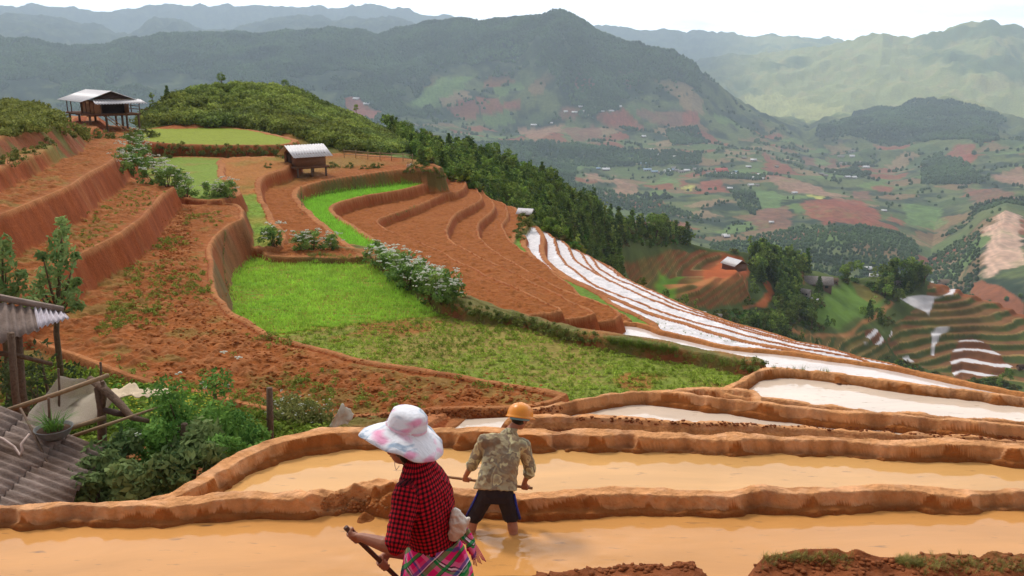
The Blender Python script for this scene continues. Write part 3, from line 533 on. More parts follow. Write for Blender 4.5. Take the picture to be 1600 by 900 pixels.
# land beyond the edges of the modelled sector, so that nothing ends in the air
ks_ = np.unique(np.concatenate([np.arange(0, len(RN), 24), np.arange(len(RN), len(RALL), 30), [len(RALL)-1]])); rr_s = RALL[ks_]
aa_ = np.linspace(AZ[-1], AZ[0]+2*math.pi, 150); tt = (aa_-aa_[0])/(aa_[-1]-aa_[0])
back = 3.25+np.minimum(rr_s*.06, 90); eR, eL = HALL[ks_, -1], HALL[ks_, 0]
wR, wL = sstep(.42, .12, tt), sstep(.58, .88, tt); wB = 1-wR-wL
ZZ = wR[:, None]*eR+wL[:, None]*eL+wB[:, None]*back; XX = np.sin(aa_)[:, None]*rr_s; YY = np.cos(aa_)[:, None]*rr_s
ZZ = ZZ+(wB[:, None]*.02*rr_s)*fbm(XX, YY, 40, 3, 77)
qb = np.array([(i*len(rr_s)+j, i*len(rr_s)+j+1, (i+1)*len(rr_s)+j+1, (i+1)*len(rr_s)+j) for i in range(149) for j in range(len(rr_s)-1)])
nb_ = fbm(XX.ravel(), YY.ravel(), 3, 4, 78); gm_ = (sstep(-.3, .5, nb_)*(.25+.75*sstep(15, 80, np.hypot(XX, YY).ravel())))[:, None]; cb_ = lin(150, 92, 50)*(1-gm_)+lin(104, 116, 62)*gm_
tag(npmesh('land_behind', np.stack([XX.ravel(), YY.ravel(), ZZ.ravel()], 1), qb, M_GROUND, colors=cb_), kind='structure')
ad = np.linspace(0, 2*math.pi, 97)[:-1]; Vd = [(0, 0, 3.25)]+[(2.62*math.sin(t), 2.62*math.cos(t), 3.2) for t in ad]
tag(npmesh('ground_underfoot', Vd, np.array([(0, 1+(k+1) % 96, 1+k) for k in range(96)]), M_GROUND, colors=np.tile(lin(140, 92, 54), (97, 1))), kind='structure')

# ------------------------------------------------------------------ water
def watermat(name, deep, rough, spec=.5, mottled=.13, rip=.02):
    m = bpy.data.materials.new(name); m.use_nodes = True; t = m.node_tree; b = t.nodes['Principled BSDF']; L = t.links.new
    tcn = t.nodes.new('ShaderNodeTexCoord'); n = t.nodes.new('ShaderNodeTexNoise'); n.inputs['Scale'].default_value = .9; n.inputs['Detail'].default_value = 8; n.inputs['Roughness'].default_value = .62; n.inputs['Distortion'].default_value = .8
    mp = t.nodes.new('ShaderNodeMapping'); mp.inputs['Scale'].default_value = (.35, 1.3, 1); L(tcn.outputs['Object'], mp.inputs[0]); L(mp.outputs[0], n.inputs['Vector'])
    mr = t.nodes.new('ShaderNodeMapRange'); mr.inputs[1].default_value = .3; mr.inputs[2].default_value = .7; mr.inputs[3].default_value = 1-mottled; mr.inputs[4].default_value = 1+mottled; L(n.outputs['Fac'], mr.inputs[0])
    vm = t.nodes.new('ShaderNodeVectorMath'); vm.operation = 'SCALE'; vm.inputs[0].default_value = tuple(deep); L(mr.outputs[0], vm.inputs['Scale'])
    # floating bits of straw and foam
    v = t.nodes.new('ShaderNodeTexNoise'); v.inputs['Scale'].default_value = 9; v.inputs['Detail'].default_value = 5; L(mp.outputs[0], v.inputs['Vector'])
    vr = t.nodes.new('ShaderNodeMapRange'); vr.inputs[1].default_value = .64; vr.inputs[2].default_value = .78; L(v.outputs['Fac'], vr.inputs[0])
    x = t.nodes.new('ShaderNodeMix'); x.data_type = 'RGBA'; L(vr.outputs[0], x.inputs['Factor']); L(vm.outputs[0], x.inputs[6]); x.inputs[7].default_value = (*(lin(150, 112, 78)), 1)
    L(x.outputs[2], b.inputs['Base Color']); b.inputs['Roughness'].default_value = rough; b.inputs['IOR'].default_value = 1.36; b.inputs['Specular IOR Level'].default_value = spec
    bp = t.nodes.new('ShaderNodeBump'); bp.inputs['Strength'].default_value = rip; bp.inputs['Distance'].default_value = .02
    n5 = t.nodes.new('ShaderNodeTexNoise'); n5.inputs['Scale'].default_value = 3; n5.inputs['Detail'].default_value = 4; L(tcn.outputs['Object'], n5.inputs['Vector']); L(n5.outputs['Fac'], bp.inputs['Height']); L(bp.outputs[0], b.inputs['Normal'])
    return m
MW_A = watermat('muddy_water_near', lin(216, 154, 88), .08, rip=.12); MW_B = watermat('muddy_water', lin(224, 170, 104), .05, rip=.05)
MW_C = watermat('pale_muddy_water', lin(230, 208, 186), .05, spec=.9, rip=.03); MW_E = watermat('milky_water', lin(222, 206, 196), .08, spec=1, rip=.02)
def water(nm, z, m, rip=None):
    p = [q for q in PL if q['name'] == nm][0]; q = p['poly']; bm = bmesh.new()
    f = bm.faces.new([bm.verts.new((a, b, z)) for a, b in q]); bmesh.ops.triangulate(bm, faces=[f]); bmesh.ops.recalc_face_normals(bm, faces=bm.faces)
    me = bpy.data.meshes.new('paddy_water'); bm.to_mesh(me); bm.free(); me.materials.append(m)
    o = bpy.data.objects.new('paddy_water', me); COL.objects.link(o); tag(o, kind='structure'); return o
water('B', -.43, MW_B); water('C', -1.1, MW_C); water('D', -1.63, MW_C); water('E', -6.86, MW_E); water('ditch', -2.5, MW_C)
# the near paddy: a fine grid so that the water ripples round the man's legs
mx_, my_ = atz(770, 850, 0)[:2]
gx2, gy2 = np.meshgrid(np.linspace(-9, 9, 361), np.linspace(5.2, 10.4, 190), indexing='xy'); zz = np.zeros_like(gx2)
for cx, cy, am in ((mx_+.28, my_+.03, .003), (mx_-.3, my_-.05, .003)):
    rr = np.hypot(gx2-cx, gy2-cy); zz += am*np.sin(rr*2*math.pi/.16)*np.exp(-rr/.3)
amp = .0009+.010*np.exp(-(((gx2-mx_)/1.4)**2+((gy2-my_+.15)/.8)**2)); zz += amp*fbm(gx2, gy2, .22, 4, 71)+.0012*fbm(gx2, gy2, .9, 3, 72)*0
qd = quads(190, 361)[:, ::-1]; cen = np.stack([gx2.ravel()[qd].mean(1), gy2.ravel()[qd].mean(1)], 1)
qd = qd[insidedist(cen[:, 0], cen[:, 1], [q for q in PL if q['name'] == 'A'][0]['poly']) > .02]
wn = npmesh('paddy_water', np.stack([gx2.ravel(), gy2.ravel(), zz.ravel()], 1), qd, MW_A); tag(wn, kind='structure')

# ------------------------------------------------------------------ haze between the hills
bm = bmesh.new(); bmesh.ops.create_cube(bm, size=1); me = bpy.data.meshes.new('haze'); 
zlo, zhi = float(min(HALL.min(), -70))-1, float(max(HALL.max(), 60))+12
for v in bm.verts: v.co = Vector((v.co.x*18700, v.co.y*18700, zlo if v.co.z < 0 else zhi))
bm.to_mesh(me); bm.free(); hz = bpy.data.objects.new('haze', me); COL.objects.link(hz); tag(hz, kind='stuff')
hm = bpy.data.materials.new('haze_air'); hm.use_nodes = True; t = hm.node_tree; t.nodes.clear()
vp = t.nodes.new('ShaderNodeVolumePrincipled'); vp.inputs['Density'].default_value = HAZE if 'HAZE' in globals() else .00015; vp.inputs['Color'].default_value = (.70, .84, 1, 1); vp.inputs['Anisotropy'].default_value = .2
oo = t.nodes.new('ShaderNodeOutputMaterial'); t.links.new(vp.outputs[0], oo.inputs['Volume']); me.materials.append(hm)
# ------------------------------------------------------------------ vegetation
M_LEAF = mat('leaves', (0, 0, 0), rough=.8, spec=.1, var=.3, scale=3, bump=0, vcol=True, trans=.3)
M_BARK = mat('bark', lin(104, 84, 66), rough=.95, var=.35, scale=14, bump=.6)
M_PETAL = mat('petals', lin(236, 238, 222), rough=.7, var=.08, scale=20, bump=0, trans=.2)
M_GRASS = mat('grass_blades', (0, 0, 0), rough=.6, spec=.2, var=.25, scale=1.5, bump=0, vcol=True, trans=.3)
def leaves(cen, n, spread, size, rng, elong=1.6, up=.3, shape=None):
    """n leaf quads scattered round each centre; returns V,F"""
    cen = np.atleast_2d(cen); m = len(cen)*n; c = np.repeat(cen, n, 0); sp = np.repeat(np.broadcast_to(spread, (len(cen),)), n)
    d = rng.normal(size=(m, 3)); d /= np.linalg.norm(d, axis=1)[:, None]; rr = rng.random(m)**.4
    c = c+d*(rr*sp)[:, None]*np.array([1, 1, .8])
    nn = d*.6+rng.normal(size=(m, 3))*.6; nn[:, 2] += up; nn /= np.linalg.norm(nn, axis=1)[:, None]
    a = np.cross(nn, rng.normal(size=(m, 3))); a /= np.linalg.norm(a, axis=1)[:, None]; b = np.cross(nn, a)
    s = size*rng.uniform(.6, 1.3, m)[:, None]
    V = np.stack([c-a*s*elong*.5, c+b*s*.38-a*s*.05+nn*s*.12, c+a*s*elong*.5, c-b*s*.38-a*s*.05+nn*s*.12], 1).reshape(-1, 3)
    return V, np.arange(m*4).reshape(m, 4), c
def leafcol(c, lo, hi, rng, jit=.18):
    """leaf colours differ from clump to clump and leaf to leaf"""
    t = np.clip(.5+.5*fbm(c[:, 0]*3+c[:, 2]*2, c[:, 1]*3-c[:, 2], 1.2, 3, int(rng.integers(99)))+rng.normal(size=len(c))*jit, 0, 1)[:, None]
    return np.repeat(np.asarray(lo)*(1-t)+np.asarray(hi)*t, 4, 0)
def tube(path, rad, seg=7):
    path = np.asarray(path, float); rad = np.broadcast_to(rad, (len(path),)); V = []
    t = np.gradient(path, axis=0); t /= np.linalg.norm(t, axis=1)[:, None]+1e-9
    ref = np.array([1., 0, 0]) if abs(t[0][0]) < .8 else np.array([0, 1., 0])
    for p, q, r in zip(path, t, rad):
        a = np.cross(q, ref); a /= np.linalg.norm(a); b = np.cross(q, a)
        for k in range(seg):
            th = 2*math.pi*k/seg; V.append(p+r*(math.cos(th)*a+math.sin(th)*b))
    n = len(path); F = [(i*seg+k, i*seg+(k+1) % seg, (i+1)*seg+(k+1) % seg, (i+1)*seg+k) for i in range(n-1) for k in range(seg)]
    V += [path[0], path[-1]]; c0, c1 = n*seg, n*seg+1
    F += [(c0, (k+1) % seg, k, c0) for k in range(seg)]+[(c1, (n-1)*seg+k, (n-1)*seg+(k+1) % seg, c1) for k in range(seg)]
    return np.array(V), np.array(F)
def join(parts):
    Vs, Fs, o = [], [], 0
    for V, F in parts: Vs.append(V); Fs.append(np.asarray(F)+o); o += len(V)
    return np.concatenate(Vs), np.concatenate(Fs)
def tomesh(name, parts, m, parent=None, smooth=True, colors=None):
    V, F = join(parts); tri = F[:, 0] == F[:, 3]; Fs = [F[~tri]]+([F[tri][:, :3]] if tri.any() else [])
    return npmesh(name, V, Fs, m, parent, smooth, colors)
def merge(V, F, pos, sc, rot, tint=None, cols=None):
    """many copies of one small mesh as a single one"""
    n = len(pos); sc = np.asarray(sc); sc = sc if sc.ndim == 2 else np.repeat(sc[:, None], 3, 1)
    c, s = np.cos(rot), np.sin(rot); W = V[None]*sc[:, None]
    X_ = W[..., 0]*c[:, None]-W[..., 1]*s[:, None]; Y_ = W[..., 0]*s[:, None]+W[..., 1]*c[:, None]
    W = np.stack([X_, Y_, W[..., 2]], -1)+pos[:, None]; FF = F[None]+(np.arange(n)*len(V))[:, None, None]
    C = None
    if cols is not None: C = (cols[None]*tint[:, None]).reshape(-1, 3) if tint is not None else np.tile(cols, (n, 1))
    return W.reshape(-1, 3), FF.reshape(-1, F.shape[1]), C
def scatter(pts, n, rng, rmin=3, avoid=(), rmax=560, near=None):
    q = []
    for u, v in pts:
        p = hit(u, v, rmin)
        while (p is None or np.hypot(p[0], p[1]) > rmax) and v < 890: v += 1.5; p = hit(u, v, rmin)
        q.append(p[:2])
    q = np.array(q); lo, hi = q.min(0), q.max(0); out = np.zeros((0, 2)); k = 0
    while len(out) < n and k < 60:
        c = rng.uniform(lo, hi, (n*2, 2)); ok = insidedist(c[:, 0], c[:, 1], q) > 0
        if near: ok &= rng.random(len(c)) < (near/np.hypot(c[:, 0], c[:, 1]))**1.2
        for a in avoid: ok &= insidedist(c[:, 0], c[:, 1], a) < .5
        out = np.concatenate([out, c[ok]]); k += 1
    out = out[:n]; return np.column_stack([out, heights(out[:, 0], out[:, 1])])
# ---- tree kinds (unit: metres, about 5 m tall)
DG, MG, LG = lin(58, 78, 40), lin(84, 108, 50), lin(124, 146, 66)
def tree_kind(kind, seed, nleaf=1, fine=1.):
    rng = np.random.default_rng(seed); H_ = 5.0
    if kind == 'pine':
        cz = np.linspace(.9, 4.8, 11); cen = []; sp = []
        for z in cz:
            r = .95*(1-(z-.6)/4.6)**.8+.12
            for k in range(5 if z < 3.5 else 3):
                a = rng.uniform(0, 6.28); cen.append((r*.7*math.cos(a), r*.7*math.sin(a), z+rng.normal()*.12)); sp.append(.22+.3*r)
        trunk = [tube([(0, 0, -.3), (.03, 0, 2), (0, .04, 4.6)], [.09, .06, .02], 6)]; lo, hi = lin(68, 92, 48), lin(107, 132, 63); sz = .2
    elif kind == 'broad':
        cen = []; sp = []
        for k in range(22):
            a, e = rng.uniform(0, 6.28), rng.uniform(-.5, 1); r = 1.15*math.sqrt(max(0, 1-e*e*.8))*rng.uniform(.5, 1)
            cen.append((r*math.cos(a), r*math.sin(a), 3.2+1.25*e)); sp.append(rng.uniform(.35, .6))
        trunk = [tube([(0, 0, -.3), (.1, 0, 1.2), (.05, .1, 2.6)], [.13, .1, .06], 7)]+[tube([(.08, .05, 1.6), (c[0]*.5, c[1]*.5, 2.4), (c[0]*.8, c[1]*.8, c[2])], [.06, .04, .015], 5) for c in cen[:5]]
        lo, hi = lin(85, 110, 50), lin(147, 169, 79); sz = .2
    else:                                  # slender, loose
        cen = []; sp = []
        for k in range(16):
            z = rng.uniform(1.2, 4.8); r = .6*math.sin((z-.6)/4.6*math.pi)**.5; a = rng.uniform(0, 6.28); cen.append((r*math.cos(a)*.8, r*math.sin(a)*.8, z)); sp.append(rng.uniform(.25, .42))
        trunk = [tube([(0, 0, -.3), (.06, 0, 2), (.02, .05, 4.7)], [.08, .06, .02], 6)]+[tube([(.04, .02, c[2]-.6), (c[0], c[1], c[2])], [.03, .01], 4) for c in cen[:7]]
        lo, hi = lin(101, 125, 59), lin(165, 182, 92); sz = .18
    V, F, c = leaves(cen, int(26*nleaf), np.array(sp), sz*fine, rng)
    return V, F, leafcol(c, lo, hi, rng), trunk
def make_tree(kind, seed, name, nleaf=1, fine=1.):
    V, F, C, trunk = tree_kind(kind, seed, nleaf, fine)
    t = empty(name, (0, 0, 0)); npmesh('crown', V, F, M_LEAF, t, False, C); tomesh('trunk', trunk, M_BARK, t); return t
KN = {'pine': 'pine_tree', 'broad': 'broadleaf_tree', 'slim': 'slender_tree'}
PROTO = {}
used = set()
def place_tree(kind, var, pos, h, label, group=None, cat='tree', rz=None):
    key = (kind, var)
    if key not in PROTO: PROTO[key] = make_tree(kind, 100+var*7+len(kind), KN[kind], 1.5, .85)
    p = PROTO[key]; rz = random.uniform(0, 6.28) if rz is None else rz
    s = h/5.0; sc = (s*random.uniform(.85, 1.15), s*random.uniform(.85, 1.15), s)
    if key not in used: used.add(key); p.location = pos; p.rotation_euler = (0, 0, rz); p.scale = sc; o = p
    else: o = copy_thing(p, pos, rz, sc)
    for k in ('group',):
        if k in o: del o[k]
    return tag(o, label, cat, group)
TERRQ = [wpix(p) for p, s in TERR]
def wz(pts): return wpix(pts)
AVOID = TERRQ+[wz(p) for p in ([(1092, 428), (1125, 396), (1165, 398), (1175, 430), (1150, 442), (1110, 445)], [(1265, 502), (1300, 452), (1325, 436), (1350, 445), (1385, 468), (1365, 490), (1330, 516), (1285, 512)],
               [(1245, 450), (1262, 425), (1305, 425), (1312, 445), (1262, 475)], [(1470, 428), (1510, 428), (1510, 445), (1470, 445)], [(1225, 508), (1330, 514), (1392, 466), (1404, 474), (1360, 506), (1330, 528), (1225, 520)],
               [(1160, 484), (1190, 468), (1196, 438), (1216, 440), (1216, 465), (1180, 490)])]
FOREST = [(600, 203), (650, 228), (700, 238), (780, 254), (850, 286), (920, 310), (1000, 350), (1060, 368), (1130, 384), (1200, 400), (1260, 418), (1330, 428), (1400, 430), (1480, 440), (1600, 480), (1600, 612), (1460, 590), (1350, 565), (1200, 528), (1100, 488), (1000, 446), (950, 412), (900, 390), (850, 362), (825, 342), (790, 312), (745, 296), (700, 280), (660, 262), (645, 243)]
rng = np.random.default_rng(5)
pts = scatter(FOREST, 6000, rng, 60, AVOID, near=150)
pts = pts[np.hypot(pts[:, 0], pts[:, 1]) < 520]
u_, v_ = proj(pts); D_ = np.hypot(pts[:, 0], pts[:, 1])
hgt = np.clip(D_*.021, 1.6, 9)*rng.uniform(.65, 1.25, len(pts))
# individual trees: the ones standing largest in the picture
CLEAR = [[(965, 384), (1090, 380), (1165, 398), (1180, 440), (1180, 478), (1100, 486), (1020, 470), (975, 425)], [(1268, 498), (1300, 450), (1330, 436), (1392, 468), (1330, 516), (1285, 508)], [(1120, 395), (1172, 395), (1172, 425), (1120, 425)],
         [(1245, 425), (1315, 425), (1315, 465), (1245, 465)], [(1395, 470), (1460, 434), (1600, 470), (1600, 590), (1490, 592), (1440, 570), (1345, 545), (1345, 505), (1400, 505)], [(1230, 515), (1330, 515), (1400, 468), (1404, 480), (1340, 530), (1230, 528)], [(1120, 360), (1145, 360), (1145, 375), (1120, 375)],
         [(1343, 410), (1382, 410), (1382, 440), (1343, 440)], [(1392, 434), (1418, 434), (1418, 452), (1392, 452)], [(1466, 426), (1506, 426), (1506, 448), (1466, 448)],
         [(1158, 438), (1215, 438), (1215, 484), (1158, 484)]]
def blocks(p, h):
    bad = np.zeros(len(p), bool)
    for f in (0.05, .5, 1.0):
        uu, vv = proj(p+np.array([0, 0, 1])*(h*f)[:, None])
        for c in CLEAR: bad |= insidedist(uu, vv, np.array(c, float)) > 1
    return bad
ok_ = ~(blocks(pts, hgt) & (rng.random(len(pts)) > .06)); pts = pts[ok_]; hgt = hgt[ok_]; D_ = D_[ok_]; u_ = u_[ok_]; v_ = v_[ok_]
ok_ = rng.random(len(pts)) < .8+.5*fbm(pts[:, 0], pts[:, 1], 18, 3, 95); pts = pts[ok_]; hgt = hgt[ok_]; D_ = D_[ok_]; u_ = u_[ok_]; v_ = v_[ok_]
size = hgt/D_; order = np.argsort(-size)
ntree = 0
NI = 235
indiv = order[:NI]; rest = order[NI:]
def whereabouts(u, v):
    return ('on the dark wooded ridge behind the red fields' if u < 830 else 'on the wooded slope above the white terraces' if u < 1010 else
            'on the slope beyond the white terraces' if u < 1250 else 'on the valley slope right of the white-roofed farm')
for i in indiv:
    k = random.random(); kind = 'pine' if k < .45 else 'broad' if k < .75 else 'slim'
    lab = {'pine': 'dark green pointed tree ', 'broad': 'bushy green broadleaf tree ', 'slim': 'slender light green tree '}[kind]+whereabouts(u_[i], v_[i])
    place_tree(kind, random.randrange(3), tuple(pts[i]-np.array([0, 0, .1])), hgt[i], lab, 'trees '+whereabouts(u_[i], v_[i])); ntree += 1
# the rest of the wood reads as one mass
def wood(name, pts, hg, kinds, label, cat, mats=M_LEAF, seed=3):
    Vs, Fs, Cs, o = [], [], [], 0; rng = np.random.default_rng(seed); kk = rng.integers(0, len(kinds), len(pts))
    for j, (V, F, C) in enumerate(kinds):
        m = kk == j
        if not m.any(): continue
        tint = rng.uniform(.6, 1.45, (m.sum(), 1))*np.array([1, 1, 1])+rng.normal(size=(m.sum(), 3))*.04
        W, FF, CC = merge(V, F, pts[m], hg[m]/5, rng.uniform(0, 6.28, m.sum()), tint, C); Vs.append(W); Fs.append(FF+o); Cs.append(CC); o += len(W)
    return tag(npmesh(name, np.concatenate(Vs), np.concatenate(Fs), mats, None, False, np.clip(np.concatenate(Cs), 0, 1)), label, cat, kind='stuff')
def low_kind(kind, seed, n=70, fine=1.9):
    V, F, C, tr = tree_kind(kind, seed, n/26/ (16 if kind == 'slim' else 22 if kind == 'broad' else 45), fine); return V, F, C
KL = [low_kind('pine', 5, 230), low_kind('broad', 6, 200), low_kind('slim', 7, 170), low_kind('broad', 8, 200)]
wood('forest', pts[rest], hgt[rest], KL, 'dense mixed wood covering the ridge beyond the red terraces', 'forest')
# undergrowth between the trees
ug = scatter(FOREST, 7000, rng, 60, AVOID, near=100); ug = ug[~blocks(ug, np.full(len(ug), 1.))]; Du = np.hypot(ug[:, 0], ug[:, 1])
V, F, c = leaves([(0, 0, .3), (.5, .2, .2), (-.3, .4, .25)], 9, .5, .5, rng); BUSHC = leafcol(c, lin(84, 104, 50), lin(136, 150, 74), rng)
W, FF, CC = merge(V, F, ug, np.clip(.5+Du*.004, .6, 1.8)*rng.uniform(.6, 1.3, len(ug)), rng.uniform(0, 6.28, len(ug)), rng.uniform(.65, 1.2, (len(ug), 3)), BUSHC)
tag(npmesh('undergrowth', W, FF, M_LEAF, None, False, np.clip(CC, 0, 1)), 'low green scrub covering the slope between the trees', 'scrub', kind='stuff')
# ---- scrub on the rounded green hill and on the knoll above the top left terrace
HILLP = [(214, 194), (240, 171), (270, 153), (310, 141), (370, 135), (420, 138), (470, 150), (510, 166), (560, 189), (600, 210), (650, 230), (700, 245), (700, 262), (655, 246), (600, 242), (530, 236), (480, 222), (440, 210), (380, 199), (300, 195), (225, 198)]
hs = scatter(HILLP, 5200, rng, 70, rmax=133)
V, F, c = leaves([(0, 0, .45), (.35, .1, .35), (-.2, .35, .3), (0, -.3, .35)], 30, .42, .17, rng, up=.2); HC = leafcol(c, lin(96, 116, 54), lin(172, 184, 94), rng)
tn = (.85+.4*fbm(hs[:, 0], hs[:, 1], 7, 3, 90))[:, None]*rng.uniform(.6, 1.35, (len(hs), 1))*np.array([1, 1, 1])+np.array([1, .4, -.2])*(fbm(hs[:, 0], hs[:, 1], 4, 2, 91)[:, None])*.12
W, FF, CC = merge(V, F, hs, .55+1.15*rng.random(len(hs))**2, rng.uniform(0, 6.28, len(hs)), tn, HC)
tag(npmesh('hill_scrub', W, FF, M_LEAF, None, False, np.clip(CC, 0, 1)), 'thick yellow green scrub covering the rounded hill behind the huts', 'scrub', kind='stuff')
for n, (u, v, h, kd) in enumerate([(240, 176, 2.6, 'slim'), (262, 160, 2.2, 'pine'), (281, 150, 2.4, 'pine'), (308, 141, 2.6, 'pine'), (326, 140, 3.2, 'slim'), (347, 138, 2.4, 'broad'), (400, 138, 2.0, 'slim'), (447, 146, 2.2, 'broad'), (485, 156, 3.6, 'slim'), (523, 172, 2.6, 'pine'), (537, 180, 3.0, 'slim'), (557, 188, 2.6, 'slim'), (610, 214, 3.6, 'broad'), (632, 222, 3.3, 'broad'), (640, 226, 3.6, 'broad')]):
    p = hit(u, v, 70)
    if p is None: continue
    side = ('at the left foot of', 'just left of the top of', 'on the top of', 'right of the top of', 'on the right shoulder of')[min(4, n//3)]
    place_tree(kd, n % 3, tuple(p-np.array([0, 0, .2])), h, {'pine': 'small dark pointed tree ', 'broad': 'small bushy green tree ', 'slim': 'thin pale green sapling '}[kd]+side+' the scrubby hill', 'trees standing out on the scrubby hill')
KP = scatter([(0, 160), (60, 168), (98, 190), (128, 205), (140, 215), (100, 216), (70, 212), (30, 222), (0, 228)], 260, rng, 20)
W, FF, CC = merge(V, F, KP, rng.uniform(.4, 1.0, len(KP)), rng.uniform(0, 6.28, len(KP)), rng.uniform(.7, 1.1, (len(KP), 1))*np.array([.95, .85, .9]), HC)
tag(npmesh('knoll_scrub', W, FF, M_LEAF, None, False, np.clip(CC, 0, 1)), 'brownish green scrub on the knoll at the left edge', 'scrub', kind='stuff')
# ---- the far mountains: dark woods of very small trees
rng = np.random.default_rng(9)
def fartrees(n, r0, r1, a0, a1, keep):
    r = np.sqrt(rng.uniform(r0**2, r1**2, n)); a = rng.uniform(a0, a1, n); x, y = r*np.sin(a), r*np.cos(a); z = heights(x, y); ok = keep(x, y, z, r, a); 
    p = np.column_stack([x, y, z])[ok]; rr, aa = r[ok], a[ok]
    # leave out what hides behind nearer ground
    el = (p[:, 2]+8-CAMZ)/rr; j = np.clip(((aa-AZ[0])/(AZ[-1]-AZ[0])*(NA-1)).astype(int), 0, NA-1)
    mx = np.maximum.accumulate((HALL-CAMZ)/RALL[:, None], 0); i = np.clip(np.searchsorted(RALL, rr)-2, 0, len(RALL)-1)
    return p[mx[i, j] < el+.001]
def keepf(x, y, z, r, a):
    q = fbm(x, y, 260, 4, 80)+.0035*(z+20)+.0004*(r-2400)*0; u = 800+FPX*np.tan(a)
    q = q+.5*(u < 620)+(-.9)*((u > 1100) & (r > 3800))+.25*((u > 1250) & (r > 3000) & (r < 3900))+.35*((u > 1180) & (r < 1500) & (z < -150))
    low = (u > 580) & (r < 3000) & (z < 40); hedge = np.abs(fbm(x, y, 150, 3, 86)) < .045
    m = (q > .05) | (low & (rng.random(len(x)) < .006)) | (low & hedge & (rng.random(len(x)) < .35))
    for pt in FORCE: m |= (insidedist(x, y, pt) > 0) & (rng.random(len(x)) < .9)
    for col, pt in PATCHQ:
        m &= insidedist(x, y, pt) < 0
    return m
FORCE = [wpix(p) for p in ([(1190, 366), (1250, 356), (1300, 356), (1340, 352), (1400, 364), (1440, 392), (1440, 456), (1300, 452), (1180, 428), (1080, 396), (1110, 380)], [(1450, 402), (1500, 374), (1530, 362), (1528, 430), (1500, 462), (1445, 456)],
  [(1275, 206), (1330, 184), (1400, 168), (1470, 160), (1530, 173), (1558, 192), (1560, 220), (1440, 222), (1340, 216), (1275, 214)], [(1440, 250), (1470, 240), (1510, 252), (1540, 288), (1440, 288)],
  [(700, 225), (830, 222), (1000, 236), (1095, 240), (1095, 256), (900, 260), (760, 252)], [(1040, 205), (1090, 200), (1110, 225), (1050, 228)], [(870, 280), (1000, 312), (1090, 340), (1100, 350), (980, 330), (880, 300)], [(1140, 300), (1170, 298), (1215, 330), (1190, 342), (1150, 320)])]
PATCHQ = [(c, q) for c, q in ((c, wpix(p)) for c, p in PATCH) if len(q) > 2]
fp = fartrees(260000, 620, 3950, R(-33), R(33), keepf)
ico = np.array([(0, 0, 1.), (.72, .53, .45), (-.28, .85, .45), (-.9, 0, .45), (-.28, -.85, .45), (.72, -.53, .45), (.28, .85, -.45), (-.72, .53, -.45), (-.72, -.53, -.45), (.28, -.85, -.45), (.9, 0, -.45)])
icf = np.array([(0, 1, 2), (0, 2, 3), (0, 3, 4), (0, 4, 5), (0, 5, 1), (1, 6, 2), (2, 7, 3), (3, 8, 4), (4, 9, 5), (5, 10, 1), (2, 6, 7), (3, 7, 8), (4, 8, 9), (5, 9, 10), (1, 10, 6)])
ico[:, 2] = ico[:, 2]*.9+.6; fc = np.tile(lin(74, 94, 50), (11, 1))
rr_ = np.hypot(fp[:, 0], fp[:, 1]); n = len(fp)
sc = .8*np.column_stack([rng.uniform(3, 6, n), rng.uniform(3, 6, n), rng.uniform(4, 9, n)])*np.clip(rr_/2200, .55, 1.25)[:, None]
W, FF, CC = merge(ico, icf, fp, sc, rng.uniform(0, 6.28, n), (.8+.4*fbm(fp[:, 0], fp[:, 1], 90, 3, 81))[:, None]*rng.uniform(.8, 1.25, (n, 1))*np.ones(3), fc)
M_FARL = mat('far_leaves', (0, 0, 0), rough=1, spec=.05, var=.2, scale=.2, bump=0, vcol=True)
tag(npmesh('mountain_forest', W, FF, M_FARL, None, False, np.clip(CC, 0, 1)), 'dark forest covering the far mountain slopes', 'forest', kind='stuff')
print('far trees', n, 'near', ntree)
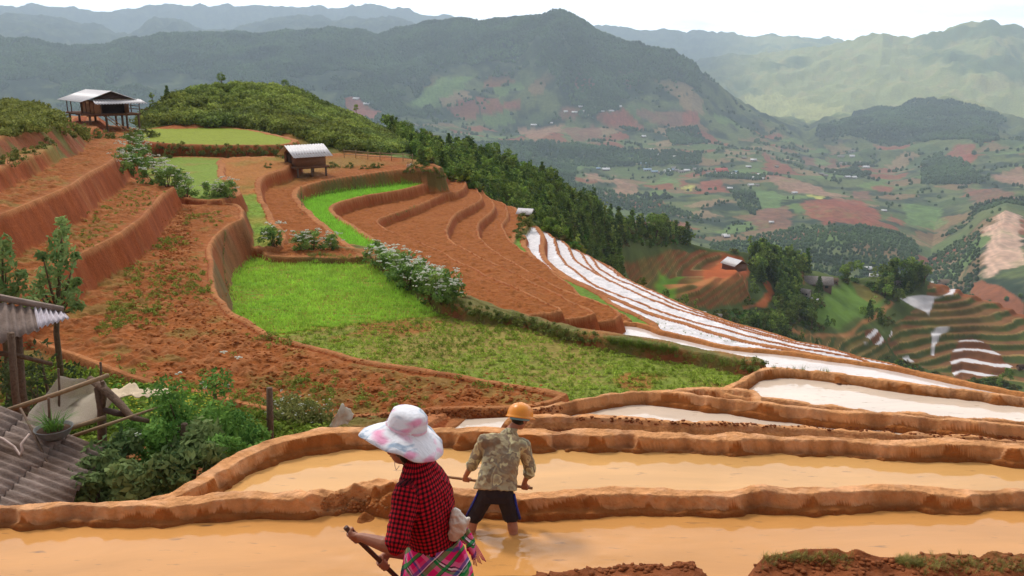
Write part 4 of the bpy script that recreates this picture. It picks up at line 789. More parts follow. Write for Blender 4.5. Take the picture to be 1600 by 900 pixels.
# ------------------------------------------------------------------ sheds, huts, houses
def bxm(c, s, rot=None):
    V = np.array([(x, y, z) for x in (-.5, .5) for y in (-.5, .5) for z in (-.5, .5)])*np.asarray(s, float)
    F = np.array([(0, 1, 3, 2), (4, 6, 7, 5), (0, 4, 5, 1), (2, 3, 7, 6), (0, 2, 6, 4), (1, 5, 7, 3)])
    if rot is not None: V = V@np.asarray(rot).T
    return V+np.asarray(c, float), F
def beam(a, b, w, h=None):
    a, b = np.asarray(a, float), np.asarray(b, float); t = (b-a)/np.linalg.norm(b-a); up = np.array([0, 0, 1.]) if abs(t[2]) < .9 else np.array([1., 0, 0])
    s = np.cross(t, up); s /= np.linalg.norm(s); u = np.cross(s, t); return bxm((a+b)/2, (np.linalg.norm(b-a), w, h or w), np.stack([t, s, u], 1))
def sheet(p00, p10, p11, p01, waves, amp=.025, nv=2, thick=.008, jag=None):
    """corrugated sheet: u runs across the waves from p0* to p1*, v runs along them"""
    n = int(waves*8)+1; p00, p10, p11, p01 = (np.asarray(p, float) for p in (p00, p10, p11, p01)); nn = np.cross(p10-p00, p01-p00); nn /= np.linalg.norm(nn); nn *= np.sign(nn[2]) or 1; V = []
    for s_ in (0, -1):
        for i in range(nv+1):
            v = i/nv
            for k in range(n):
                u = k/(n-1); vv = v if jag is None or i < nv else v+jag(u); P_ = (p00*(1-u)+p10*u)*(1-vv)+(p01*(1-u)+p11*u)*vv
                V.append(P_+nn*(amp*math.sin(2*math.pi*waves*u)+thick*s_))
    m = n*(nv+1); F = [(i*n+k, i*n+k+1, (i+1)*n+k+1, (i+1)*n+k) for i in range(nv) for k in range(n-1)]
    F += [(m+i*n+k, m+(i+1)*n+k, m+(i+1)*n+k+1, m+i*n+k+1) for i in range(nv) for k in range(n-1)]
    F += [(k, m+k, m+k+1, k+1) for k in range(n-1)]+[(nv*n+k, nv*n+k+1, m+nv*n+k+1, m+nv*n+k) for k in range(n-1)]
    return np.array(V), np.array(F)
WHT = mat('white_metal_sheet', lin(226, 220, 220), rough=.45, spec=.4, var=.12, scale=3, bump=.1)
FIB = mat('grey_fibre_cement', lin(152, 134, 124), rough=.95, spec=.1, var=.35, scale=5, bump=.4, bscale=30, hue=lin(112, 92, 80), detail=9)
FIBW = mat('pale_fibre_cement', lin(206, 196, 202), rough=.8, spec=.2, var=.2, scale=8, bump=.2)
BAM = mat('woven_bamboo', lin(176, 132, 92), rough=.85, var=.25, scale=18, bump=.3); BRN = mat('brown_planks', lin(128, 90, 66), rough=.9, var=.35, scale=12, bump=.3)
POST = mat('weathered_post', lin(112, 90, 74), rough=.95, var=.35, scale=20, bump=.6); DARKW = mat('dark_planks', lin(70, 52, 44), rough=.9, var=.3, scale=10)
THATCH = mat('brown_thatch', lin(120, 98, 78), rough=1, var=.4, scale=16, bump=.6)
# ---- big field hut on stilts: local X = across the gable, Y = away along the ridge
o3 = V3_ = np.array
def big_hut():
    p = aty(138, 179, 68); t = empty('stilt_hut', (p[0], p[1], p[2]), math.atan2(.62, .78)); tag(t, 'white roofed bamboo hut on tall stilts at the top of the left terraces', 'hut')
    def R_(nm, parts, m, par=t, smooth=False): return tomesh(nm, parts, m, par, smooth)
    L_ = 7.4; zf = 0
    R_('platform', [bxm((1.9, L_/2-.1, -.05), (3.9, L_+.2, .08))]+[beam((-.1, .2+k*1.8, -.12), (3.95, .2+k*1.8, -.12), .1) for k in range(5)], BRN)
    ez, rz_, xe0, xr, xe1 = .98, 1.78, -.55, 1.75, 4.05
    R_('roof_panel', [sheet((xe0, -.5, ez), (xe0, L_+.5, ez), (xr, L_+.5, rz_), (xr, -.5, rz_), 40, .018, 1)], WHT, smooth=True)
    R_('roof_panel', [sheet((xe1, -.5, ez-.08), (xe1, L_+.5, ez-.08), (xr, L_+.5, rz_), (xr, -.5, rz_), 40, .018, 1)], WHT, smooth=True)
    R_('awning', [sheet((.35, -.3, 1.12), (3.9, -.3, 1.12), (4.1, -1.5, .82), (.25, -1.5, .82), 18, .03, 1)], WHT, smooth=True)
    R_('gable', [(np.array([(.2, -.25, 1.15), (3.4, -.25, 1.15), (1.75, -.25, 1.7), (.2, -.2, 1.15), (3.4, -.2, 1.15), (1.75, -.2, 1.7)]), np.array([(0, 1, 2, 0), (3, 5, 4, 3), (0, 3, 4, 1), (1, 4, 5, 2), (2, 5, 3, 0)]))], DARKW)
    w = R_('wall', [bxm((.55, 2.2, .5), (.06, 3.9, 1.0)), bxm((3.1, 2.2, .5), (.06, 3.9, 1.0)), bxm((1.85, 4.15, .5), (2.5, .06, 1.0)), bxm((.8, .25, .5), (.5, .06, 1.0))], BAM)
    R_('wall_batten', [bxm((.5, y, .5), (.05, .07, 1.04)) for y in (.28, 1.5, 2.8, 4.1)]+[bxm((.5, 2.2, z), (.04, 3.9, .05)) for z in (.05, .95)], BRN, w)
    R_('inner_wall', [bxm((2.0, 1.4, .5), (2.2, .06, 1.0))], DARKW)
    for x, y in ((.1, .1), (.1, 3.6), (.1, 7.0), (1.3, .1), (2.5, .1), (3.75, .1), (3.75, 3.6), (3.75, 7.0), (1.3, 3.6)):
        wx, wy = p[0]+x*.78-y*.62, p[1]+x*.62+y*.78; R_('stilt', [tube([(x, y, height(wx, wy)-p[2]-.2), (x, y, -.1)], .09, 8)], POST, smooth=True)
    for x, y, zt in ((.0, 5.6, 1.05), (.0, 7.1, 1.05), (.95, -.15, 1.05), (3.7, -.6, .95), (3.75, 2.0, 1.0), (3.75, 4.5, 1.0), (3.75, 6.9, 1.0), (-.2, 1.2, 1.0)): R_('roof_post', [tube([(x, y, -.1), (x, y, zt)], .045, 6)], POST, smooth=True)
    R_('railing', [beam((3.85, .2, z), (3.85, 7.2, z), .05) for z in (.3, .55)]+[beam((3.95, .2, .3), (4.6, .2, .3), .04)], BRN)
    R_('ladder', [beam((1.0, -.3, -.1), (1.9, -2.2, -1.15), .05), beam((1.3, -.3, -.1), (2.2, -2.2, -1.15), .05)], BAM)
big_hut()
def field_hut(name, label, pos, rz, L_=2.5, W_=2.2, st=.75, wh=1.0, rise=.55, sc=1., wall=BRN, roofm=WHT, group=None, stilts=True, cat='hut'):
    t = empty(name, tuple(pos), rz); t.scale = (sc,)*3; tag(t, label, cat, group)
    def R_(nm, parts, m, par=t, smooth=False): return tomesh(nm, parts, m, par, smooth)
    x0, x1, y0, y1 = -L_/2, L_/2, -W_/2, W_/2; oh = .45
    R_('floor', [bxm((0, 0, st-.04), (L_+.5, W_+.4, .07))]+[beam((x0-.3, y, st-.12), (x1+.3, y, st-.12), .09) for y in (y0, 0, y1)], BRN)
    w = R_('wall', [bxm((0, y0, st+wh/2), (L_, .05, wh)), bxm((0, y1, st+wh/2), (L_, .05, wh)), bxm((x1, 0, st+wh/2), (.05, W_, wh)), bxm((x0, -W_*.3, st+wh/2), (.05, W_*.4, wh)), bxm((x0, W_*.42, st+wh/2), (.05, W_*.16, wh))]
       +[(np.array([(x, y0, st+wh), (x, y1, st+wh), (x, 0, st+wh+rise*.92), (x+.04, y0, st+wh), (x+.04, y1, st+wh), (x+.04, 0, st+wh+rise*.92)]), np.array([(0, 1, 2, 0), (3, 5, 4, 3), (0, 3, 4, 1)])) for x in (x0, x1-.04)], wall)
    R_('door_opening', [bxm((x0+.08, W_*.12, st+wh*.5), (.04, W_*.44, wh*.98))], DARKW, w)
    e = st+wh-rise*oh/(W_/2)
    for s in (-1, 1): R_('roof_panel', [sheet((x0-oh, s*(y1+oh), e), (x1+oh, s*(y1+oh), e), (x1+oh, 0, st+wh+rise), (x0-oh, 0, st+wh+rise), 14, .02, 1)], roofm, smooth=True)
    if stilts:
        c, s = math.cos(rz), math.sin(rz)
        for x in (x0, 0, x1):
            for y in (y0, y1):
                wx, wy = pos[0]+sc*(x*c-y*s), pos[1]+sc*(x*s+y*c); R_('stilt', [tube([(x, y, (height(wx, wy)-pos[2])/sc-.25), (x, y, st)], .085, 8)], POST, smooth=True)
    return t
p = hit(478, 274, 20); field_hut('stilt_hut', 'small white roofed plank hut on short stilts beside the bright green strip', p, R(38), 2.35, 2.3, .8, 1.0, .6)
p = hit(820, 338, 40); field_hut('field_hut', 'tiny pale roofed hut at the forest edge above the white terraces', p+np.array([.1, .8, -.1]), R(-20), .85, .8, .15, .42, .25, sc=.8, stilts=True)
p = hit(1147, 421, 100); D__ = p[1]; field_hut('farmhouse', 'white roofed plank farmhouse on bare red earth beyond the white terraces', p, R(-62), 5.2, 4.6, .05, 1.9, 1.3, sc=D__/240, stilts=False, cat='house')
# ---- village houses and sheds, near and far
WALLS = [mat('cream_plaster', lin(214, 202, 184), rough=.9, var=.1), mat('brown_boards', lin(120, 96, 80), rough=.9, var=.2), mat('grey_block', lin(168, 160, 152), rough=.9, var=.1)]
ROOFS = [WHT, mat('grey_roof_tiles', lin(146, 136, 130), rough=.9, var=.3, scale=2), mat('red_roof_tiles', lin(190, 86, 70), rough=.8, var=.2, scale=2), THATCH, mat('blue_metal_sheet', lin(150, 172, 196), rough=.5, var=.1)]
GLZ = mat('dark_window_glass', lin(50, 56, 62), rough=.15, spec=.6, var=.05)
def house(u, v, wpx, hpx, rz, wall, roof, label, group=None, rmin=100, name='house', wins=2):
    q = hit(u, v, rmin)
    if q is None: return
    k = q[1]*1.0/FPX*(1.12 if rmin > 500 else 1.03); W_ = wpx*k; H_ = hpx*k; D_ = W_*.62; wh = H_*.55; ri = H_*.45
    t = empty(name, (q[0], q[1]+D_/2, min(q[2], height(q[0], q[1]+D_/2))-.1*H_), rz); tag(t, label, 'house', group)
    x, y = W_/2, D_/2; zb = -H_*.5
    w_ = tomesh('wall', [bxm((0, 0, (wh+zb)/2), (W_*.92, D_*.9, wh-zb)), (np.array([(s*W_*.46, -y*.9, wh) for s in (-1, 1)]+[(s*W_*.46, y*.9, wh) for s in (-1, 1)]+[(s*W_*.46, 0, wh+ri*.95) for s in (-1, 1)]), np.array([(0, 2, 4, 0), (1, 5, 3, 1)]))], wall, t, False)
    tomesh('roof', [(np.array([(sx*x*1.05, -y*1.15, wh-ri*.12) for sx in (-1, 1)]+[(sx*x*1.05, 0, wh+ri) for sx in (-1, 1)]+[(sx*x*1.05, y*1.15, wh-ri*.12) for sx in (-1, 1)]+[(sx*x*1.05, -y*1.15, wh-ri*.22) for sx in (-1, 1)]+[(sx*x*1.05, 0, wh+ri*.9) for sx in (-1, 1)]+[(sx*x*1.05, y*1.15, wh-ri*.22) for sx in (-1, 1)]),
        np.array([(0, 1, 3, 2), (2, 3, 5, 4), (6, 8, 9, 7), (8, 10, 11, 9), (0, 6, 7, 1), (4, 5, 11, 10), (0, 2, 8, 6), (1, 7, 9, 3), (2, 4, 10, 8), (3, 9, 11, 5)]))], roof, t, False)
    for j in range(wins): tomesh('window', [bxm((W_*(-.28+.56*j/max(1, wins-1)), -D_*.455, wh*.55), (W_*.12, D_*.02, wh*.38))], GLZ, w_, False)
    tomesh('door', [bxm((0, -D_*.455, wh*.4), (W_*.1, D_*.02, wh*.75))], DARKW, w_, False)
    return t
house(1282, 452, 42, 20, R(-12), WALLS[1], ROOFS[1], 'long dark grey roofed farmhouse left of the rounded green slope'); house(1303, 443, 15, 9, R(-10), WALLS[1], THATCH, 'small tan roofed shed behind the dark grey farmhouse')
house(1258, 462, 20, 11, R(-35), WALLS[2], ROOFS[1], 'low grey roofed shed in front of the dark grey farmhouse'); house(1272, 474, 15, 9, R(-20), WALLS[1], ROOFS[0], 'small white roofed hut below the dark grey farmhouse')
house(1357, 424, 12, 8, R(10), WALLS[1], ROOFS[0], 'white roofed house half hidden by trees above the green slope'); house(1367, 432, 13, 8, R(-30), WALLS[1], ROOFS[0], 'white roofed shed just below another white roofed house above the green slope')
house(1404, 446, 14, 8, R(-15), WALLS[2], ROOFS[1], 'small grey roofed shed at the left end of the right hand terraces'); house(1485, 442, 26, 9, R(3), WALLS[1], THATCH, 'long brown roofed shed on the crest above the red field')
house(1136, 372, 10, 6, R(5), WALLS[1], ROOFS[0], 'lone white roofed hut in the woods above the farmhouse'); house(1597, 578, 12, 9, R(5), WALLS[1], DARKW, 'dark hut at the right edge beside the striped terraces')
house(1098, 492, 12, 6, R(-25), WALLS[1], ROOFS[0], 'white roofed shelter half hidden below the end of the white terraces'); house(1122, 498, 14, 8, R(-20), WALLS[1], ROOFS[1], 'grey shelter beside the path below the white terraces')
random.seed(21)
UP = [(907, 168), (929, 170), (967, 168), (955, 175), (922, 181), (884, 176), (898, 177), (834, 197), (861, 194), (940, 176), (912, 175)]
for u, v in UP: house(u, v, random.uniform(5, 9), 3.2, random.uniform(-.5, .5), random.choice(WALLS), ROOFS[0], 'tiny white roofed house in the hamlet high among red fields on the middle slope', 'hamlet houses on the middle slope', 600, wins=1)
for u, v, l in ((1006, 215, 'lone white roofed house below the large red fields of the middle slope'), (1018, 236, 'bright white roofed house above the valley village'), (1029, 244, 'low white roofed house between two others above the valley village'), (1054, 247, 'small white roofed house at the end of the tree line above the village'),
                (556, 156, 'tiny white house above the red field behind the scrubby hill'), (572, 164, 'tiny white house inside the red field behind the scrubby hill'), (527, 169, 'tiny pale house left of the red field behind the scrubby hill'), (1132, 369, 'pale shed between the wood and the red field'), (1206, 349, 'small white house in the lower red field'), (1382, 331, 'small white hut beside the big purple red field'), (1141, 296, 'tiny white hut between the red and the green field')):
    house(u, v, random.uniform(6, 9), 3.6, random.uniform(-.4, .4), random.choice(WALLS), ROOFS[0], l, None, 600, wins=1)
for u, v in [(1006, 257), (1012, 267), (1023, 270), (1032, 272), (1043, 270), (1049, 267), (1057, 268), (1066, 270), (1074, 268), (1088, 266), (1107, 272), (935, 265), (947, 267), (1053, 265), (1067, 269), (1139, 278), (1147, 274), (1150, 270)]:
    house(u, v, random.uniform(6, 11), random.uniform(3, 4.5), random.uniform(-.3, .3), random.choice(WALLS), random.choice(ROOFS[:2]+ROOFS[4:]), 'tiny pale house in the row of the valley village', 'houses of the valley village', 600, wins=2)
house(1128, 272, 17, 9, R(4), WALLS[0], ROOFS[2], 'large red roofed building at the right end of the valley village', None, 600, wins=4, name='school_building')
for u, v in [(1163, 248), (1174, 291), (1184, 291), (1181, 279), (1187, 275), (1191, 281), (1242, 303), (1332, 246), (1342, 255), (1318, 257), (1354, 263), (1284, 273), (1304, 271), (1321, 274), (1325, 278), (1335, 279), (1332, 238), (1315, 246), (1214, 262), (1170, 262), (1178, 252), (1290, 276)]:
    house(u, v, random.uniform(5, 10), random.uniform(2.8, 4), random.uniform(-.4, .4), random.choice(WALLS), random.choice(ROOFS[:2]), 'tiny pale house scattered across the valley floor to the right of the village', 'houses across the valley floor', 600, wins=1)

# ---- low shed at the lower left, its roof of broken fibre-cement sheets
E1, E2, U1, U2 = aty(160, 703, 10.9), aty(78, 822, 9.2), aty(0, 640, 11.5), aty(-135, 745, 9.75)
sh = empty('low_shed', tuple((E1+E2)/2)); tag(sh, 'low shed with an old grey corrugated fibre cement roof at the lower left', 'shed'); SO = (E1+E2)/2
def Q(s, t): return (E2*(1-s)+E1*s)*(1-t)+(U2*(1-s)+U1*s)*t-SO       # s along the eave (near to far), t up the slope
random.seed(4); k = 0
for r, (t0, t1) in enumerate(((0, .42), (.36, .80), (.74, 1.2))):
    for c in range(6):
        s0, s1 = c/6-.004, c/6+.175; dz = np.array([0, 0, .012*r+.006*(c % 2)]); dt = random.uniform(-.05, .05) if r else random.uniform(-.05, .02)
        tomesh('roof_sheet', [sheet(Q(s0, t1)+dz, Q(s1, t1)+dz, Q(s1, t0+dt)+dz, Q(s0, t0+dt)+dz, 2.3, .026, 3, .01)], FIB, sh)
for s, t in ((.05, .08), (.95, .08), (.05, .9), (.95, .9)):
    b = Q(s, t); W_ = b+SO; tomesh('post', [tube([(b[0], b[1], height(W_[0], W_[1])-SO[2]-.1), b-np.array([0, 0, .04])], .045, 8)], POST, sh)
tomesh('rafter', [tube([Q(s, 0)-np.array([0, 0, .05]), Q(s, 1.2)-np.array([0, 0, .05])], .03, 6) for s in (.03, .5, .97)]+[tube([Q(0, t)-np.array([0, 0, .07]), Q(1, t)-np.array([0, 0, .07])], .03, 6) for t in (.05, .6, 1.1)], POST, sh)
tomesh('plank_wall', [beam(np.array([Q(s, .1)[0], Q(s, .1)[1], Q(s, .1)[2]-.35]), np.array([Q(s, 1.0)[0], Q(s, 1.0)[1], Q(s, .1)[2]-.35]), .03, .5) for s in (.04, .96)], BRN, sh, False)
# ---- open shed behind it
A0, A1, B0, B1 = aty(-70, 455, 14.7), aty(99, 487, 15.6), aty(-70, 562, 13.5), aty(108, 496, 15.2)
s2 = empty('open_shed', tuple(A1)); tag(s2, 'open shed with a sagging grey corrugated roof patched with pale sheets at the left edge', 'shed')
def Q2(s, t): return (B0*(1-s)+B1*s)*(1-t)+(A0*(1-s)+A1*s)*t-A1
for c, (s0, s1, m) in enumerate(((0, .26, FIB), (.25, .5, FIB), (.49, .72, FIB), (.71, .86, FIBW), (.85, 1.0, FIBW))):
    dz = np.array([0, 0, .01*(c % 2)]); tomesh('roof_sheet', [sheet(Q2(s0, .92)+dz, Q2(s1, .92)+dz, Q2(s1, -.03*(c % 3))+dz, Q2(s0, 0)+dz, 3, .028, 3, .012)], m, s2)
tomesh('ridge_board', [beam(Q2(0, 1)+np.array([0, 0, .04]), Q2(1.0, 1)+np.array([0, 0, .04]), .16, .10)], FIB, s2, False)
for u, y in ((15, 14.2), (27, 14.6), (-40, 13.9)):
    g_ = aty(u, 560, y); z = height(g_[0], g_[1]); top = aty(u+2, 520, y); tomesh('post', [tube([np.array((g_[0]+.04, g_[1], z-.1))-A1, np.array((g_[0], g_[1], (z+top[2])/2))-A1, top-A1], [.075, .065, .06], 8)], POST, s2)
tomesh('cross_pole', [tube([aty(-30, 548, 14.3)-A1, aty(30, 556, 14.4)-A1, aty(82, 569, 14.5)-A1], [.05, .045, .035], 7)], POST, s2)
# ---- rack of rough poles with a draped net beside the low shed
def pole(name, pts, rad, label, cat, m=POST, group=None):
    P_ = [aty(*q) for q in pts]; o = empty(name, tuple(P_[0])); tag(o, label, cat, group); tomesh('shaft', [tube([q-P_[0] for q in P_], rad, 9)], m, o); return o
rk = empty('pole_rack', tuple(aty(160, 690, 12.2))); RO = aty(160, 690, 12.2); tag(rk, 'rack of rough forked posts and poles standing among the bushes beside the low shed', 'rack')
rp = lambda *q: aty(*q)-RO
BAMB = mat('pale_bamboo', lin(158, 128, 96), rough=.6, var=.25, scale=14, bump=.2)
tomesh('forked_post', [tube([rp(161, 760, 12.2), rp(160, 690, 12.2), rp(159, 640, 12.2), rp(152, 606, 12.2)], [.075, .07, .065, .05], 9), tube([rp(159, 640, 12.2), rp(163, 620, 12.18), rp(160, 596, 12.15)], [.05, .04, .03], 8)], POST, rk)
tomesh('brace_log', [tube([rp(140, 592, 12.3), rp(165, 610, 12.1), rp(188, 632, 11.9), rp(206, 652, 11.7), rp(232, 658, 11.6)], [.055, .06, .06, .05, .03], 9)], POST, rk)
tomesh('cross_log', [tube([rp(164, 641, 12.15), rp(185, 646, 12.0), rp(204, 648, 11.8)], [.045, .05, .04], 9)], DARKW, rk)
tomesh('long_pole', [tube([rp(12, 641, 11.6), rp(90, 615, 11.85), rp(170, 586, 12.15)], [.038, .035, .034], 9)], BAMB, rk)
tomesh('lower_pole', [tube([rp(108, 670, 11.6), rp(164, 652, 12.0)], [.035, .035], 8), tube([rp(112, 682, 11.3), rp(175, 661, 11.5), rp(246, 637, 11.9)], [.026, .024, .018], 8)], BAMB, rk)
def cloth(name, grid, m, label, cat, sub=4, nz=.02, thick=.004):
    """sheet of cloth through a grid of points"""
    G = np.array([[aty(*q) for q in row] for row in grid]); a, b = G.shape[:2]; uu = np.linspace(0, a-1, (a-1)*sub+1); vv = np.linspace(0, b-1, (b-1)*sub+1); V = []
    for x in uu:
        i = min(int(x), a-2); fx = x-i
        for y in vv:
            j = min(int(y), b-2); fy = y-j; sx, sy = fx*fx*(3-2*fx), fy; q = G[i, j]*(1-sx)*(1-sy)+G[i+1, j]*sx*(1-sy)+G[i, j+1]*(1-sx)*sy+G[i+1, j+1]*sx*sy
            V.append(q+np.array([0, 1, .6])*nz*float(fbm(np.array([x*1.7]), np.array([y*1.9]), 1, 3, 7)[0]))
    V = np.array(V); o0 = V[0].copy(); V -= o0; n, m_ = len(uu), len(vv); F = [(i*m_+j, i*m_+j+1, (i+1)*m_+j+1, (i+1)*m_+j) for i in range(n-1) for j in range(m_-1)]
    o = npmesh(name, V, np.array(F), m); o.location = tuple(o0); s = o.modifiers.new('t', 'SOLIDIFY'); s.thickness = thick; return tag(o, label, cat)
def netmat(name, col, alpha):
    m = bpy.data.materials.new(name); m.use_nodes = True; t = m.node_tree; b = t.nodes['Principled BSDF']; b.inputs['Base Color'].default_value = (*col, 1); b.inputs['Roughness'].default_value = .8
    tr = t.nodes.new('ShaderNodeBsdfTransparent'); ms = t.nodes.new('ShaderNodeMixShader'); n = t.nodes.new('ShaderNodeTexNoise'); n.inputs['Scale'].default_value = 60; mr = t.nodes.new('ShaderNodeMapRange'); mr.inputs[3].default_value = alpha-.2; mr.inputs[4].default_value = alpha+.25
    tc = t.nodes.new('ShaderNodeTexCoord'); t.links.new(tc.outputs['Object'], n.inputs['Vector']); t.links.new(n.outputs['Fac'], mr.inputs[0]); t.links.new(mr.outputs[0], ms.inputs[0]); t.links.new(tr.outputs[0], ms.inputs[1]); t.links.new(b.outputs[0], ms.inputs[2]); t.links.new(ms.outputs[0], t.nodes['Material Output'].inputs[0]); return m
NET = netmat('netting', lin(206, 190, 170), .62)
cloth('net', [[(92, 588, 13.2), (115, 592, 13.4), (140, 594, 13.4), (160, 592, 12.6)], [(75, 612, 13.0), (110, 622, 13.3), (140, 616, 13.4), (168, 606, 12.5)], [(45, 645, 12.6), (95, 648, 12.9), (112, 632, 13.2), (180, 622, 12.5)], [(38, 668, 12.4), (85, 672, 12.6), (120, 664, 12.6), (150, 660, 12.5)]], NET, 'pale torn net draped like a tent over stakes behind the low shed', 'net')
SACK = mat('pale_sackcloth', lin(212, 190, 160), rough=.9, var=.2, scale=6, bump=.3)
cloth('cloth_sheet', [[(172, 612, 13.9), (190, 608, 13.9), (208, 602, 13.9), (225, 612, 13.9), (245, 606, 13.9), (265, 612, 13.9)], [(172, 617, 13.7), (190, 617, 13.7), (210, 614, 13.7), (226, 616, 13.7), (246, 613, 13.7), (268, 614, 13.7)], [(174, 622, 13.6), (192, 621, 13.6), (212, 619, 13.6), (228, 620, 13.6), (246, 617, 13.6), (266, 617, 13.6)]], SACK, 'crumpled cream cloth lying along the far edge of the garden patch', 'cloth', 5, .07)
for pts_, l in (([(92, 640, 13.0), (93, 610, 13.1), (91, 576, 13.1)], 'thin stake holding up the top of the pale net'), ([(78, 668, 11.0), (77, 645, 11.0), (76, 622, 11.0)], 'short dark stake rising behind the potted grass'), ([(157, 600, 12.4), (158, 580, 12.4), (157, 566, 12.4)], 'thin upright stick above the end of the long pole')): pole('stake', pts_, .018, l, 'stake')
pole('stick', [(32, 638, 11.3), (50, 672, 10.9), (66, 706, 10.6), (84, 744, 10.3), (104, 776, 9.95)], [.016, .018, .019, .017, .014], 'long thin dark stick lying across the corrugated roof', 'stick')
pole('bent_pipe', [(-20, 676, 10.75), (5, 686, 10.6), (22, 698, 10.5), (32, 712, 10.4), (35, 704, 10.42), (33, 694, 10.5), (46, 678, 10.65)], .017, 'pale bent plastic pipe lying on the corrugated roof', 'pipe', mat('pinkish_pipe', lin(190, 164, 152), rough=.5, var=.15))
# basin with grass on the roof
pb = aty(85, 678, 10.9); bs = empty('planter_basin', tuple(pb)); tag(bs, 'grey basin of long green grass blades sitting on the corrugated roof', 'planter')
def lathe0(prof, seg=32):
    V = [(r*math.cos(2*math.pi*k/seg), r*math.sin(2*math.pi*k/seg), z) for r, z in prof for k in range(seg)]; return np.array(V), np.array([(i*seg+k, i*seg+(k+1) % seg, (i+1)*seg+(k+1) % seg, (i+1)*seg+k) for i in range(len(prof)-1) for k in range(seg)])
tomesh('basin', [lathe0([(.01, -.06), (.12, -.06), (.2, .0), (.245, .09), (.25, .1), (.235, .1), (.19, .01), (.11, -.045), (.01, -.045)])], mat('grey_basin', lin(112, 110, 108), rough=.7, var=.3, scale=15), bs)
tomesh('soil', [lathe0([(.01, .075), (.12, .07), (.215, .06)])], mat('dark_soil', lin(84, 58, 42), rough=1, var=.3), bs)
rg = np.random.default_rng(8)
def blades(n, r, h, rg, lean=.6, w=.012, seg=4):
    Vs = []; Fs = []; o = 0
    for k in range(n):
        a = rg.uniform(0, 6.28); rr = r*math.sqrt(rg.random()); x, y = rr*math.cos(a), rr*math.sin(a); hh = h*rg.uniform(.5, 1.1); a2 = a+rg.normal()*.6; l = lean*rg.uniform(.3, 1.2)*hh; ww = w*rg.uniform(.6, 1.2)
        for j in range(seg+1):
            t = j/seg; px, py, pz = x+math.cos(a2)*l*t*t, y+math.sin(a2)*l*t*t, hh*(t-.35*t*t*lean); q = ww*(1-t)**.7+.0006; Vs += [(px-math.sin(a2)*q, py+math.cos(a2)*q, pz), (px+math.sin(a2)*q, py-math.cos(a2)*q, pz)]
        Fs += [(o+2*j, o+2*j+1, o+2*j+3, o+2*j+2) for j in range(seg)]; o += 2*(seg+1)
    return np.array(Vs), np.array(Fs)
V, F = blades(90, .13, .34, rg, 1.0); npmesh('grass', V+np.array([0, 0, .06]), F, M_GRASS, bs, True, np.tile(lin(104, 140, 62), (len(V), 1))*rg.uniform(.7, 1.2, (len(V), 1)))
pole('fence_post', [(422, 705, 12.9), (422, 660, 12.9), (421, 606, 12.9)], [.06, .055, .05], 'weathered grey wooden post standing between the bushes and the ploughed field', 'post')
pole('stump_post', [(287, 700, 11.6), (288, 680, 11.6), (288, 662, 11.6)], [.05, .05, .048], 'short pale stump of a post poking out of the leafy bushes', 'post')
cloth('plastic_sheet', [[(534, 632, 12.75), (541, 637, 12.75), (552, 650, 12.75)], [(525, 646, 12.65), (537, 650, 12.7), (549, 656, 12.7)], [(514, 668, 12.6), (528, 667, 12.6), (543, 662, 12.65)]], mat('greyish_plastic', lin(196, 190, 172), rough=.4, spec=.4, var=.3, scale=5), 'pale plastic sheet propped up at the left end of the paddy bank', 'sheet', 4, .05)
# bamboo fence behind the hut terrace
FP = [hit(u, v, 40) for u, v in ((538, 246), (556, 247), (575, 249), (594, 250), (612, 251), (630, 252), (645, 254))]; FP = [f for f in FP if f is not None]
fe = empty('bamboo_fence', tuple(FP[0])); tag(fe, 'low fence of thin bamboo rails along the terrace behind the small hut', 'fence')
for f in FP: q = f-FP[0]; tomesh('fence_post', [tube([q-np.array([0, 0, .2]), q+np.array([0, 0, .75])], .035, 6)], BAMB, fe)
for z in (.3, .62): tomesh('rail', [tube([f-FP[0]+np.array([0, -.05, z]) for f in FP], .028, 6)], BAMB, fe)
# ------------------------------------------------------------------ people
def V3(*a): return np.array(a, float)
def cone(a, b, ra, rb, seg=12, flat=None):
    """rounded tapered limb from a to b"""
    a, b = np.asarray(a, float), np.asarray(b, float); L = np.linalg.norm(b-a)+1e-9; t = (b-a)/L; P_ = []; r_ = []
    for k in (85, 60, 30): P_.append(a-t*ra*math.sin(R(k))); r_.append(ra*math.cos(R(k)))
    for s in (0, .35, .7, 1): P_.append(a+(b-a)*s); r_.append(ra+(rb-ra)*s)
    for k in (30, 60, 85): P_.append(b+t*rb*math.sin(R(k))); r_.append(rb*math.cos(R(k)))
    return tube(P_, r_, seg)
def ell(c, r, rot=None, seg=16, rings=10):
    V = []; F = []
    for i in range(rings+1):
        th = math.pi*i/rings
        for k in range(seg): V.append((math.sin(th)*math.cos(2*math.pi*k/seg), math.sin(th)*math.sin(2*math.pi*k/seg), math.cos(th)))
    V = np.array(V)*np.asarray(r); V = V@np.asarray(rot).T if rot is not None else V
    F = [(i*seg+k, (i+1)*seg+k, (i+1)*seg+(k+1) % seg, i*seg+(k+1) % seg) for i in range(rings) for k in range(seg)]
    return V+np.asarray(c), np.array(F)
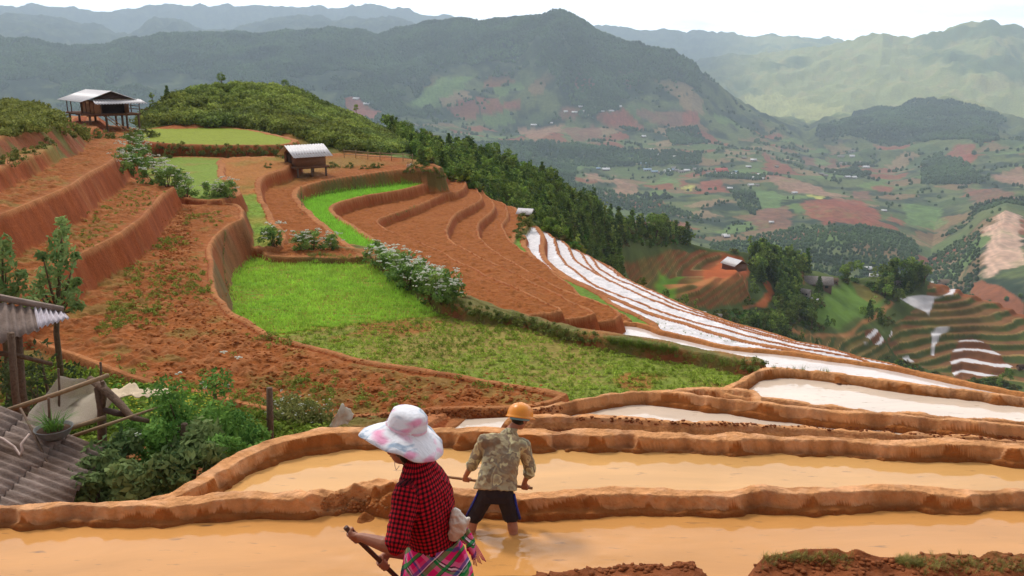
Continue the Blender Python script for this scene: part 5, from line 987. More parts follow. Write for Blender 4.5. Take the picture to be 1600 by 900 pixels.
def loft(secs, seg=28):
    """secs: (centre, side axis, front axis, half width, half depth) closed tube"""
    V = []
    for c, s, f, a, b in secs:
        for k in range(seg):
            th = 2*math.pi*k/seg; ct, st = math.cos(th), math.sin(th); e = .82
            V.append(np.asarray(c)+np.asarray(s)*a*np.sign(ct)*abs(ct)**e+np.asarray(f)*b*np.sign(st)*abs(st)**e)
    n = len(secs); F = [(i*seg+k, i*seg+(k+1) % seg, (i+1)*seg+(k+1) % seg, (i+1)*seg+k) for i in range(n-1) for k in range(seg)]
    V += [secs[0][0], secs[-1][0]]; F += [(n*seg, (k+1) % seg, k, n*seg) for k in range(seg)]+[(n*seg+1, (n-1)*seg+k, (n-1)*seg+(k+1) % seg, n*seg+1) for k in range(seg)]
    return np.array(V, float), np.array(F)
def fuse(name, parts, m, parent, voxel=.007, smooth=3, wrinkle=0, wscale=.08, seed=0, keep=False):
    """melt overlapping shapes into one continuous skin"""
    V, F = join(parts); tri = F[:, 0] == F[:, 3]
    o = npmesh(name, V, [F[~tri]]+([F[tri][:, :3]] if tri.any() else []), None, None)
    bm = bmesh.new(); bm.from_mesh(o.data); bmesh.ops.recalc_face_normals(bm, faces=bm.faces); bm.to_mesh(o.data); bm.free()
    md = o.modifiers.new('r', 'REMESH'); md.mode = 'VOXEL'; md.voxel_size = voxel; md.use_smooth_shade = True
    if smooth: ms = o.modifiers.new('s', 'SMOOTH'); ms.factor = .5; ms.iterations = smooth
    dg = bpy.context.evaluated_depsgraph_get(); me = bpy.data.meshes.new_from_object(o.evaluated_get(dg)); me.name = name
    o.modifiers.clear(); old = o.data; o.data = me; bpy.data.meshes.remove(old)
    n = len(me.vertices); co = np.empty(n*3, np.float32); me.vertices.foreach_get('co', co); co = co.reshape(-1, 3)
    if wrinkle:
        no = np.empty(n*3, np.float32); me.vertices.foreach_get('normal', no); no = no.reshape(-1, 3)
        q = fbm(co[:, 0]*1.6+co[:, 2]*.9+co[:, 1], co[:, 2]*.8-co[:, 0]*.7+co[:, 1]*1.3, wscale, 3, seed)
        q = 1-np.abs(q)*2; co = co+no*(q*wrinkle)[:, None]; me.vertices.foreach_set('co', co.ravel())
    me.polygons.foreach_set('use_smooth', np.ones(len(me.polygons), bool)); me.update()
    if m: me.materials.append(m)
    o.parent = parent; return o, co
def unit(v): v = np.asarray(v, float); return v/np.linalg.norm(v)
def grip(c, a, w, rh, side=1, s=1.):
    """a hand closed round a handle: c point on the handle, a handle direction, w from handle towards the wrist"""
    a = unit(a); w = unit(np.asarray(w)-a*np.dot(w, a)); n = np.cross(a, w)*side; c = np.asarray(c, float); P_ = []
    R_ = rh+.009*s
    wrist = c+n*(R_*.6)+w*.078*s
    for i, (off, fr, ext) in enumerate(((.031, .0088, 235), (.0105, .0092, 250), (-.010, .0088, 245), (-.030, .0078, 225))):
        th = [20, 75, 125, 180, ext]; pts_ = [c+a*off*s+n*(R_+.003)+w*.012*s]+[c+a*off*s*.97+R_*(math.cos(R(t))*n-math.sin(R(t))*w) for t in th]
        for k in range(len(pts_)-1): P_.append(cone(pts_[k], pts_[k+1], fr*s*(1-.05*k), fr*s*(1-.05*(k+1)), 8))
        P_.append(cone(wrist+a*off*.45*s, pts_[0], .014*s, .0115*s, 8))
    tb = c+a*.03*s+w*.035*s+n*(R_*.5); t1 = c+a*.047*s+(R_+.002)*(math.cos(R(-50))*n-math.sin(R(-50))*w); t2 = c+a*.05*s+(R_)*(math.cos(R(-110))*n-math.sin(R(-110))*w); t3 = c+a*.04*s+R_*(math.cos(R(-160))*n-math.sin(R(-160))*w)
    P_ += [cone(wrist, tb, .016*s, .013*s, 8), cone(tb, t1, .0125*s, .0105*s, 8), cone(t1, t2, .0102*s, .0095*s, 8), cone(t2, t3, .0095*s, .008*s, 8)]
    return P_, wrist
def head(c, f, up, s=1.):
    """skull, jaw, nose, ears, brow for a head centred at c that faces f"""
    f = unit(f); up = unit(up-f*np.dot(up, f)); r = np.cross(f, up); M = np.stack([r, f, up], 1); P_ = []
    L = lambda x, y, z: np.asarray(c)+M@V3(x, y, z)*s
    P_.append(ell(L(0, -.01, .03), (.074*s, .094*s, .09*s), M)); P_.append(ell(L(0, .02, -.045), (.056*s, .066*s, .072*s), M)); P_.append(ell(L(0, .055, -.092), (.026*s, .022*s, .02*s), M))
    P_.append(cone(L(0, .088, .012), L(0, .108, -.024), .009*s, .015*s, 8)); P_.append(ell(L(0, .082, -.06), (.026*s, .014*s, .010*s), M)); P_.append(ell(L(0, .078, .03), (.05*s, .014*s, .012*s), M))
    for q in (-1, 1):
        P_.append(ell(L(q*.077, -.008, -.008), (.010*s, .02*s, .032*s), M)); P_.append(ell(L(q*.04, .06, -.02), (.022*s, .02*s, .022*s), M))
    return P_, L, M
SKIN_M = mat('tanned_skin', lin(176, 116, 88), rough=.55, spec=.35, var=.1, scale=30, bump=.05)
SKIN_W = mat('brown_skin', lin(168, 112, 86), rough=.5, spec=.35, var=.1, scale=30, bump=.05)
HAIR = mat('black_hair', lin(30, 24, 22), rough=.45, var=.3, scale=90, bump=.3)
EYEW = mat('eye_white', lin(225, 220, 212), rough=.3, var=.02); EYED = mat('dark_iris', lin(36, 24, 18), rough=.2, var=.02); LIPM = mat('lip', lin(150, 84, 76), rough=.5, var=.05)
WOOD = mat('handle_wood', lin(150, 108, 70), rough=.6, var=.25, scale=25, bump=.2); WOODD = mat('dark_handle_wood', lin(92, 58, 42), rough=.45, var=.25, scale=25, bump=.2)
IRON = mat('hoe_iron', lin(90, 78, 68), rough=.5, metal=.7, var=.3, scale=20)
def eyes(L, M, parent, s=1.):
    for q in (-1, 1):
        tomesh('eye', [ell(L(q*.032, .072, .004), (.0115*s, .0115*s, .0095*s), M, 10, 6)], EYEW, parent); 
    tomesh('irises', [ell(L(q*.032, .0815, .003), (.0055*s, .004*s, .0055*s), M, 8, 5) for q in (-1, 1)], EYED, parent)
    tomesh('mouth', [ell(L(0, .095, -.06), (.022*s, .005*s, .006*s), M, 10, 6)], LIPM, parent)
def nodemat(name, rough=.85):
    m = bpy.data.materials.new(name); m.use_nodes = True; t = m.node_tree; b = t.nodes['Principled BSDF']; b.inputs['Roughness'].default_value = rough; b.inputs['Specular IOR Level'].default_value = .2
    return m, t, b, t.links.new
def ramp(t, stops, inter='LINEAR'):
    r = t.nodes.new('ShaderNodeValToRGB'); r.color_ramp.interpolation = inter; e = r.color_ramp.elements
    while len(e) < len(stops): e.new(.5)
    for k, (p, c) in enumerate(stops): e[k].position = p; e[k].color = (*c, 1)
    return r
def camo_mat():
    m, t, b, L = nodemat('camouflage_cloth'); tc = t.nodes.new('ShaderNodeTexCoord'); mp = t.nodes.new('ShaderNodeMapping'); mp.inputs['Scale'].default_value = (1, 1, .8); mp.inputs['Rotation'].default_value = (0, .6, .3); L(tc.outputs['Object'], mp.inputs[0])
    n = t.nodes.new('ShaderNodeTexNoise'); n.inputs['Scale'].default_value = 6.5; n.inputs['Detail'].default_value = 2.5; n.inputs['Distortion'].default_value = .35; L(mp.outputs[0], n.inputs['Vector'])
    r = ramp(t, [(0, lin(116, 104, 90)), (.38, lin(128, 114, 96)), (.41, lin(176, 166, 134)), (.49, lin(176, 166, 134)), (.51, lin(142, 132, 112)), (.57, lin(146, 134, 114)), (.59, lin(222, 216, 168)), (.66, lin(160, 150, 124))]); L(n.outputs['Fac'], r.inputs[0])
    # dirt towards the hem
    n2 = t.nodes.new('ShaderNodeTexNoise'); n2.inputs['Scale'].default_value = 3.5; L(tc.outputs['Object'], n2.inputs['Vector']); q = t.nodes.new('ShaderNodeMapRange'); q.inputs[1].default_value = .45; q.inputs[2].default_value = .7; q.inputs[4].default_value = .5; L(n2.outputs['Fac'], q.inputs[0])
    x = t.nodes.new('ShaderNodeMix'); x.data_type = 'RGBA'; L(q.outputs[0], x.inputs['Factor']); L(r.outputs[0], x.inputs[6]); x.inputs[7].default_value = (*lin(170, 126, 82), 1); L(x.outputs[2], b.inputs['Base Color'])
    return m
def check_mat():
    m, t, b, L = nodemat('red_check_cloth'); uv = t.nodes.new('ShaderNodeUVMap'); s = t.nodes.new('ShaderNodeSeparateXYZ'); L(uv.outputs[0], s.inputs[0]); bands = []
    for k in (0, 1):
        a = t.nodes.new('ShaderNodeMath'); a.operation = 'FRACT'; mu = t.nodes.new('ShaderNodeMath'); mu.operation = 'MULTIPLY'; mu.inputs[1].default_value = 1/.026; L(s.outputs[k], mu.inputs[0]); L(mu.outputs[0], a.inputs[0])
        g = t.nodes.new('ShaderNodeMath'); g.operation = 'GREATER_THAN'; g.inputs[1].default_value = .52; L(a.outputs[0], g.inputs[0]); bands.append(g)
    sm = t.nodes.new('ShaderNodeMath'); sm.operation = 'ADD'; L(bands[0].outputs[0], sm.inputs[0]); L(bands[1].outputs[0], sm.inputs[1])
    dv = t.nodes.new('ShaderNodeMath'); dv.operation = 'MULTIPLY'; dv.inputs[1].default_value = .5; L(sm.outputs[0], dv.inputs[0])
    r = ramp(t, [(0, lin(206, 24, 44)), (.4, lin(118, 18, 32)), (.9, lin(34, 14, 20))], 'CONSTANT'); L(dv.outputs[0], r.inputs[0]); L(r.outputs[0], b.inputs['Base Color'])
    return m
def plaid_mat():
    m, t, b, L = nodemat('pink_plaid_cloth'); tc = t.nodes.new('ShaderNodeTexCoord'); s = t.nodes.new('ShaderNodeSeparateXYZ')
    mp = t.nodes.new('ShaderNodeMapping'); mp.inputs['Rotation'].default_value = (.35, .75, .4); n = t.nodes.new('ShaderNodeTexNoise'); n.inputs['Scale'].default_value = 5; L(tc.outputs['Object'], n.inputs['Vector'])
    vm = t.nodes.new('ShaderNodeVectorMath'); vm.operation = 'MULTIPLY_ADD'; vm.inputs[1].default_value = (.03, .03, .03); L(n.outputs['Color'], vm.inputs[0]); L(tc.outputs['Object'], vm.inputs[2]); L(vm.outputs[0], mp.inputs[0]); L(mp.outputs[0], s.inputs[0])
    P_, G, B, W_, K = lin(238, 30, 120), lin(20, 150, 76), lin(84, 84, 170), lin(245, 232, 238), lin(28, 24, 40); PK = lin(240, 120, 170)
    outs = []
    for k, st in ((0, [(0, P_), (.26, PK), (.40, G), (.46, K), (.49, W_), (.53, K), (.56, PK), (.66, P_), (.84, B), (.92, PK)]), (2, [(0, P_), (.22, G), (.38, K), (.42, W_), (.46, B), (.58, PK), (.7, P_), (.86, K), (.89, G)])):
        mu = t.nodes.new('ShaderNodeMath'); mu.operation = 'MULTIPLY'; mu.inputs[1].default_value = 1/.17; L(s.outputs[k], mu.inputs[0]); f = t.nodes.new('ShaderNodeMath'); f.operation = 'FRACT'; L(mu.outputs[0], f.inputs[0]); r = ramp(t, st, 'CONSTANT'); L(f.outputs[0], r.inputs[0]); outs.append(r)
    x = t.nodes.new('ShaderNodeMix'); x.data_type = 'RGBA'; L(outs[0].outputs[0], x.inputs[6]); L(outs[1].outputs[0], x.inputs[7]); mk = ramp(t, [(0, (.15,)*3), (.22, (.75,)*3), (.58, (.3,)*3), (.7, (.1,)*3), (.86, (.9,)*3)], 'CONSTANT'); L(f.outputs[0], mk.inputs[0]); L(mk.outputs[0], x.inputs['Factor'])
    L(x.outputs[2], b.inputs['Base Color']); return m
def hat_mat():
    m, t, b, L = nodemat('printed_white_cotton'); tc = t.nodes.new('ShaderNodeTexCoord')
    n = t.nodes.new('ShaderNodeTexNoise'); n.inputs['Scale'].default_value = 7; n.inputs['Detail'].default_value = 2.5; n.inputs['Distortion'].default_value = 1; L(tc.outputs['Object'], n.inputs['Vector'])
    r = ramp(t, [(0, lin(240, 238, 242)), (.54, lin(240, 238, 242)), (.60, lin(206, 214, 224)), (.64, lin(160, 178, 198)), (.72, lin(226, 222, 220))]); L(n.outputs['Fac'], r.inputs[0])
    mp = t.nodes.new('ShaderNodeMapping'); mp.inputs['Location'].default_value = (3.1, 1.7, .4); mp.inputs['Rotation'].default_value = (0, .5, .2); mp.inputs['Scale'].default_value = (1, 1, 2.2); L(tc.outputs['Object'], mp.inputs[0]); n2 = t.nodes.new('ShaderNodeTexNoise'); n2.inputs['Scale'].default_value = 5.2; n2.inputs['Detail'].default_value = 1.5; L(mp.outputs[0], n2.inputs['Vector'])
    q = t.nodes.new('ShaderNodeMapRange'); q.inputs[1].default_value = .55; q.inputs[2].default_value = .63; q.inputs[4].default_value = .7; L(n2.outputs['Fac'], q.inputs[0])
    x = t.nodes.new('ShaderNodeMix'); x.data_type = 'RGBA'; L(q.outputs[0], x.inputs['Factor']); L(r.outputs[0], x.inputs[6]); x.inputs[7].default_value = (*lin(240, 120, 170), 1); L(x.outputs[2], b.inputs['Base Color']); bp = t.nodes.new('ShaderNodeBump'); bp.inputs['Strength'].default_value = .5; bp.inputs['Distance'].default_value = .02; n5 = t.nodes.new('ShaderNodeTexNoise'); n5.inputs['Scale'].default_value = 14; n5.inputs['Detail'].default_value = 4; n5.inputs['Distortion'].default_value = 1.5; L(tc.outputs['Object'], n5.inputs['Vector']); L(n5.outputs['Fac'], bp.inputs['Height']); L(bp.outputs[0], b.inputs['Normal']); return m
def lathe(prof, seg=48, wave=None):
    """prof: (radius, z) list, open surface with thickness given by the caller"""
    V = []; n = len(prof)
    for i, (r, z) in enumerate(prof):
        for k in range(seg):
            th = 2*math.pi*k/seg; dr, dz = wave(i, th) if wave else (0, 0); V.append(((r+dr)*math.cos(th), (r+dr)*math.sin(th), z+dz))
    F = [(i*seg+k, i*seg+(k+1) % seg, (i+1)*seg+(k+1) % seg, (i+1)*seg+k) for i in range(n-1) for k in range(seg)]
    return np.array(V), np.array(F)
def orient(V, c, up, f):
    up = unit(up); f = unit(np.asarray(f)-up*np.dot(f, up)); r = np.cross(f, up); return V@np.stack([r, f, up], 1).T+np.asarray(c)

# ---- the man in the paddy
wt = lambda u, v, y: atz_y(u, v, y)
def atz_y(u, v, y): return aty(u, v, y)
WY = 8.42
base = aty(775, 838, 8.3); MO = V3(base[0], 8.4, 0)
man = empty('person', tuple(MO)); tag(man, 'person in orange helmet and camouflage shirt, seen from behind, standing bent in the muddy paddy', 'person')
def lm(u, v, y): return aty(u, v, y)-MO
ft_l, ft_r = lm(727, 846, 8.30), lm(806, 845, 8.28); ft_l[2] = ft_r[2] = -.2
kn_l, kn_r = lm(741, 806, 8.42), lm(799, 806, 8.44); hp_l, hp_r = lm(762, 768, 8.38), lm(788, 770, 8.38)
pel = (hp_l+hp_r)/2; chest = lm(786, 700, 8.58); nk = lm(797, 673, 8.72); hd = lm(812, 655, 8.80)
sh_l, sh_r = lm(757, 690, 8.60), lm(817, 697, 8.62); el_l, el_r = lm(740, 722, 8.62), lm(829, 734, 8.62)
hA, hB = lm(690, 744, 8.86), lm(832, 763, 8.62); hdir = unit(hB-hA)
def onh(u):
    lo_, hi_ = 0., 1.
    for _ in range(30):
        mid = (lo_+hi_)/2; p = hA+(hB-hA)*mid; uu = proj(p+MO)[0]
        if uu < u: lo_ = mid
        else: hi_ = mid
    return hA+(hB-hA)*lo_
gl, gr_ = onh(729), onh(820)
GL, wl = grip(gl, hdir, el_l-gl, .016, 1); GR, wr = grip(gr_, hdir, el_r-gr_, .016, 1)
hf = unit(V3(.62, .66, -.42)); hu = unit(V3(.12, .35, .9)); HD, HLm, HM = head(hd, hf, hu, .98)
body_parts = [cone(ft_l, kn_l, .045, .055), cone(ft_r, kn_r, .045, .055), cone(kn_l+(ft_l-kn_l)*.35, kn_l, .058, .055), cone(kn_r+(ft_r-kn_r)*.35, kn_r, .058, .055), cone(kn_l, hp_l, .06, .09), cone(kn_r, hp_r, .06, .09),
    cone(pel+V3(-.05, 0, 0), pel+V3(.05, 0, 0), .11, .11), cone(pel, chest, .10, .10), cone(sh_l, sh_r, .06, .06), cone(chest, nk, .08, .055), cone(nk, hd+V3(0, 0, -.02), .052, .055),
    cone(sh_l, el_l, .048, .038), cone(el_l, wl, .04, .027), cone(sh_r, el_r, .048, .038), cone(el_r, wr, .04, .027),
    cone(ft_l, ft_l+V3(-.05, .16, -.02), .04, .035), cone(ft_r, ft_r+V3(.02, .17, -.02), .04, .035)]+GL+GR+HD
fuse('body', body_parts, SKIN_M, man, .0062, 2); eyes(HLm, HM, man, .98)
# shirt: loose back, rolled sleeves
sx = unit(sh_r-sh_l); tf = unit(np.cross(sx, unit(chest-pel))*-1); up_ = unit(chest-pel)
fr_ = unit(np.cross(up_, sx)); hem = lm(774, 765, 8.37)
secs = [(hem, unit(V3(1, .0, -.05)), fr_, .235, .14), (hem+(chest-hem)*.25, sx, fr_, .215, .13), (hem+(chest-hem)*.55, sx, fr_, .20, .125), (hem+(chest-hem)*.85, sx, fr_, .205, .12), (chest+(nk-chest)*.15, sx, fr_, .20, .11), (chest+(nk-chest)*.5, sx, fr_, .155, .09), (nk, sx, fr_, .07, .065), (nk+unit(hd-nk)*.03, sx, fr_, .06, .058)]
cuL = el_l+(wl-el_l)*.28; cuR = el_r+(wr-el_r)*.30
sp_ = [loft(secs), cone(sh_l, sh_r, .085, .088, 14), cone(sh_l*.75+sh_r*.25, pel*.3+chest*.7, .11, .11, 14), cone(sh_r*.75+sh_l*.25, pel*.3+chest*.7, .11, .11, 14), cone(sh_l, el_l, .078, .062, 14), cone(el_l, cuL, .06, .058, 14), cone(sh_r, el_r, .08, .064, 14), cone(el_r, cuR, .062, .062, 14), tube([cuL+(el_l-cuL)*.35, cuL], [.066, .066], 14), tube([cuR+(el_r-cuR)*.35, cuR], [.07, .07], 14)]
fuse('shirt', sp_, camo_mat(), man, .0075, 3, .006, .13, 4)
col_ = loft([(nk+unit(hd-nk)*-.03, sx, fr_, .085, .078), (nk+unit(hd-nk)*.035, sx, fr_, .066, .064)], 20); tomesh('collar', [(col_[0], col_[1][:20])], MATS.get('x') or bpy.data.materials['camouflage_cloth'], man)
# shorts
kL, kR = kn_l+(ft_l-kn_l)*.0, kn_r+(ft_r-kn_r)*.04
shp = [loft([(hem+V3(0, 0, .06), V3(1, 0, 0), V3(0, 1, 0), .16, .11), (pel+V3(0, 0, -.01), V3(1, 0, 0), V3(0, 1, 0), .175, .125), (pel+V3(0, 0, -.09), V3(1, 0, 0), V3(0, 1, 0), .15, .11)]),
       cone(hp_l, kn_l, .10, .088, 14), tube([kn_l+(hp_l-kn_l)*.3, kL], [.09, .092], 14), cone(hp_r, kn_r, .10, .088, 14), tube([kn_r+(hp_r-kn_r)*.3, kR], [.09, .094], 14)]
fuse('shorts', shp, mat('black_shorts', lin(38, 34, 46), rough=.8, var=.3, scale=12, bump=.2, hue=lin(46, 40, 46)), man, .0075, 2, .005, .12, 9)
M_BLUE = mat('blue_trim', lin(34, 44, 130), rough=.8, var=.15)
for s_, a_, b_ in ((-1, hp_l, kL), (1, hp_r, kR)):
    off = V3(s_*.092, -.03, 0); tomesh('side_stripe', [loft([(a_+off*1.02+V3(s_*.012, 0, 0), V3(.3, 1, 0)/1.04, V3(1, -.3, 0)/1.04, .018, .012), ((a_+b_)/2+off, V3(.3, 1, 0)/1.04, V3(1, -.3, 0)/1.04, .022, .012), (b_+off, V3(.3, 1, 0)/1.04, V3(1, -.3, 0)/1.04, .026, .012)], 12)], M_BLUE, man)
# helmet
hprof = [(.001, .148), (.03, .140), (.06, .132), (.09, .113), (.112, .085), (.124, .05), (.128, .02), (.131, .004), (.140, -.006), (.139, -.011), (.126, -.002), (.118, .04), (.10, .075)]
Vh, Fh = lathe(hprof, 40, lambda i, th: ((.028*max(0, math.sin(th))**2 if i in (8, 9) else 0)*1.0, 0)); Vh[:, 1] *= 1.1; Vh *= 1.1
tomesh('helmet', [(orient(Vh, hd+unit(hu)*.028, hu, hf), Fh), tuple((orient(a, hd+unit(hu)*.028, hu, hf), b) for a, b in [tube([(0, -.13, .05), (0, -.06, .145), (0, .06, .145), (0, .13, .05)], .008, 6)])[0]], mat('orange_plastic', lin(240, 150, 44), rough=.35, spec=.5, var=.06, scale=14, bump=.02), man)
bd = lathe([(.098, -.035), (.104, -.035), (.106, .0), (.1, .0)], 32); bd[0][:, 1] *= 1.1
tomesh('helmet_band', [(orient(bd[0], hd+unit(hu)*.026, hu, hf), bd[1])], mat('light_blue_band', lin(120, 180, 210), rough=.6, var=.08), man)
tomesh('hair', [ell(HLm(0, -.02, .0), (.079, .086, .075), HM)], HAIR, man)
hoe = empty('hoe', tuple(MO+hB)); tag(hoe, 'long pale wooden hoe handle held across the thighs by the person in the helmet', 'hoe')
def rel(p): return np.asarray(p)+MO-(MO+hB)
tomesh('handle', [tube([rel(hA-hdir*.25), rel(hA), rel((hA+hB)/2), rel(hB)], [.015, .015, .016, .016], 10)], WOOD, hoe)
bl = rel(hA-hdir*.25); tomesh('blade', [loft([(bl+V3(0, 0, .03), hdir, V3(0, 1, 0), .02, .02), (bl+V3(0, .02, -.04), unit(hdir+V3(0, .6, 0)), V3(0, 1, .4), .05, .008), (bl+V3(0, .07, -.2), unit(hdir+V3(0, .8, 0)), V3(0, 1, .4), .08, .004)], 12)], IRON, hoe)

# ---- the woman in the sun hat, on the bank in front
WO = V3(aty(665, 850, 4.62)[0], 4.62, 1.38)
wom = empty('person', tuple(WO)); tag(wom, 'person in white sun hat, red and black checked shirt and pink plaid waist cloth', 'person')
def lw(u, v, y): return aty(u, v, y)-WO
face = unit(V3(-.80, .55, -.25)); lean = unit(V3(-.12, .02, 1))
Wn, Wc, Ww = lw(655, 716, 4.66), lw(662, 765, 4.64), lw(678, 846, 4.66); Wp = Ww+V3(.02, 0, -.13)
side = unit(V3(-.55, -.8, 0))
Wsl, Wsr = Wc+side*.15+V3(0, 0, .04), Wc-side*.12+V3(-.01, 0, .01)
Wel = lw(618, 856, 4.36); hoA, hoB = lw(540, 824, 4.46), lw(622, 904, 4.60); hod = unit(hoB-hoA)
g1, g2 = lw(553, 836, 4.48), lw(600, 881, 4.56); g1 = hoA+hod*np.dot(g1-hoA, hod); g2 = hoA+hod*np.dot(g2-hoA, hod)
Wer = lw(652, 866, 4.78)
G1, w1 = grip(g1, -hod, Wel-g1+V3(0, 0, .02), .015, -1, 1.0); G2, w2 = grip(g2, -hod, Wer-g2, .015, 1, 1.0)
Wh = lw(626, 697, 4.64); HW, HWL, HWM = head(Wh, face, V3(-.1, .05, 1), .95)
kne_l, kne_r = V3(-.08, .02, .46)-V3(.0, .1, 0), V3(.12, .05, .46); 
an_l, an_r = V3(-.10, -.15, .06), V3(.16, .10, .06)
bp_ = [cone(an_l, kne_l, .04, .055), cone(an_r, kne_r, .04, .055), cone(an_l+V3(0, 0, .25), kne_l, .056, .055), cone(an_r+V3(0, 0, .25), kne_r, .056, .055), cone(kne_l, Wp+side*.08, .06, .09), cone(kne_r, Wp-side*.08, .06, .09), cone(an_l, an_l+V3(-.14, .1, -.03), .036, .03), cone(an_r, an_r+V3(-.14, .1, -.03), .036, .03),
       cone(Wp+side*.07, Wp-side*.07, .11, .11), cone(Wp, Wc, .11, .12), cone(Wsl, Wsr, .055, .055), cone(Wc, Wn, .08, .05), cone(Wn, Wh, .046, .05),
       cone(Wsl, Wel, .045, .040), cone(Wel, Wel+(w1-Wel)*.35, .042, .045), cone(Wel+(w1-Wel)*.35, w1, .044, .027), cone(Wsr, Wer, .045, .040), cone(Wer, Wer+(w2-Wer)*.3, .040, .042), cone(Wer+(w2-Wer)*.3, w2, .041, .026)]+G1+G2+HW
fuse('body', bp_, SKIN_W, wom, .0055, 2); eyes(HWL, HWM, wom, .95)
# shirt with the checks running along torso and sleeves
fw = unit(V3(-.8, .55, 0))
ss = [(Ww+V3(0, 0, -.05), -side, fw, .165, .135), (Ww+V3(-.0, 0, .03), -side, fw, .165, .13), (Ww+(Wc-Ww)*.45, -side, fw, .175, .135), (Ww+(Wc-Ww)*.8, -side, fw, .19, .135), (Wc+V3(0, 0, .02), -side, fw, .18, .125), (Wc+(Wn-Wc)*.55, -side, fw, .135, .10), (Wc+(Wn-Wc)*.95, -side, fw, .08, .075), (Wn+V3(0, 0, .03), -side, fw, .06, .06)]
cu = Wsl+(Wel-Wsl)*.93; cu2 = Wsr+(Wer-Wsr)*.95
sw = [loft(ss), cone(Wsl, cu, .082, .066, 14), tube([cu-(Wel-Wsl)*.17, cu+(Wel-Wsl)*.02], [.073, .07], 14), cone(Wsr, cu2, .08, .064, 14)]
so_, co = fuse('shirt', sw, check_mat(), wom, .006, 3, .004, .10, 14)
bones = [(Ww, Wn, -side, .17), (Wsl, Wel, fw, .07), (Wsr, Wer, fw, .07)]
me = so_.data; nl = len(me.loops); vi = np.empty(nl, np.int32); me.loops.foreach_get('vertex_index', vi); npoly = len(me.polygons); ls = np.empty(npoly, np.int32); lt = np.empty(npoly, np.int32); me.polygons.foreach_get('loop_start', ls); me.polygons.foreach_get('loop_total', lt)
pid = np.repeat(np.arange(npoly), lt); cen = np.zeros((npoly, 3)); np.add.at(cen, pid, co[vi]); cen /= lt[:, None]
dist = []
for k, (a, b, rf, r0) in enumerate(bones):
    ab = b-a; t_ = np.clip(((cen-a)@ab)/(ab@ab), 0.0 if k == 0 else .12, 1); dist.append(np.linalg.norm(cen-a-t_[:, None]*ab, axis=1)-r0)
bi = np.argmin(dist, 0); uvs = np.zeros((nl, 2))
for k, (a, b, rf, r0) in enumerate(bones):
    m_ = bi[pid] == k; ax = unit(b-a); e1 = unit(rf-ax*np.dot(rf, ax)); e2 = np.cross(ax, e1); P1 = co[vi[m_]]-a; C1 = (cen-a)[pid[m_]]
    ang = np.arctan2(P1@e2, P1@e1); angc = np.arctan2(C1@e2, C1@e1); d_ = (ang-angc+math.pi) % (2*math.pi)-math.pi
    uvs[m_, 0] = (angc+d_)*r0*(.95 if k == 0 else 1.05)+k*.013; uvs[m_, 1] = P1@ax
uvl = me.uv_layers.new(name='UVMap'); uvl.data.foreach_set('uv', uvs.astype(np.float32).ravel())
# collar flap at the throat
tomesh('collar', [loft([(Wn+V3(-.0, 0, .025), -side, fw, .058, .058), (Wn+V3(-.02, .01, -.03), -side, fw, .082, .078)], 20)], mat('dark_collar_cloth', lin(60, 40, 44), rough=.85, var=.2), wom)
tomesh('chin_string', [tube([HWL(-.05, .02, -.03), HWL(-.03, .06, -.12), HWL(.0, .09, -.16), Wn+V3(-.12, -.0, -.05)], .002, 5)], mat('white_string', lin(226, 222, 214), rough=.7), wom)
tomesh('hair', [ell(HWL(0, -.035, .01), (.077, .075, .085), HWM), ell(Wn+V3(.035, -.02, .04), (.05, .05, .055), None), ell(HWL(-.05, -.055, -.04), (.02, .03, .05), HWM)], HAIR, wom)
# sun hat
hp_ = [(.002, .118), (.05, .117), (.085, .110), (.105, .092), (.114, .06), (.119, .02), (.121, .0), (.150, -.018), (.185, -.034), (.220, -.056), (.250, -.078)]
hp_ = hp_+[(r-.004, z-.005) for r, z in hp_[::-1]]
nh = len(hp_)//2
def wv_(i, th):
    j = i if i < nh else 2*nh-1-i; k = max(0, j-6)/4
    return (.010*k*math.sin(3*th+.6)+.004*k*math.sin(11*th), .018*k*math.sin(2*th+1.2)+.006*k*math.sin(7*th)) if k else (.004*math.sin(5*th)*(j > 2), 0)
Vh, Fh = lathe(hp_, 72, wv_)
hc_ = HWL(.0, -.035, .085)+V3(.028, 0, .034); tomesh('sun_hat', [(orient(Vh, hc_, V3(.24, .02, 1), V3(-.8, .6, 0)), Fh)], hat_mat(), wom)
tomesh('hat_band', [(orient(lathe([(.1225, .004), (.124, .012), (.1225, .02)], 48)[0], hc_, V3(.24, .02, 1), V3(-.8, .6, 0)), lathe([(.1225, .004), (.124, .012), (.1225, .02)], 48)[1])], mat('pale_pink_band', lin(236, 196, 210), rough=.8), wom)
# waist cloth, skirt, knot with fringe, the plastic bag tucked in behind
def fold(secs, seg=72, amp=.012, nf=9, ph=0):
    V = []
    for i, (c, a, b) in enumerate(secs):
        for k in range(seg):
            th = 2*math.pi*k/seg; q = 1+amp*i/len(secs)*4*math.sin(nf*th+ph+i*.5)+amp*math.sin((nf*2+1)*th-i*.7); V.append(np.asarray(c)+(-side)*a*q*math.cos(th)+fw*b*q*math.sin(th))
    n = len(secs); F = [(i*seg+k, i*seg+(k+1) % seg, (i+1)*seg+(k+1) % seg, (i+1)*seg+k) for i in range(n-1) for k in range(seg)]; return np.array(V), np.array(F)
PLM = plaid_mat()
tomesh('waist_cloth', [fold([(Ww+V3(0, 0, .015), .172, .142), (Ww+V3(0, 0, -.03), .182, .152), (Ww+V3(.005, 0, -.10), .205, .175), (Ww+V3(.01, 0, -.2), .235, .20), (Ww+V3(.01, 0, -.32), .25, .215)], amp=.012)], PLM, wom)
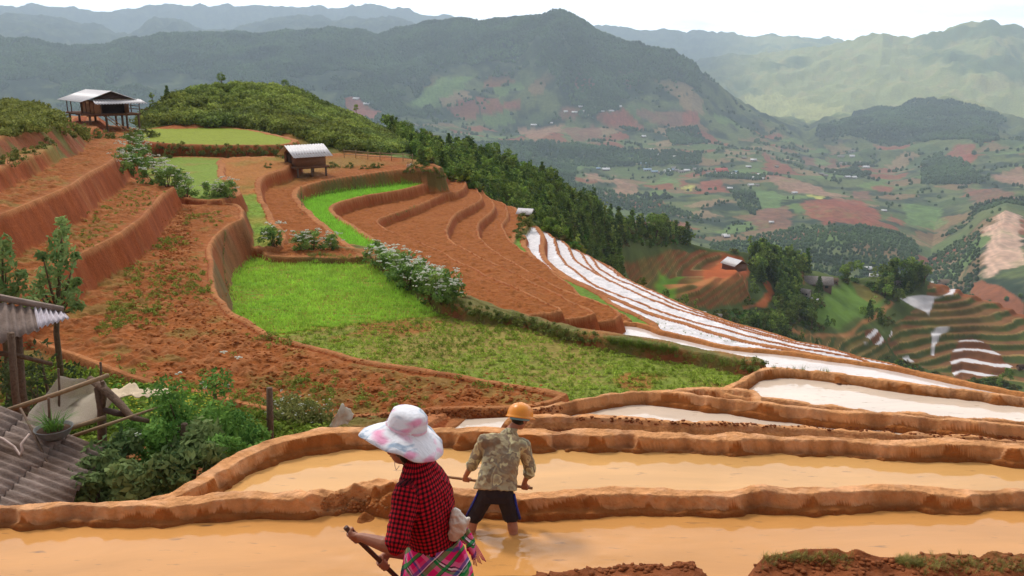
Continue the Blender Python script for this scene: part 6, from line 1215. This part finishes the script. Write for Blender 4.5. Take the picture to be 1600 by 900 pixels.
tomesh('skirt', [fold([(Ww+V3(0, 0, -.02), .16, .135), (Ww+V3(-.01, 0, -.15), .20, .17), (Ww+V3(-.01, 0, -.35), .25, .21), (V3(0, 0, .28), .29, .25)], amp=.02, nf=13)], mat('dark_green_skirt', lin(26, 70, 66), rough=.85, var=.5, scale=9, hue=lin(36, 50, 120)), wom)
kx = lw(727, 832, 4.62); kn_ = []
for k in range(7):
    a = k*.9; kn_.append(tube([kx+V3(-.03, 0, -.01), kx+V3(.01*math.cos(a), .02*math.sin(a), .01-.01*k % 3), kx+V3(.03+.012*math.cos(a), .03*math.sin(a), -.06), kx+V3(.035+.02*math.cos(a*1.3), .04*math.sin(a), -.15-.02*math.cos(a))], [.02, .022, .018, .012], 8))
tomesh('cloth_knot', kn_, PLM, wom)
fr2 = [tube([kx+V3(.03+.004*k, -.03+.008*k, -.10), kx+V3(.045+.006*k, -.03+.008*k, -.16), kx+V3(.05+.009*k, -.03+.008*k, -.2-.01*(k % 3))], .0028, 4) for k in range(9)]
tomesh('fringe', fr2, mat('pink_fringe', lin(226, 90, 140), rough=.9, hue=lin(214, 180, 120)), wom)
bagc = lw(716, 818, 4.60); bag = empty('plastic_bag', tuple(WO+bagc)); tag(bag, 'crumpled whitish plastic bag tucked into the back of the plaid waist cloth', 'bag')
bo, _ = fuse('bag_film', [loft([(V3(-.03, 0, -.1), V3(1, 0, 0), V3(0, 1, 0), .03, .03), (V3(-.01, 0, -.05), V3(1, 0, 0), V3(0, 1, 0), .055, .045), (V3(0, 0, .02), V3(1, 0, 0), V3(0, 1, 0), .05, .05), (V3(-.01, 0, .07), V3(1, 0, 0), V3(0, 1, 0), .032, .03), (V3(-.02, 0, .1), V3(1, 0, 0), V3(0, 1, 0), .01, .01)], 20), cone((.02, -.01, -.01), (.06, 0, .03), .03, .012)], mat('whitish_plastic', lin(226, 212, 196), rough=.3, spec=.5, var=.12, scale=30, bump=.3), bag, .006, 2, .005, .06, 5)
hoe2 = empty('hoe', tuple(WO+hoA)); tag(hoe2, 'dark worn wooden hoe handle gripped by the person in the sun hat', 'hoe')
he = hoB-hoA; he_end = he*(abs((-hoA[2]+.05-0)/he[2])); tomesh('handle', [tube([he*0, he, he_end], [.0155, .015, .016], 10)], WOODD, hoe2)
tomesh('blade', [loft([(he_end, V3(0, 1, 0), V3(1, 0, 0), .03, .02), (he_end+V3(-.08, -.02, -.01), V3(0, 1, 0), V3(0, 0, 1), .06, .006), (he_end+V3(-.2, -.05, -.05), V3(0, 1, 0), V3(0, 0, 1), .08, .003)], 12)], IRON, hoe2)
# ------------------------------------------------------------------ shrubs, crops, weeds
def shrub_mesh(seed, w, h, n, leaf, lo, hi, ncl=14, up=.35):
    rng = np.random.default_rng(seed); cen = []; sp = []
    for k in range(ncl):
        a = rng.uniform(0, 6.28); t = rng.uniform(.12, 1); rr = w*.5*math.sqrt(max(.05, 1-(t-.35)**2*1.6))*rng.uniform(.3, .95); cen.append((rr*math.cos(a), rr*math.sin(a), h*t*.88)); sp.append(rng.uniform(.16, .26)*max(w, h)*.75)
    V, F, c = leaves(cen, n//ncl, np.array(sp), leaf, rng, 1.8, up); k = c[:, 2] > .02*h
    return V, F, leafcol(c, lo, hi, rng), cen, rng
def make_shrub(name, seed, w, h, n, leaf, lo, hi, flowers=0, fl=.05, umb=False):
    V, F, C, cen, rng = shrub_mesh(seed, w, h, n, leaf, lo, hi); t = empty(name, (0, 0, 0)); npmesh('foliage', V, F, M_LEAF, t, False, C)
    st = [tube([(0, 0, -.25*h), (c[0]*.4, c[1]*.4, c[2]*.45), c], [.02*h+.006, .012*h+.004, .004], 5) for c in cen[:8]]; tomesh('stems', st, M_BARK, t)
    if flowers:
        P_ = []
        for k in range(flowers):
            a = rng.uniform(0, 6.28); e = rng.uniform(.45, 1.02); rr = w*.52*math.sqrt(max(0, 1-(e-.35)**2*1.3))*rng.uniform(.5, 1.); c = np.array([rr*math.cos(a), rr*math.sin(a), h*e])
            for j in range(7): q = c+rng.normal(size=3)*np.array([fl*.6, fl*.6, fl*.18]); P_.append(ell(q, (fl*.45, fl*.45, fl*.18), None, 6, 3))
        tomesh('blossom', P_, M_PETAL, t)
    return t
# big leafy bushes beside the low shed
S1, S2 = lin(70, 112, 50), lin(136, 178, 84); B1, B2 = lin(80, 104, 62), lin(140, 156, 96)
big = [((300, 660), 12.3, 2.2, 2.1, 1, 'tall fresh green bush with white flower heads at its top, above the other bushes'), ((352, 690), 12.2, 1.7, 1.5, 0, 'rounded green bush at the right end of the bushes by the paddy bank'), ((245, 700), 11.9, 1.5, 1.35, 1, 'green bush with two white flower heads in front of the rough rack'),
       ((200, 742), 10.9, 1.5, 1.0, 0, 'dull green broad leaved bush between the low shed and the paddy bank'), ((290, 735), 10.9, 1.7, 1.15, 0, 'wide dark green bush in the middle of the row along the paddy bank'), ((150, 752), 10.4, 1.1, .75, 0, 'low greyish green bush touching the corner of the grey shed roof'),
       ((365, 722), 11.2, 1.2, .9, 0, 'low bright green bush squeezed against the curve of the paddy bank'), ((398, 700), 12.4, 1.1, .8, 0, 'small feathery green bush next to the grey fence post'), ((235, 752), 10.3, 1.2, .7, 0, 'lowest dark leafy bush, right against the near paddy bank')]
for k, ((u, v), y, w_, h_, fl, l) in enumerate(big):
    p = aty(u, v, y); top = p[2]+h_*.5; z0 = height(p[0], p[1]); hh = max(top-z0, h_)
    dark = k in (3, 4, 5, 8); t = make_shrub('leafy_bush', 40+k, w_, hh, 2600 if dark else 3400, .075 if dark else .055, B1 if dark else S1, B2 if dark else S2, (9 if k == 0 else 3) if fl else 0, .05)
    t.location = (p[0], p[1], z0); tag(t, l, 'bush')
# weedy strip at the foot of the ploughed field
fw1 = make_shrub('weed_clump', 60, .9, .55, 420, .05, lin(104, 112, 58), lin(176, 172, 104), 8, .02); first = True
for k, (u, v) in enumerate([(438, 652), (452, 660), (468, 656), (482, 664), (496, 660), (444, 668), (510, 666)]):
    p = hit(u, v, 13); o = fw1 if first else copy_thing(fw1, tuple(p), k*1.3, .8+.1*(k % 3)); first = False
    if k == 0: o.location = tuple(p)
    tag(o, 'pale yellowish weed clump between the grey post and the plastic sheet', 'weeds', 'weed clumps right of the grey post')
# shrubs with white blossoms on the terrace edges
FS = [make_shrub('flowering_shrub', 70+k, 1.5, 1.3, 560, .1, lin(84, 122, 58), lin(156, 184, 100), 20, .095) for k in range(3)]; fu = [True]*3
def fshrub(u, v, sc, label, group, k, rmin=20):
    p = hit(u, v, rmin)
    if p is None: return
    if fu[k]: o = FS[k]; fu[k] = False; o.location = tuple(p-np.array([0, 0, .1])); o.scale = (sc,)*3
    else: o = copy_thing(FS[k], tuple(p-np.array([0, 0, .1])), random.uniform(0, 6.28), (sc*random.uniform(.9, 1.2), sc*random.uniform(.9, 1.2), sc))
    if 'group' in o: del o['group']
    tag(o, label, 'shrub', group)
k = 0
for u, v, s in [(215, 222, .9), (208, 236, 1.0), (222, 240, 1.0), (198, 252, 1.0), (214, 256, 1.1), (190, 268, .9), (206, 272, 1.2), (226, 270, 1.0), (244, 286, 1.2), (262, 292, 1.1), (280, 302, 1.1), (292, 308, .9), (236, 262, .8)]:
    fshrub(u, v, s, 'white flowered shrub in the row running down from the big stilt hut', 'flowering shrubs below the big stilt hut', k % 3); k += 1
for u, v, s in [(330, 308, .8), (344, 308, .7), (357, 309, 1.0)]: fshrub(u, v, s, 'white flowered shrub at the lower edge of the weedy terrace', 'flowering shrubs on the weedy terrace', k % 3); k += 1
fshrub(429, 385, 1.05, 'dense round green shrub at the lower corner of the narrow weedy strip', None, 0)
for u, v, s, l in ((473, 389, .85, 'left of the pair of white flowered shrubs behind the big green field'), (489, 391, .9, 'white flowered shrub touching its twin behind the big green field'), (520, 390, .8, 'single white flowered shrub right of a pair behind the big green field')): fshrub(u, v, s, l, None, k % 3); k += 1
for u, v, s in [(586, 410, .9), (600, 416, .8), (612, 424, 1.0), (618, 436, .8), (632, 436, 1.1), (640, 446, 1.0), (650, 452, .9), (655, 440, .9), (664, 458, 1.1), (676, 466, 1.0), (690, 470, 1.1), (700, 474, .8), (706, 464, .9), (682, 452, .8), (624, 424, .9)]:
    fshrub(u, v, s, 'white flowered shrub in the long row between the big green field and the red fields', 'flowering shrubs along the big green field', k % 3); k += 1
GS = [make_shrub('green_shrub', 80+k, 1.4, .9, 420, .1, lin(84, 100, 50), lin(146, 152, 80)) for k in range(2)]; gu = [True, True]
def gshrub(u, v, sc, label, group, rmin=15):
    p = hit(u, v, rmin); k = random.randrange(2)
    if p is None: return
    if gu[k]: o = GS[k]; gu[k] = False; o.location = tuple(p-np.array([0, 0, .1])); o.scale = (sc,)*3
    else: o = copy_thing(GS[k], tuple(p-np.array([0, 0, .1])), random.uniform(0, 6.28), (sc*random.uniform(.8, 1.4), sc*random.uniform(.8, 1.4), sc*random.uniform(.8, 1.1)))
    if 'group' in o: del o['group']
    tag(o, label, 'shrub', group)
for u, v in [(715, 478), (728, 482), (742, 488), (756, 490), (770, 494), (784, 497), (798, 500), (812, 503), (826, 506), (842, 511), (858, 516), (874, 521), (890, 525), (905, 529), (928, 532), (1165, 572), (1180, 574)]:
    gshrub(u, v, .42, 'low green shrub on the bank along the right part of the weedy green field', 'low shrubs on the bank of the green field')
for u, v in [(250, 232), (268, 236), (284, 234), (300, 238), (318, 240), (336, 238), (352, 238), (370, 238), (386, 239), (402, 238), (418, 240), (434, 239), (450, 240), (458, 234), (240, 244), (262, 246)]:
    gshrub(u, v, .85, 'dark shrub in the hedge under the yellow green field', 'shrubs under the yellow green field')
gshrub(233, 214, 1.6, 'dark round bush standing at the left end of the yellow green field', None)
for u, v in [(100, 208), (112, 214), (128, 214), (160, 216), (178, 216), (195, 216), (150, 210), (205, 212), (132, 205)]: gshrub(u, v, .7, 'small green shrub on the red earth below the big stilt hut', 'shrubs below the big stilt hut')
for u, v in [(10, 256), (28, 248), (46, 240), (62, 232), (78, 226)]: gshrub(u, v, .6, 'low grassy shrub along the lip of the uppermost left terrace', 'shrubs on the uppermost left terrace')
for u, v in [(418, 262), (440, 246), (520, 262), (545, 262), (570, 264), (585, 262), (592, 262), (648, 262), (662, 266), (676, 270), (690, 276), (640, 268)]: gshrub(u, v, .6, 'low shrub on the back edge of the small hut terrace', 'shrubs around the small hut terrace')
for u, v in [(812, 362), (818, 352), (822, 344), (808, 372), (826, 352)]: gshrub(u, v, .8, 'green shrub on the corner between red fields and white terraces', 'shrubs at the corner of the white terraces')
# the tree behind the open shed
rng = np.random.default_rng(33); tp = aty(90, 560, 17.5); z0 = height(tp[0], tp[1]); tr = empty('leafy_tree', (tp[0], tp[1], z0)); tag(tr, 'slender green tree with a pointed top behind the open shed at the left edge', 'tree')
TP = lambda u, v, y=17.5: aty(u, v, y)-np.array([tp[0], tp[1], z0])
cl = [(97, 345, .12), (96, 360, .15), (90, 375, .2), (98, 390, .2), (84, 400, .24), (100, 410, .22), (92, 425, .28), (80, 440, .3), (100, 445, .26), (112, 455, .2), (70, 462, .26), (88, 468, .3), (108, 472, .22), (60, 440, .18), (56, 455, .18), (120, 440, .1), (118, 400, .09), (66, 398, .09), (72, 425, .18), (48, 474, .2), (122, 478, .12)]
cen = [TP(u, v, 17.5+random.uniform(-.4, .4)) for u, v, s in cl]; V, F, c = leaves(cen, 52, np.array([s*1.15 for u, v, s in cl]), .085, rng, 2.0, .1); npmesh('crown', V, F, M_LEAF, tr, False, leafcol(c, lin(96, 130, 74), lin(168, 190, 120), rng))
tomesh('trunk', [tube([(0, 0, -.2), TP(88, 520), TP(90, 470), TP(95, 400), TP(97, 350)], [.07, .06, .05, .03, .01], 7)]+[tube([TP(90, 490), (TP(90, 490)+c)/2+np.array([0, 0, -.05]), c], [.035, .025, .008], 5) for c in cen[8:]], M_BARK, tr)
tp = aty(5, 560, 17); z0 = height(tp[0], tp[1]); t2 = empty('leafy_tree', (tp[0], tp[1], z0)); tag(t2, 'green tree cut off by the left edge of the view above the open shed', 'tree')
cl = [(4, 378, .16), (8, 395, .2), (-6, 400, .3), (10, 415, .22), (-4, 430, .3), (12, 440, .22), (4, 455, .28), (20, 460, .2), (30, 448, .14), (34, 430, .12), (-14, 450, .4)]
cen = [TP(u, v, 17) for u, v, s in cl]; V, F, c = leaves(cen, 50, np.array([s*1.15 for u, v, s in cl]), .085, rng, 2.0, .1); npmesh('crown', V, F, M_LEAF, t2, False, leafcol(c, lin(96, 130, 74), lin(168, 190, 120), rng)); tomesh('trunk', [tube([(0, 0, -.2), TP(4, 500, 17), TP(4, 390, 17)], [.07, .05, .01], 7)]+[tube([TP(4, 500, 17), c], [.03, .008], 5) for c in cen[3:]], M_BARK, t2)
# dark twiggy growth under and beside the open shed
for k, (u, v, y, s, l) in enumerate([(70, 545, 15.6, 1.5, 'dark twiggy bush under the edge of the open shed roof'), (48, 600, 15.2, 1.3, 'dark bush behind the posts of the open shed'), (-5, 590, 16, 1.8, 'olive green bush left of the shed posts at the left edge')]):
    p = aty(u, v, y); z0 = height(p[0], p[1]); t = make_shrub('twiggy_bush', 90+k, 1.1*s, max(.9*s, p[2]-z0+.4), 500, .075, lin(58, 74, 44), lin(110, 118, 70)); t.location = (p[0], p[1], z0); tag(t, l, 'bush')
# garden patch with yellow flowers
def wpoly_any(pts, y0=3):
    return np.array([hit(u, v, y0)[:2] for u, v in pts])
def strew(pts, n, rng, z=None, rmin=3, rmax=90):
    return scatter(pts, n, rng, rmin, rmax=rmax)
rng = np.random.default_rng(44)
V0, F0, c0 = leaves([(0, 0, .12), (.08, .05, .08), (-.07, .06, .1)], 10, .1, .06, rng, 1.6, .6); K0 = leafcol(c0, lin(92, 124, 48), lin(150, 176, 74), rng)
gp = strew([(98, 625), (120, 612), (170, 618), (240, 614), (330, 632), (360, 660), (330, 700), (250, 690), (180, 680), (120, 660)], 900, rng, rmin=11)
W, FF, CC = merge(V0, F0, gp, rng.uniform(.7, 1.6, len(gp)), rng.uniform(0, 6.28, len(gp)), rng.uniform(.75, 1.2, (len(gp), 3)), K0); tag(npmesh('garden_greens', W, FF, M_LEAF, None, False, np.clip(CC, 0, 1)), 'patch of leafy garden greens between the rack and the cream cloth', 'greens', kind='stuff')
yf = gp[rng.random(len(gp)) < .5]; V1, F1 = ell((0, 0, .26), (.018, .018, .01), None, 6, 3); W, FF, _ = merge(V1, F1, yf, rng.uniform(.8, 1.4, len(yf)), np.zeros(len(yf))); tag(npmesh('yellow_flowers', W, FF, mat('yellow_petals', lin(222, 206, 60), rough=.7, bump=0)), 'small yellow flowers dotted over the garden greens', 'flowers', kind='stuff')
wd = strew([(0, 560), (90, 570), (230, 610), (400, 650), (520, 665), (430, 690), (340, 700), (200, 700), (0, 700)], 1200, rng, rmin=10)
W, FF, CC = merge(V0, F0, wd, rng.uniform(.4, 1.3, len(wd)), rng.uniform(0, 6.28, len(wd)), rng.uniform(.65, 1.1, (len(wd), 1))*np.array([1.05, .95, .8]), K0); tag(npmesh('yard_weeds', W, FF, M_LEAF, None, False, np.clip(CC, 0, 1)), 'weeds scattered over the ground round the sheds', 'weeds', kind='stuff')
# weeds among the clods of the big ploughed field and the terraces above it
pw = strew([(130, 560), (200, 420), (300, 330), (360, 330), (325, 380), (330, 450), (400, 515), (520, 555), (700, 590), (850, 612), (830, 632), (600, 645), (400, 640), (250, 600)], 3400, rng, rmin=15)
keep = fbm(pw[:, 0], pw[:, 1], 3, 3, 45)+rng.normal(size=len(pw))*.35 > .42; pw = pw[keep]
W, FF, CC = merge(V0, F0, pw, rng.uniform(.3, .8, len(pw)), rng.uniform(0, 6.28, len(pw)), rng.uniform(.7, 1.1, (len(pw), 1))*np.array([1.25, 1.0, 1.1]), K0)
tag(npmesh('field_weeds', W, FF, M_LEAF, None, False, np.clip(CC, 0, 1)), 'green weeds sprouting among the clods of the large ploughed field', 'weeds', kind='stuff')
pw = strew([(110, 410), (200, 350), (262, 298), (200, 295), (60, 390)], 130, rng, rmin=20); W, FF, CC = merge(V0, F0, pw, rng.uniform(.3, .8, len(pw)), rng.uniform(0, 6.28, len(pw)), rng.uniform(.7, 1.1, (len(pw), 1))*np.array([1.05, .95, .9]), K0)
tag(npmesh('terrace_weeds', W, FF, M_LEAF, None, False, np.clip(CC, 0, 1)), 'sparse weeds on the terrace above the large ploughed field', 'weeds', kind='stuff')
# seedlings, in rows, on the bright half of the green field; weeds on the rest
V2, F2 = blades(7, .05, .2, rng, .35, .007, 2)
hp = PL[hi_]['poly']; c = rng.uniform(hp.min(0), hp.max(0), (90000, 2)); c[:, 1] = np.round(c[:, 1]/.3)*.3+rng.normal(size=len(c))*.035-.05*c[:, 0]; a = (insidedist(c[:, 0], c[:, 1], hp) > .15)
dS_ = insidedist(c[:, 0], c[:, 1], sp)+.25*fbm(c[:, 0], c[:, 1], 1.9, 3, 21); thin = fbm(c[:, 0], c[:, 1], 1.2, 3, 46)+.4*rng.normal(size=len(c))
sd_ = c[a & (dS_ > .05) & (thin > -.55)][:22000]; sd3 = np.column_stack([sd_, heights(sd_[:, 0], sd_[:, 1])]); sd3 = sd3[np.abs(sd3[:, 2]+4.22) < .15]; dd = np.hypot(sd3[:, 0], sd3[:, 1]); sd3 = sd3
W, FF, CC = merge(V2, F2, sd3, rng.uniform(.55, 1.0, len(sd3)), rng.uniform(0, 6.28, len(sd3)), rng.uniform(.8, 1.2, (len(sd3), 1))*np.ones(3), np.tile(lin(196, 232, 100), (len(V2), 1)))
tag(npmesh('seedlings', W, FF, M_GRASS, None, False, np.clip(CC, 0, 1)), 'bright green rows of seedlings on the upper part of the big field', 'crop', kind='stuff')
wd_ = c[a & (dS_ < .1)][:4600]; w3 = np.column_stack([wd_, heights(wd_[:, 0], wd_[:, 1])]); w3 = w3[np.abs(w3[:, 2]+4.22) < .15]; tn = (.95+.3*fbm(w3[:, 0], w3[:, 1], 2.5, 3, 47))[:, None]*np.array([1, 1, 1])*rng.uniform(.7, 1.2, (len(w3), 1))
W, FF, CC = merge(V0, F0, w3, rng.uniform(.2, .6, len(w3)), rng.uniform(0, 6.28, len(w3)), tn*np.array([1.65, 1.45, 1.3]), K0); tag(npmesh('field_grass', W, FF, M_LEAF, None, False, np.clip(CC, 0, 1)), 'patchy green weeds and grass on the lower part of the big field', 'grass', kind='stuff')
# bright green strip crop
jp = [p for p in PL if p['name'] == 'J'][0]['poly']; c = rng.uniform(jp.min(0), jp.max(0), (60000, 2)); a = (insidedist(c[:, 0], c[:, 1], jp) > .35); j_ = c[a][:20000]; j3 = np.column_stack([j_, heights(j_[:, 0], j_[:, 1])]); j3 = j3[np.abs(j3[:, 2]+4.2) < .25]
W, FF, CC = merge(V2, F2, j3, rng.uniform(.8, 1.3, len(j3)), rng.uniform(0, 6.28, len(j3)), rng.uniform(.85, 1.15, (len(j3), 1))*np.ones(3), np.tile(lin(180, 228, 90), (len(V2), 1))); tag(npmesh('strip_crop', W, FF, M_GRASS, None, False, np.clip(CC, 0, 1)), 'bright green young crop on the narrow curved strip', 'crop', kind='stuff')
# grass and weeds on banks and rims
V3b, F3b = blades(14, .09, .3, rng, .7, .007, 3)
def tufts(name, lines, n, sc, col, label, jit=.25, rmin=8):
    P_ = []
    for ln in lines:
        for k in range(n):
            i = rng.integers(0, len(ln)-1); t = rng.random(); u = ln[i][0]*(1-t)+ln[i+1][0]*t; v = ln[i][1]*(1-t)+ln[i+1][1]*t+rng.normal()*ln[i][2]
            q = hit(u, v, rmin)
            if q is not None: P_.append(q)
    P_ = np.array(P_); W, FF, CC = merge(V3b, F3b, P_, rng.uniform(.5, 1.2, len(P_))*sc, rng.uniform(0, 6.28, len(P_)), rng.uniform(.65, 1.2, (len(P_), 1))*np.array([1, 1, 1])+rng.normal(size=(len(P_), 3))*.05, np.tile(col, (len(V3b), 1)))
    tag(npmesh(name, W, FF, M_GRASS, None, False, np.clip(CC, 0, 1)), label, 'grass', kind='stuff')
tufts('bank_grass', [[(700, 484, 4), (800, 498, 4), (900, 526, 4), (1000, 546, 4), (1100, 560, 4), (1190, 574, 3)], [(950, 534, 3), (1000, 540, 3), (1060, 548, 3)], [(480, 398, 2), (560, 404, 3), (640, 446, 4), (700, 480, 4)]], 230, .75, lin(136, 156, 76), 'rough grass along the bank beside the big green field')
tufts('riser_grass', [[(470, 300, 6), (472, 318, 5)], [(480, 296, 4), (560, 284, 4), (640, 270, 4)], [(352, 362, 3), (348, 400, 4), (352, 440, 4), (368, 478, 3)]], 90, .55, lin(140, 138, 88), 'dry grass growing on the terrace walls')
tufts('rim_grass', [[(600, 345, 1.5), (650, 322, 1), (600, 352, 1)], [(700, 570, 2), (560, 400, 2)], [(940, 482, 2), (1015, 503, 2), (1060, 515, 2), (1150, 535, 2)], [(1200, 572, 1.5), (1300, 580, 1.5)]], 50, .5, lin(140, 150, 84), 'sparse grass on the field edges')
tufts('near_bank_grass', [[(1190, 875, 5), (1250, 872, 5), (1330, 878, 6)], [(1400, 876, 4), (1440, 880, 5)], [(1440, 885, 7), (1600, 882, 7)]], 170, .22, lin(160, 152, 84), 'short grass on the near bank at the lower right', rmin=6)
# loose clods on the banks, floating scraps
def lumps(name, label, lines, n, r0, r1, col, rmin=6, flat=.6, cat='clods'):
    P_ = []
    for ln in lines:
        for k in range(n):
            i = rng.integers(0, len(ln)-1); t = rng.random(); q = hit(ln[i][0]*(1-t)+ln[i+1][0]*t, ln[i][1]*(1-t)+ln[i+1][1]*t+rng.normal()*ln[i][2], rmin)
            if q is not None: P_.append(q)
    P_ = np.array(P_); ic = ico.copy(); ic[:, 2] = (ic[:, 2]-.6)/.9; ic *= rng.uniform(.75, 1.2, (len(ic), 1)); s = rng.uniform(r0, r1, (len(P_), 1))*np.column_stack([rng.uniform(.7, 1.4, len(P_)), rng.uniform(.7, 1.3, len(P_)), np.full(len(P_), flat)])
    icf2 = np.concatenate([icf, [(6, 10, 9), (6, 9, 8), (6, 8, 7)]]); W, FF, CC = merge(ic, icf2, P_, s, rng.uniform(0, 6.28, len(P_)), rng.uniform(.75, 1.2, (len(P_), 1))*np.ones(3), np.tile(col, (len(ic), 1)))
    tag(npmesh(name, W, FF, M_GROUND, None, False, np.clip(CC, 0, 1)), label, cat, kind='stuff')
lumps('mud_clods', 'rough lumps of mud heaped along the near paddy bank', [[(500, 782, 7), (560, 775, 9), (640, 778, 9)], [(500, 790, 5), (620, 792, 6)]], 70, .008, .026, lin(186, 124, 76))
lumps('bank_clods', 'crumbly lumps on the dark earth banks', [[(900, 652, 3), (1050, 660, 2), (1200, 664, 2), (1400, 674, 2), (1600, 686, 3)], [(830, 882, 8), (1000, 882, 5), (1095, 880, 5)], [(1180, 880, 8), (1400, 882, 8), (1600, 880, 8)], [(540, 650, 3), (880, 640, 4)]], 260, .01, .035, lin(140, 82, 48))
lumps('plough_clods', 'turned clods over the large ploughed field', [[(240, 590, 16), (500, 600, 22), (700, 615, 16), (850, 620, 6)], [(200, 480, 30), (330, 500, 30), (480, 570, 20)], [(250, 400, 25), (300, 350, 14)]], 900, .02, .055, lin(164, 96, 50), rmin=14)
lumps('straw_scraps', 'dark scraps of straw floating on the pale paddy', [[(1228, 595, 2), (1262, 599, 4), (1300, 602, 4), (1350, 608, 3)]], 14, .02, .05, lin(110, 70, 50), flat=.25, cat='scraps')
# two people sitting far off on the terrace edge
SHW = mat('white_shirt', lin(232, 224, 226), rough=.8, var=.05); SHP = mat('peach_shirt', lin(226, 186, 160), rough=.8, var=.05); TRO = mat('pale_trousers', lin(200, 180, 160), rough=.8, var=.1)
for k, (u, v, m, l) in enumerate(((637.5, 262, SHP, 'person in peach shirt sitting at the far corner of the hut terrace, the left one'), (642.5, 261, SHW, 'person in white shirt sitting at the far corner of the hut terrace, the right one'))):
    q = hit(u, v, 40); t = empty('person', tuple(q), .2); tag(t, l, 'person'); s = .55
    B_ = [cone((0, .05, .12), (0, 0, .42), .12, .13), cone((0, 0, .42), (0, -.03, .60), .09, .05), cone((-.08, .05, .1), (-.12, -.32, .26), .08, .06), cone((.08, .05, .1), (.12, -.32, .26), .08, .06), cone((-.12, -.32, .26), (-.1, -.4, -.08), .055, .04), cone((.12, -.32, .26), (.1, -.4, -.08), .055, .04), cone((-.1, -.4, -.06), (-.1, -.5, -.07), .04, .03), cone((.1, -.4, -.06), (.1, -.5, -.07), .04, .03),
          cone((-.17, 0, .46), (-.2, -.14, .26), .045, .04), cone((.17, 0, .46), (.2, -.14, .26), .045, .04), cone((-.2, -.14, .26), (-.08, -.3, .28), .038, .03), cone((.2, -.14, .26), (.08, -.3, .28), .038, .03)]+head(np.array([0, -.05, .70]), (0, -1, -.15), (0, 0, 1))[0]
    fuse('body', [(a*s, b) for a, b in B_], SKIN_M, t, .012, 1)
    fuse('shirt', [(a*s, b) for a, b in [cone((0, .05, .12), (0, 0, .43), .14, .15), cone((-.15, 0, .46), (.15, 0, .46), .07, .07), cone((-.17, 0, .46), (-.2, -.14, .27), .06, .055), cone((.17, 0, .46), (.2, -.14, .27), .06, .055)]], m, t, .014, 1)
    fuse('trousers', [(a*s, b) for a, b in [cone((0, .05, .08), (0, .05, .14), .15, .14), cone((-.08, .05, .1), (-.12, -.32, .26), .095, .07), cone((.08, .05, .1), (.12, -.32, .26), .095, .07), cone((-.12, -.32, .26), (-.1, -.4, 0), .066, .05), cone((.12, -.32, .26), (.1, -.4, 0), .066, .05)]], TRO, t, .014, 1)
    tomesh('hair', [(ell((0, -.03, .74), (.085, .095, .085))[0]*s, ell((0, 0, 0), (1, 1, 1))[1])], HAIR, t)
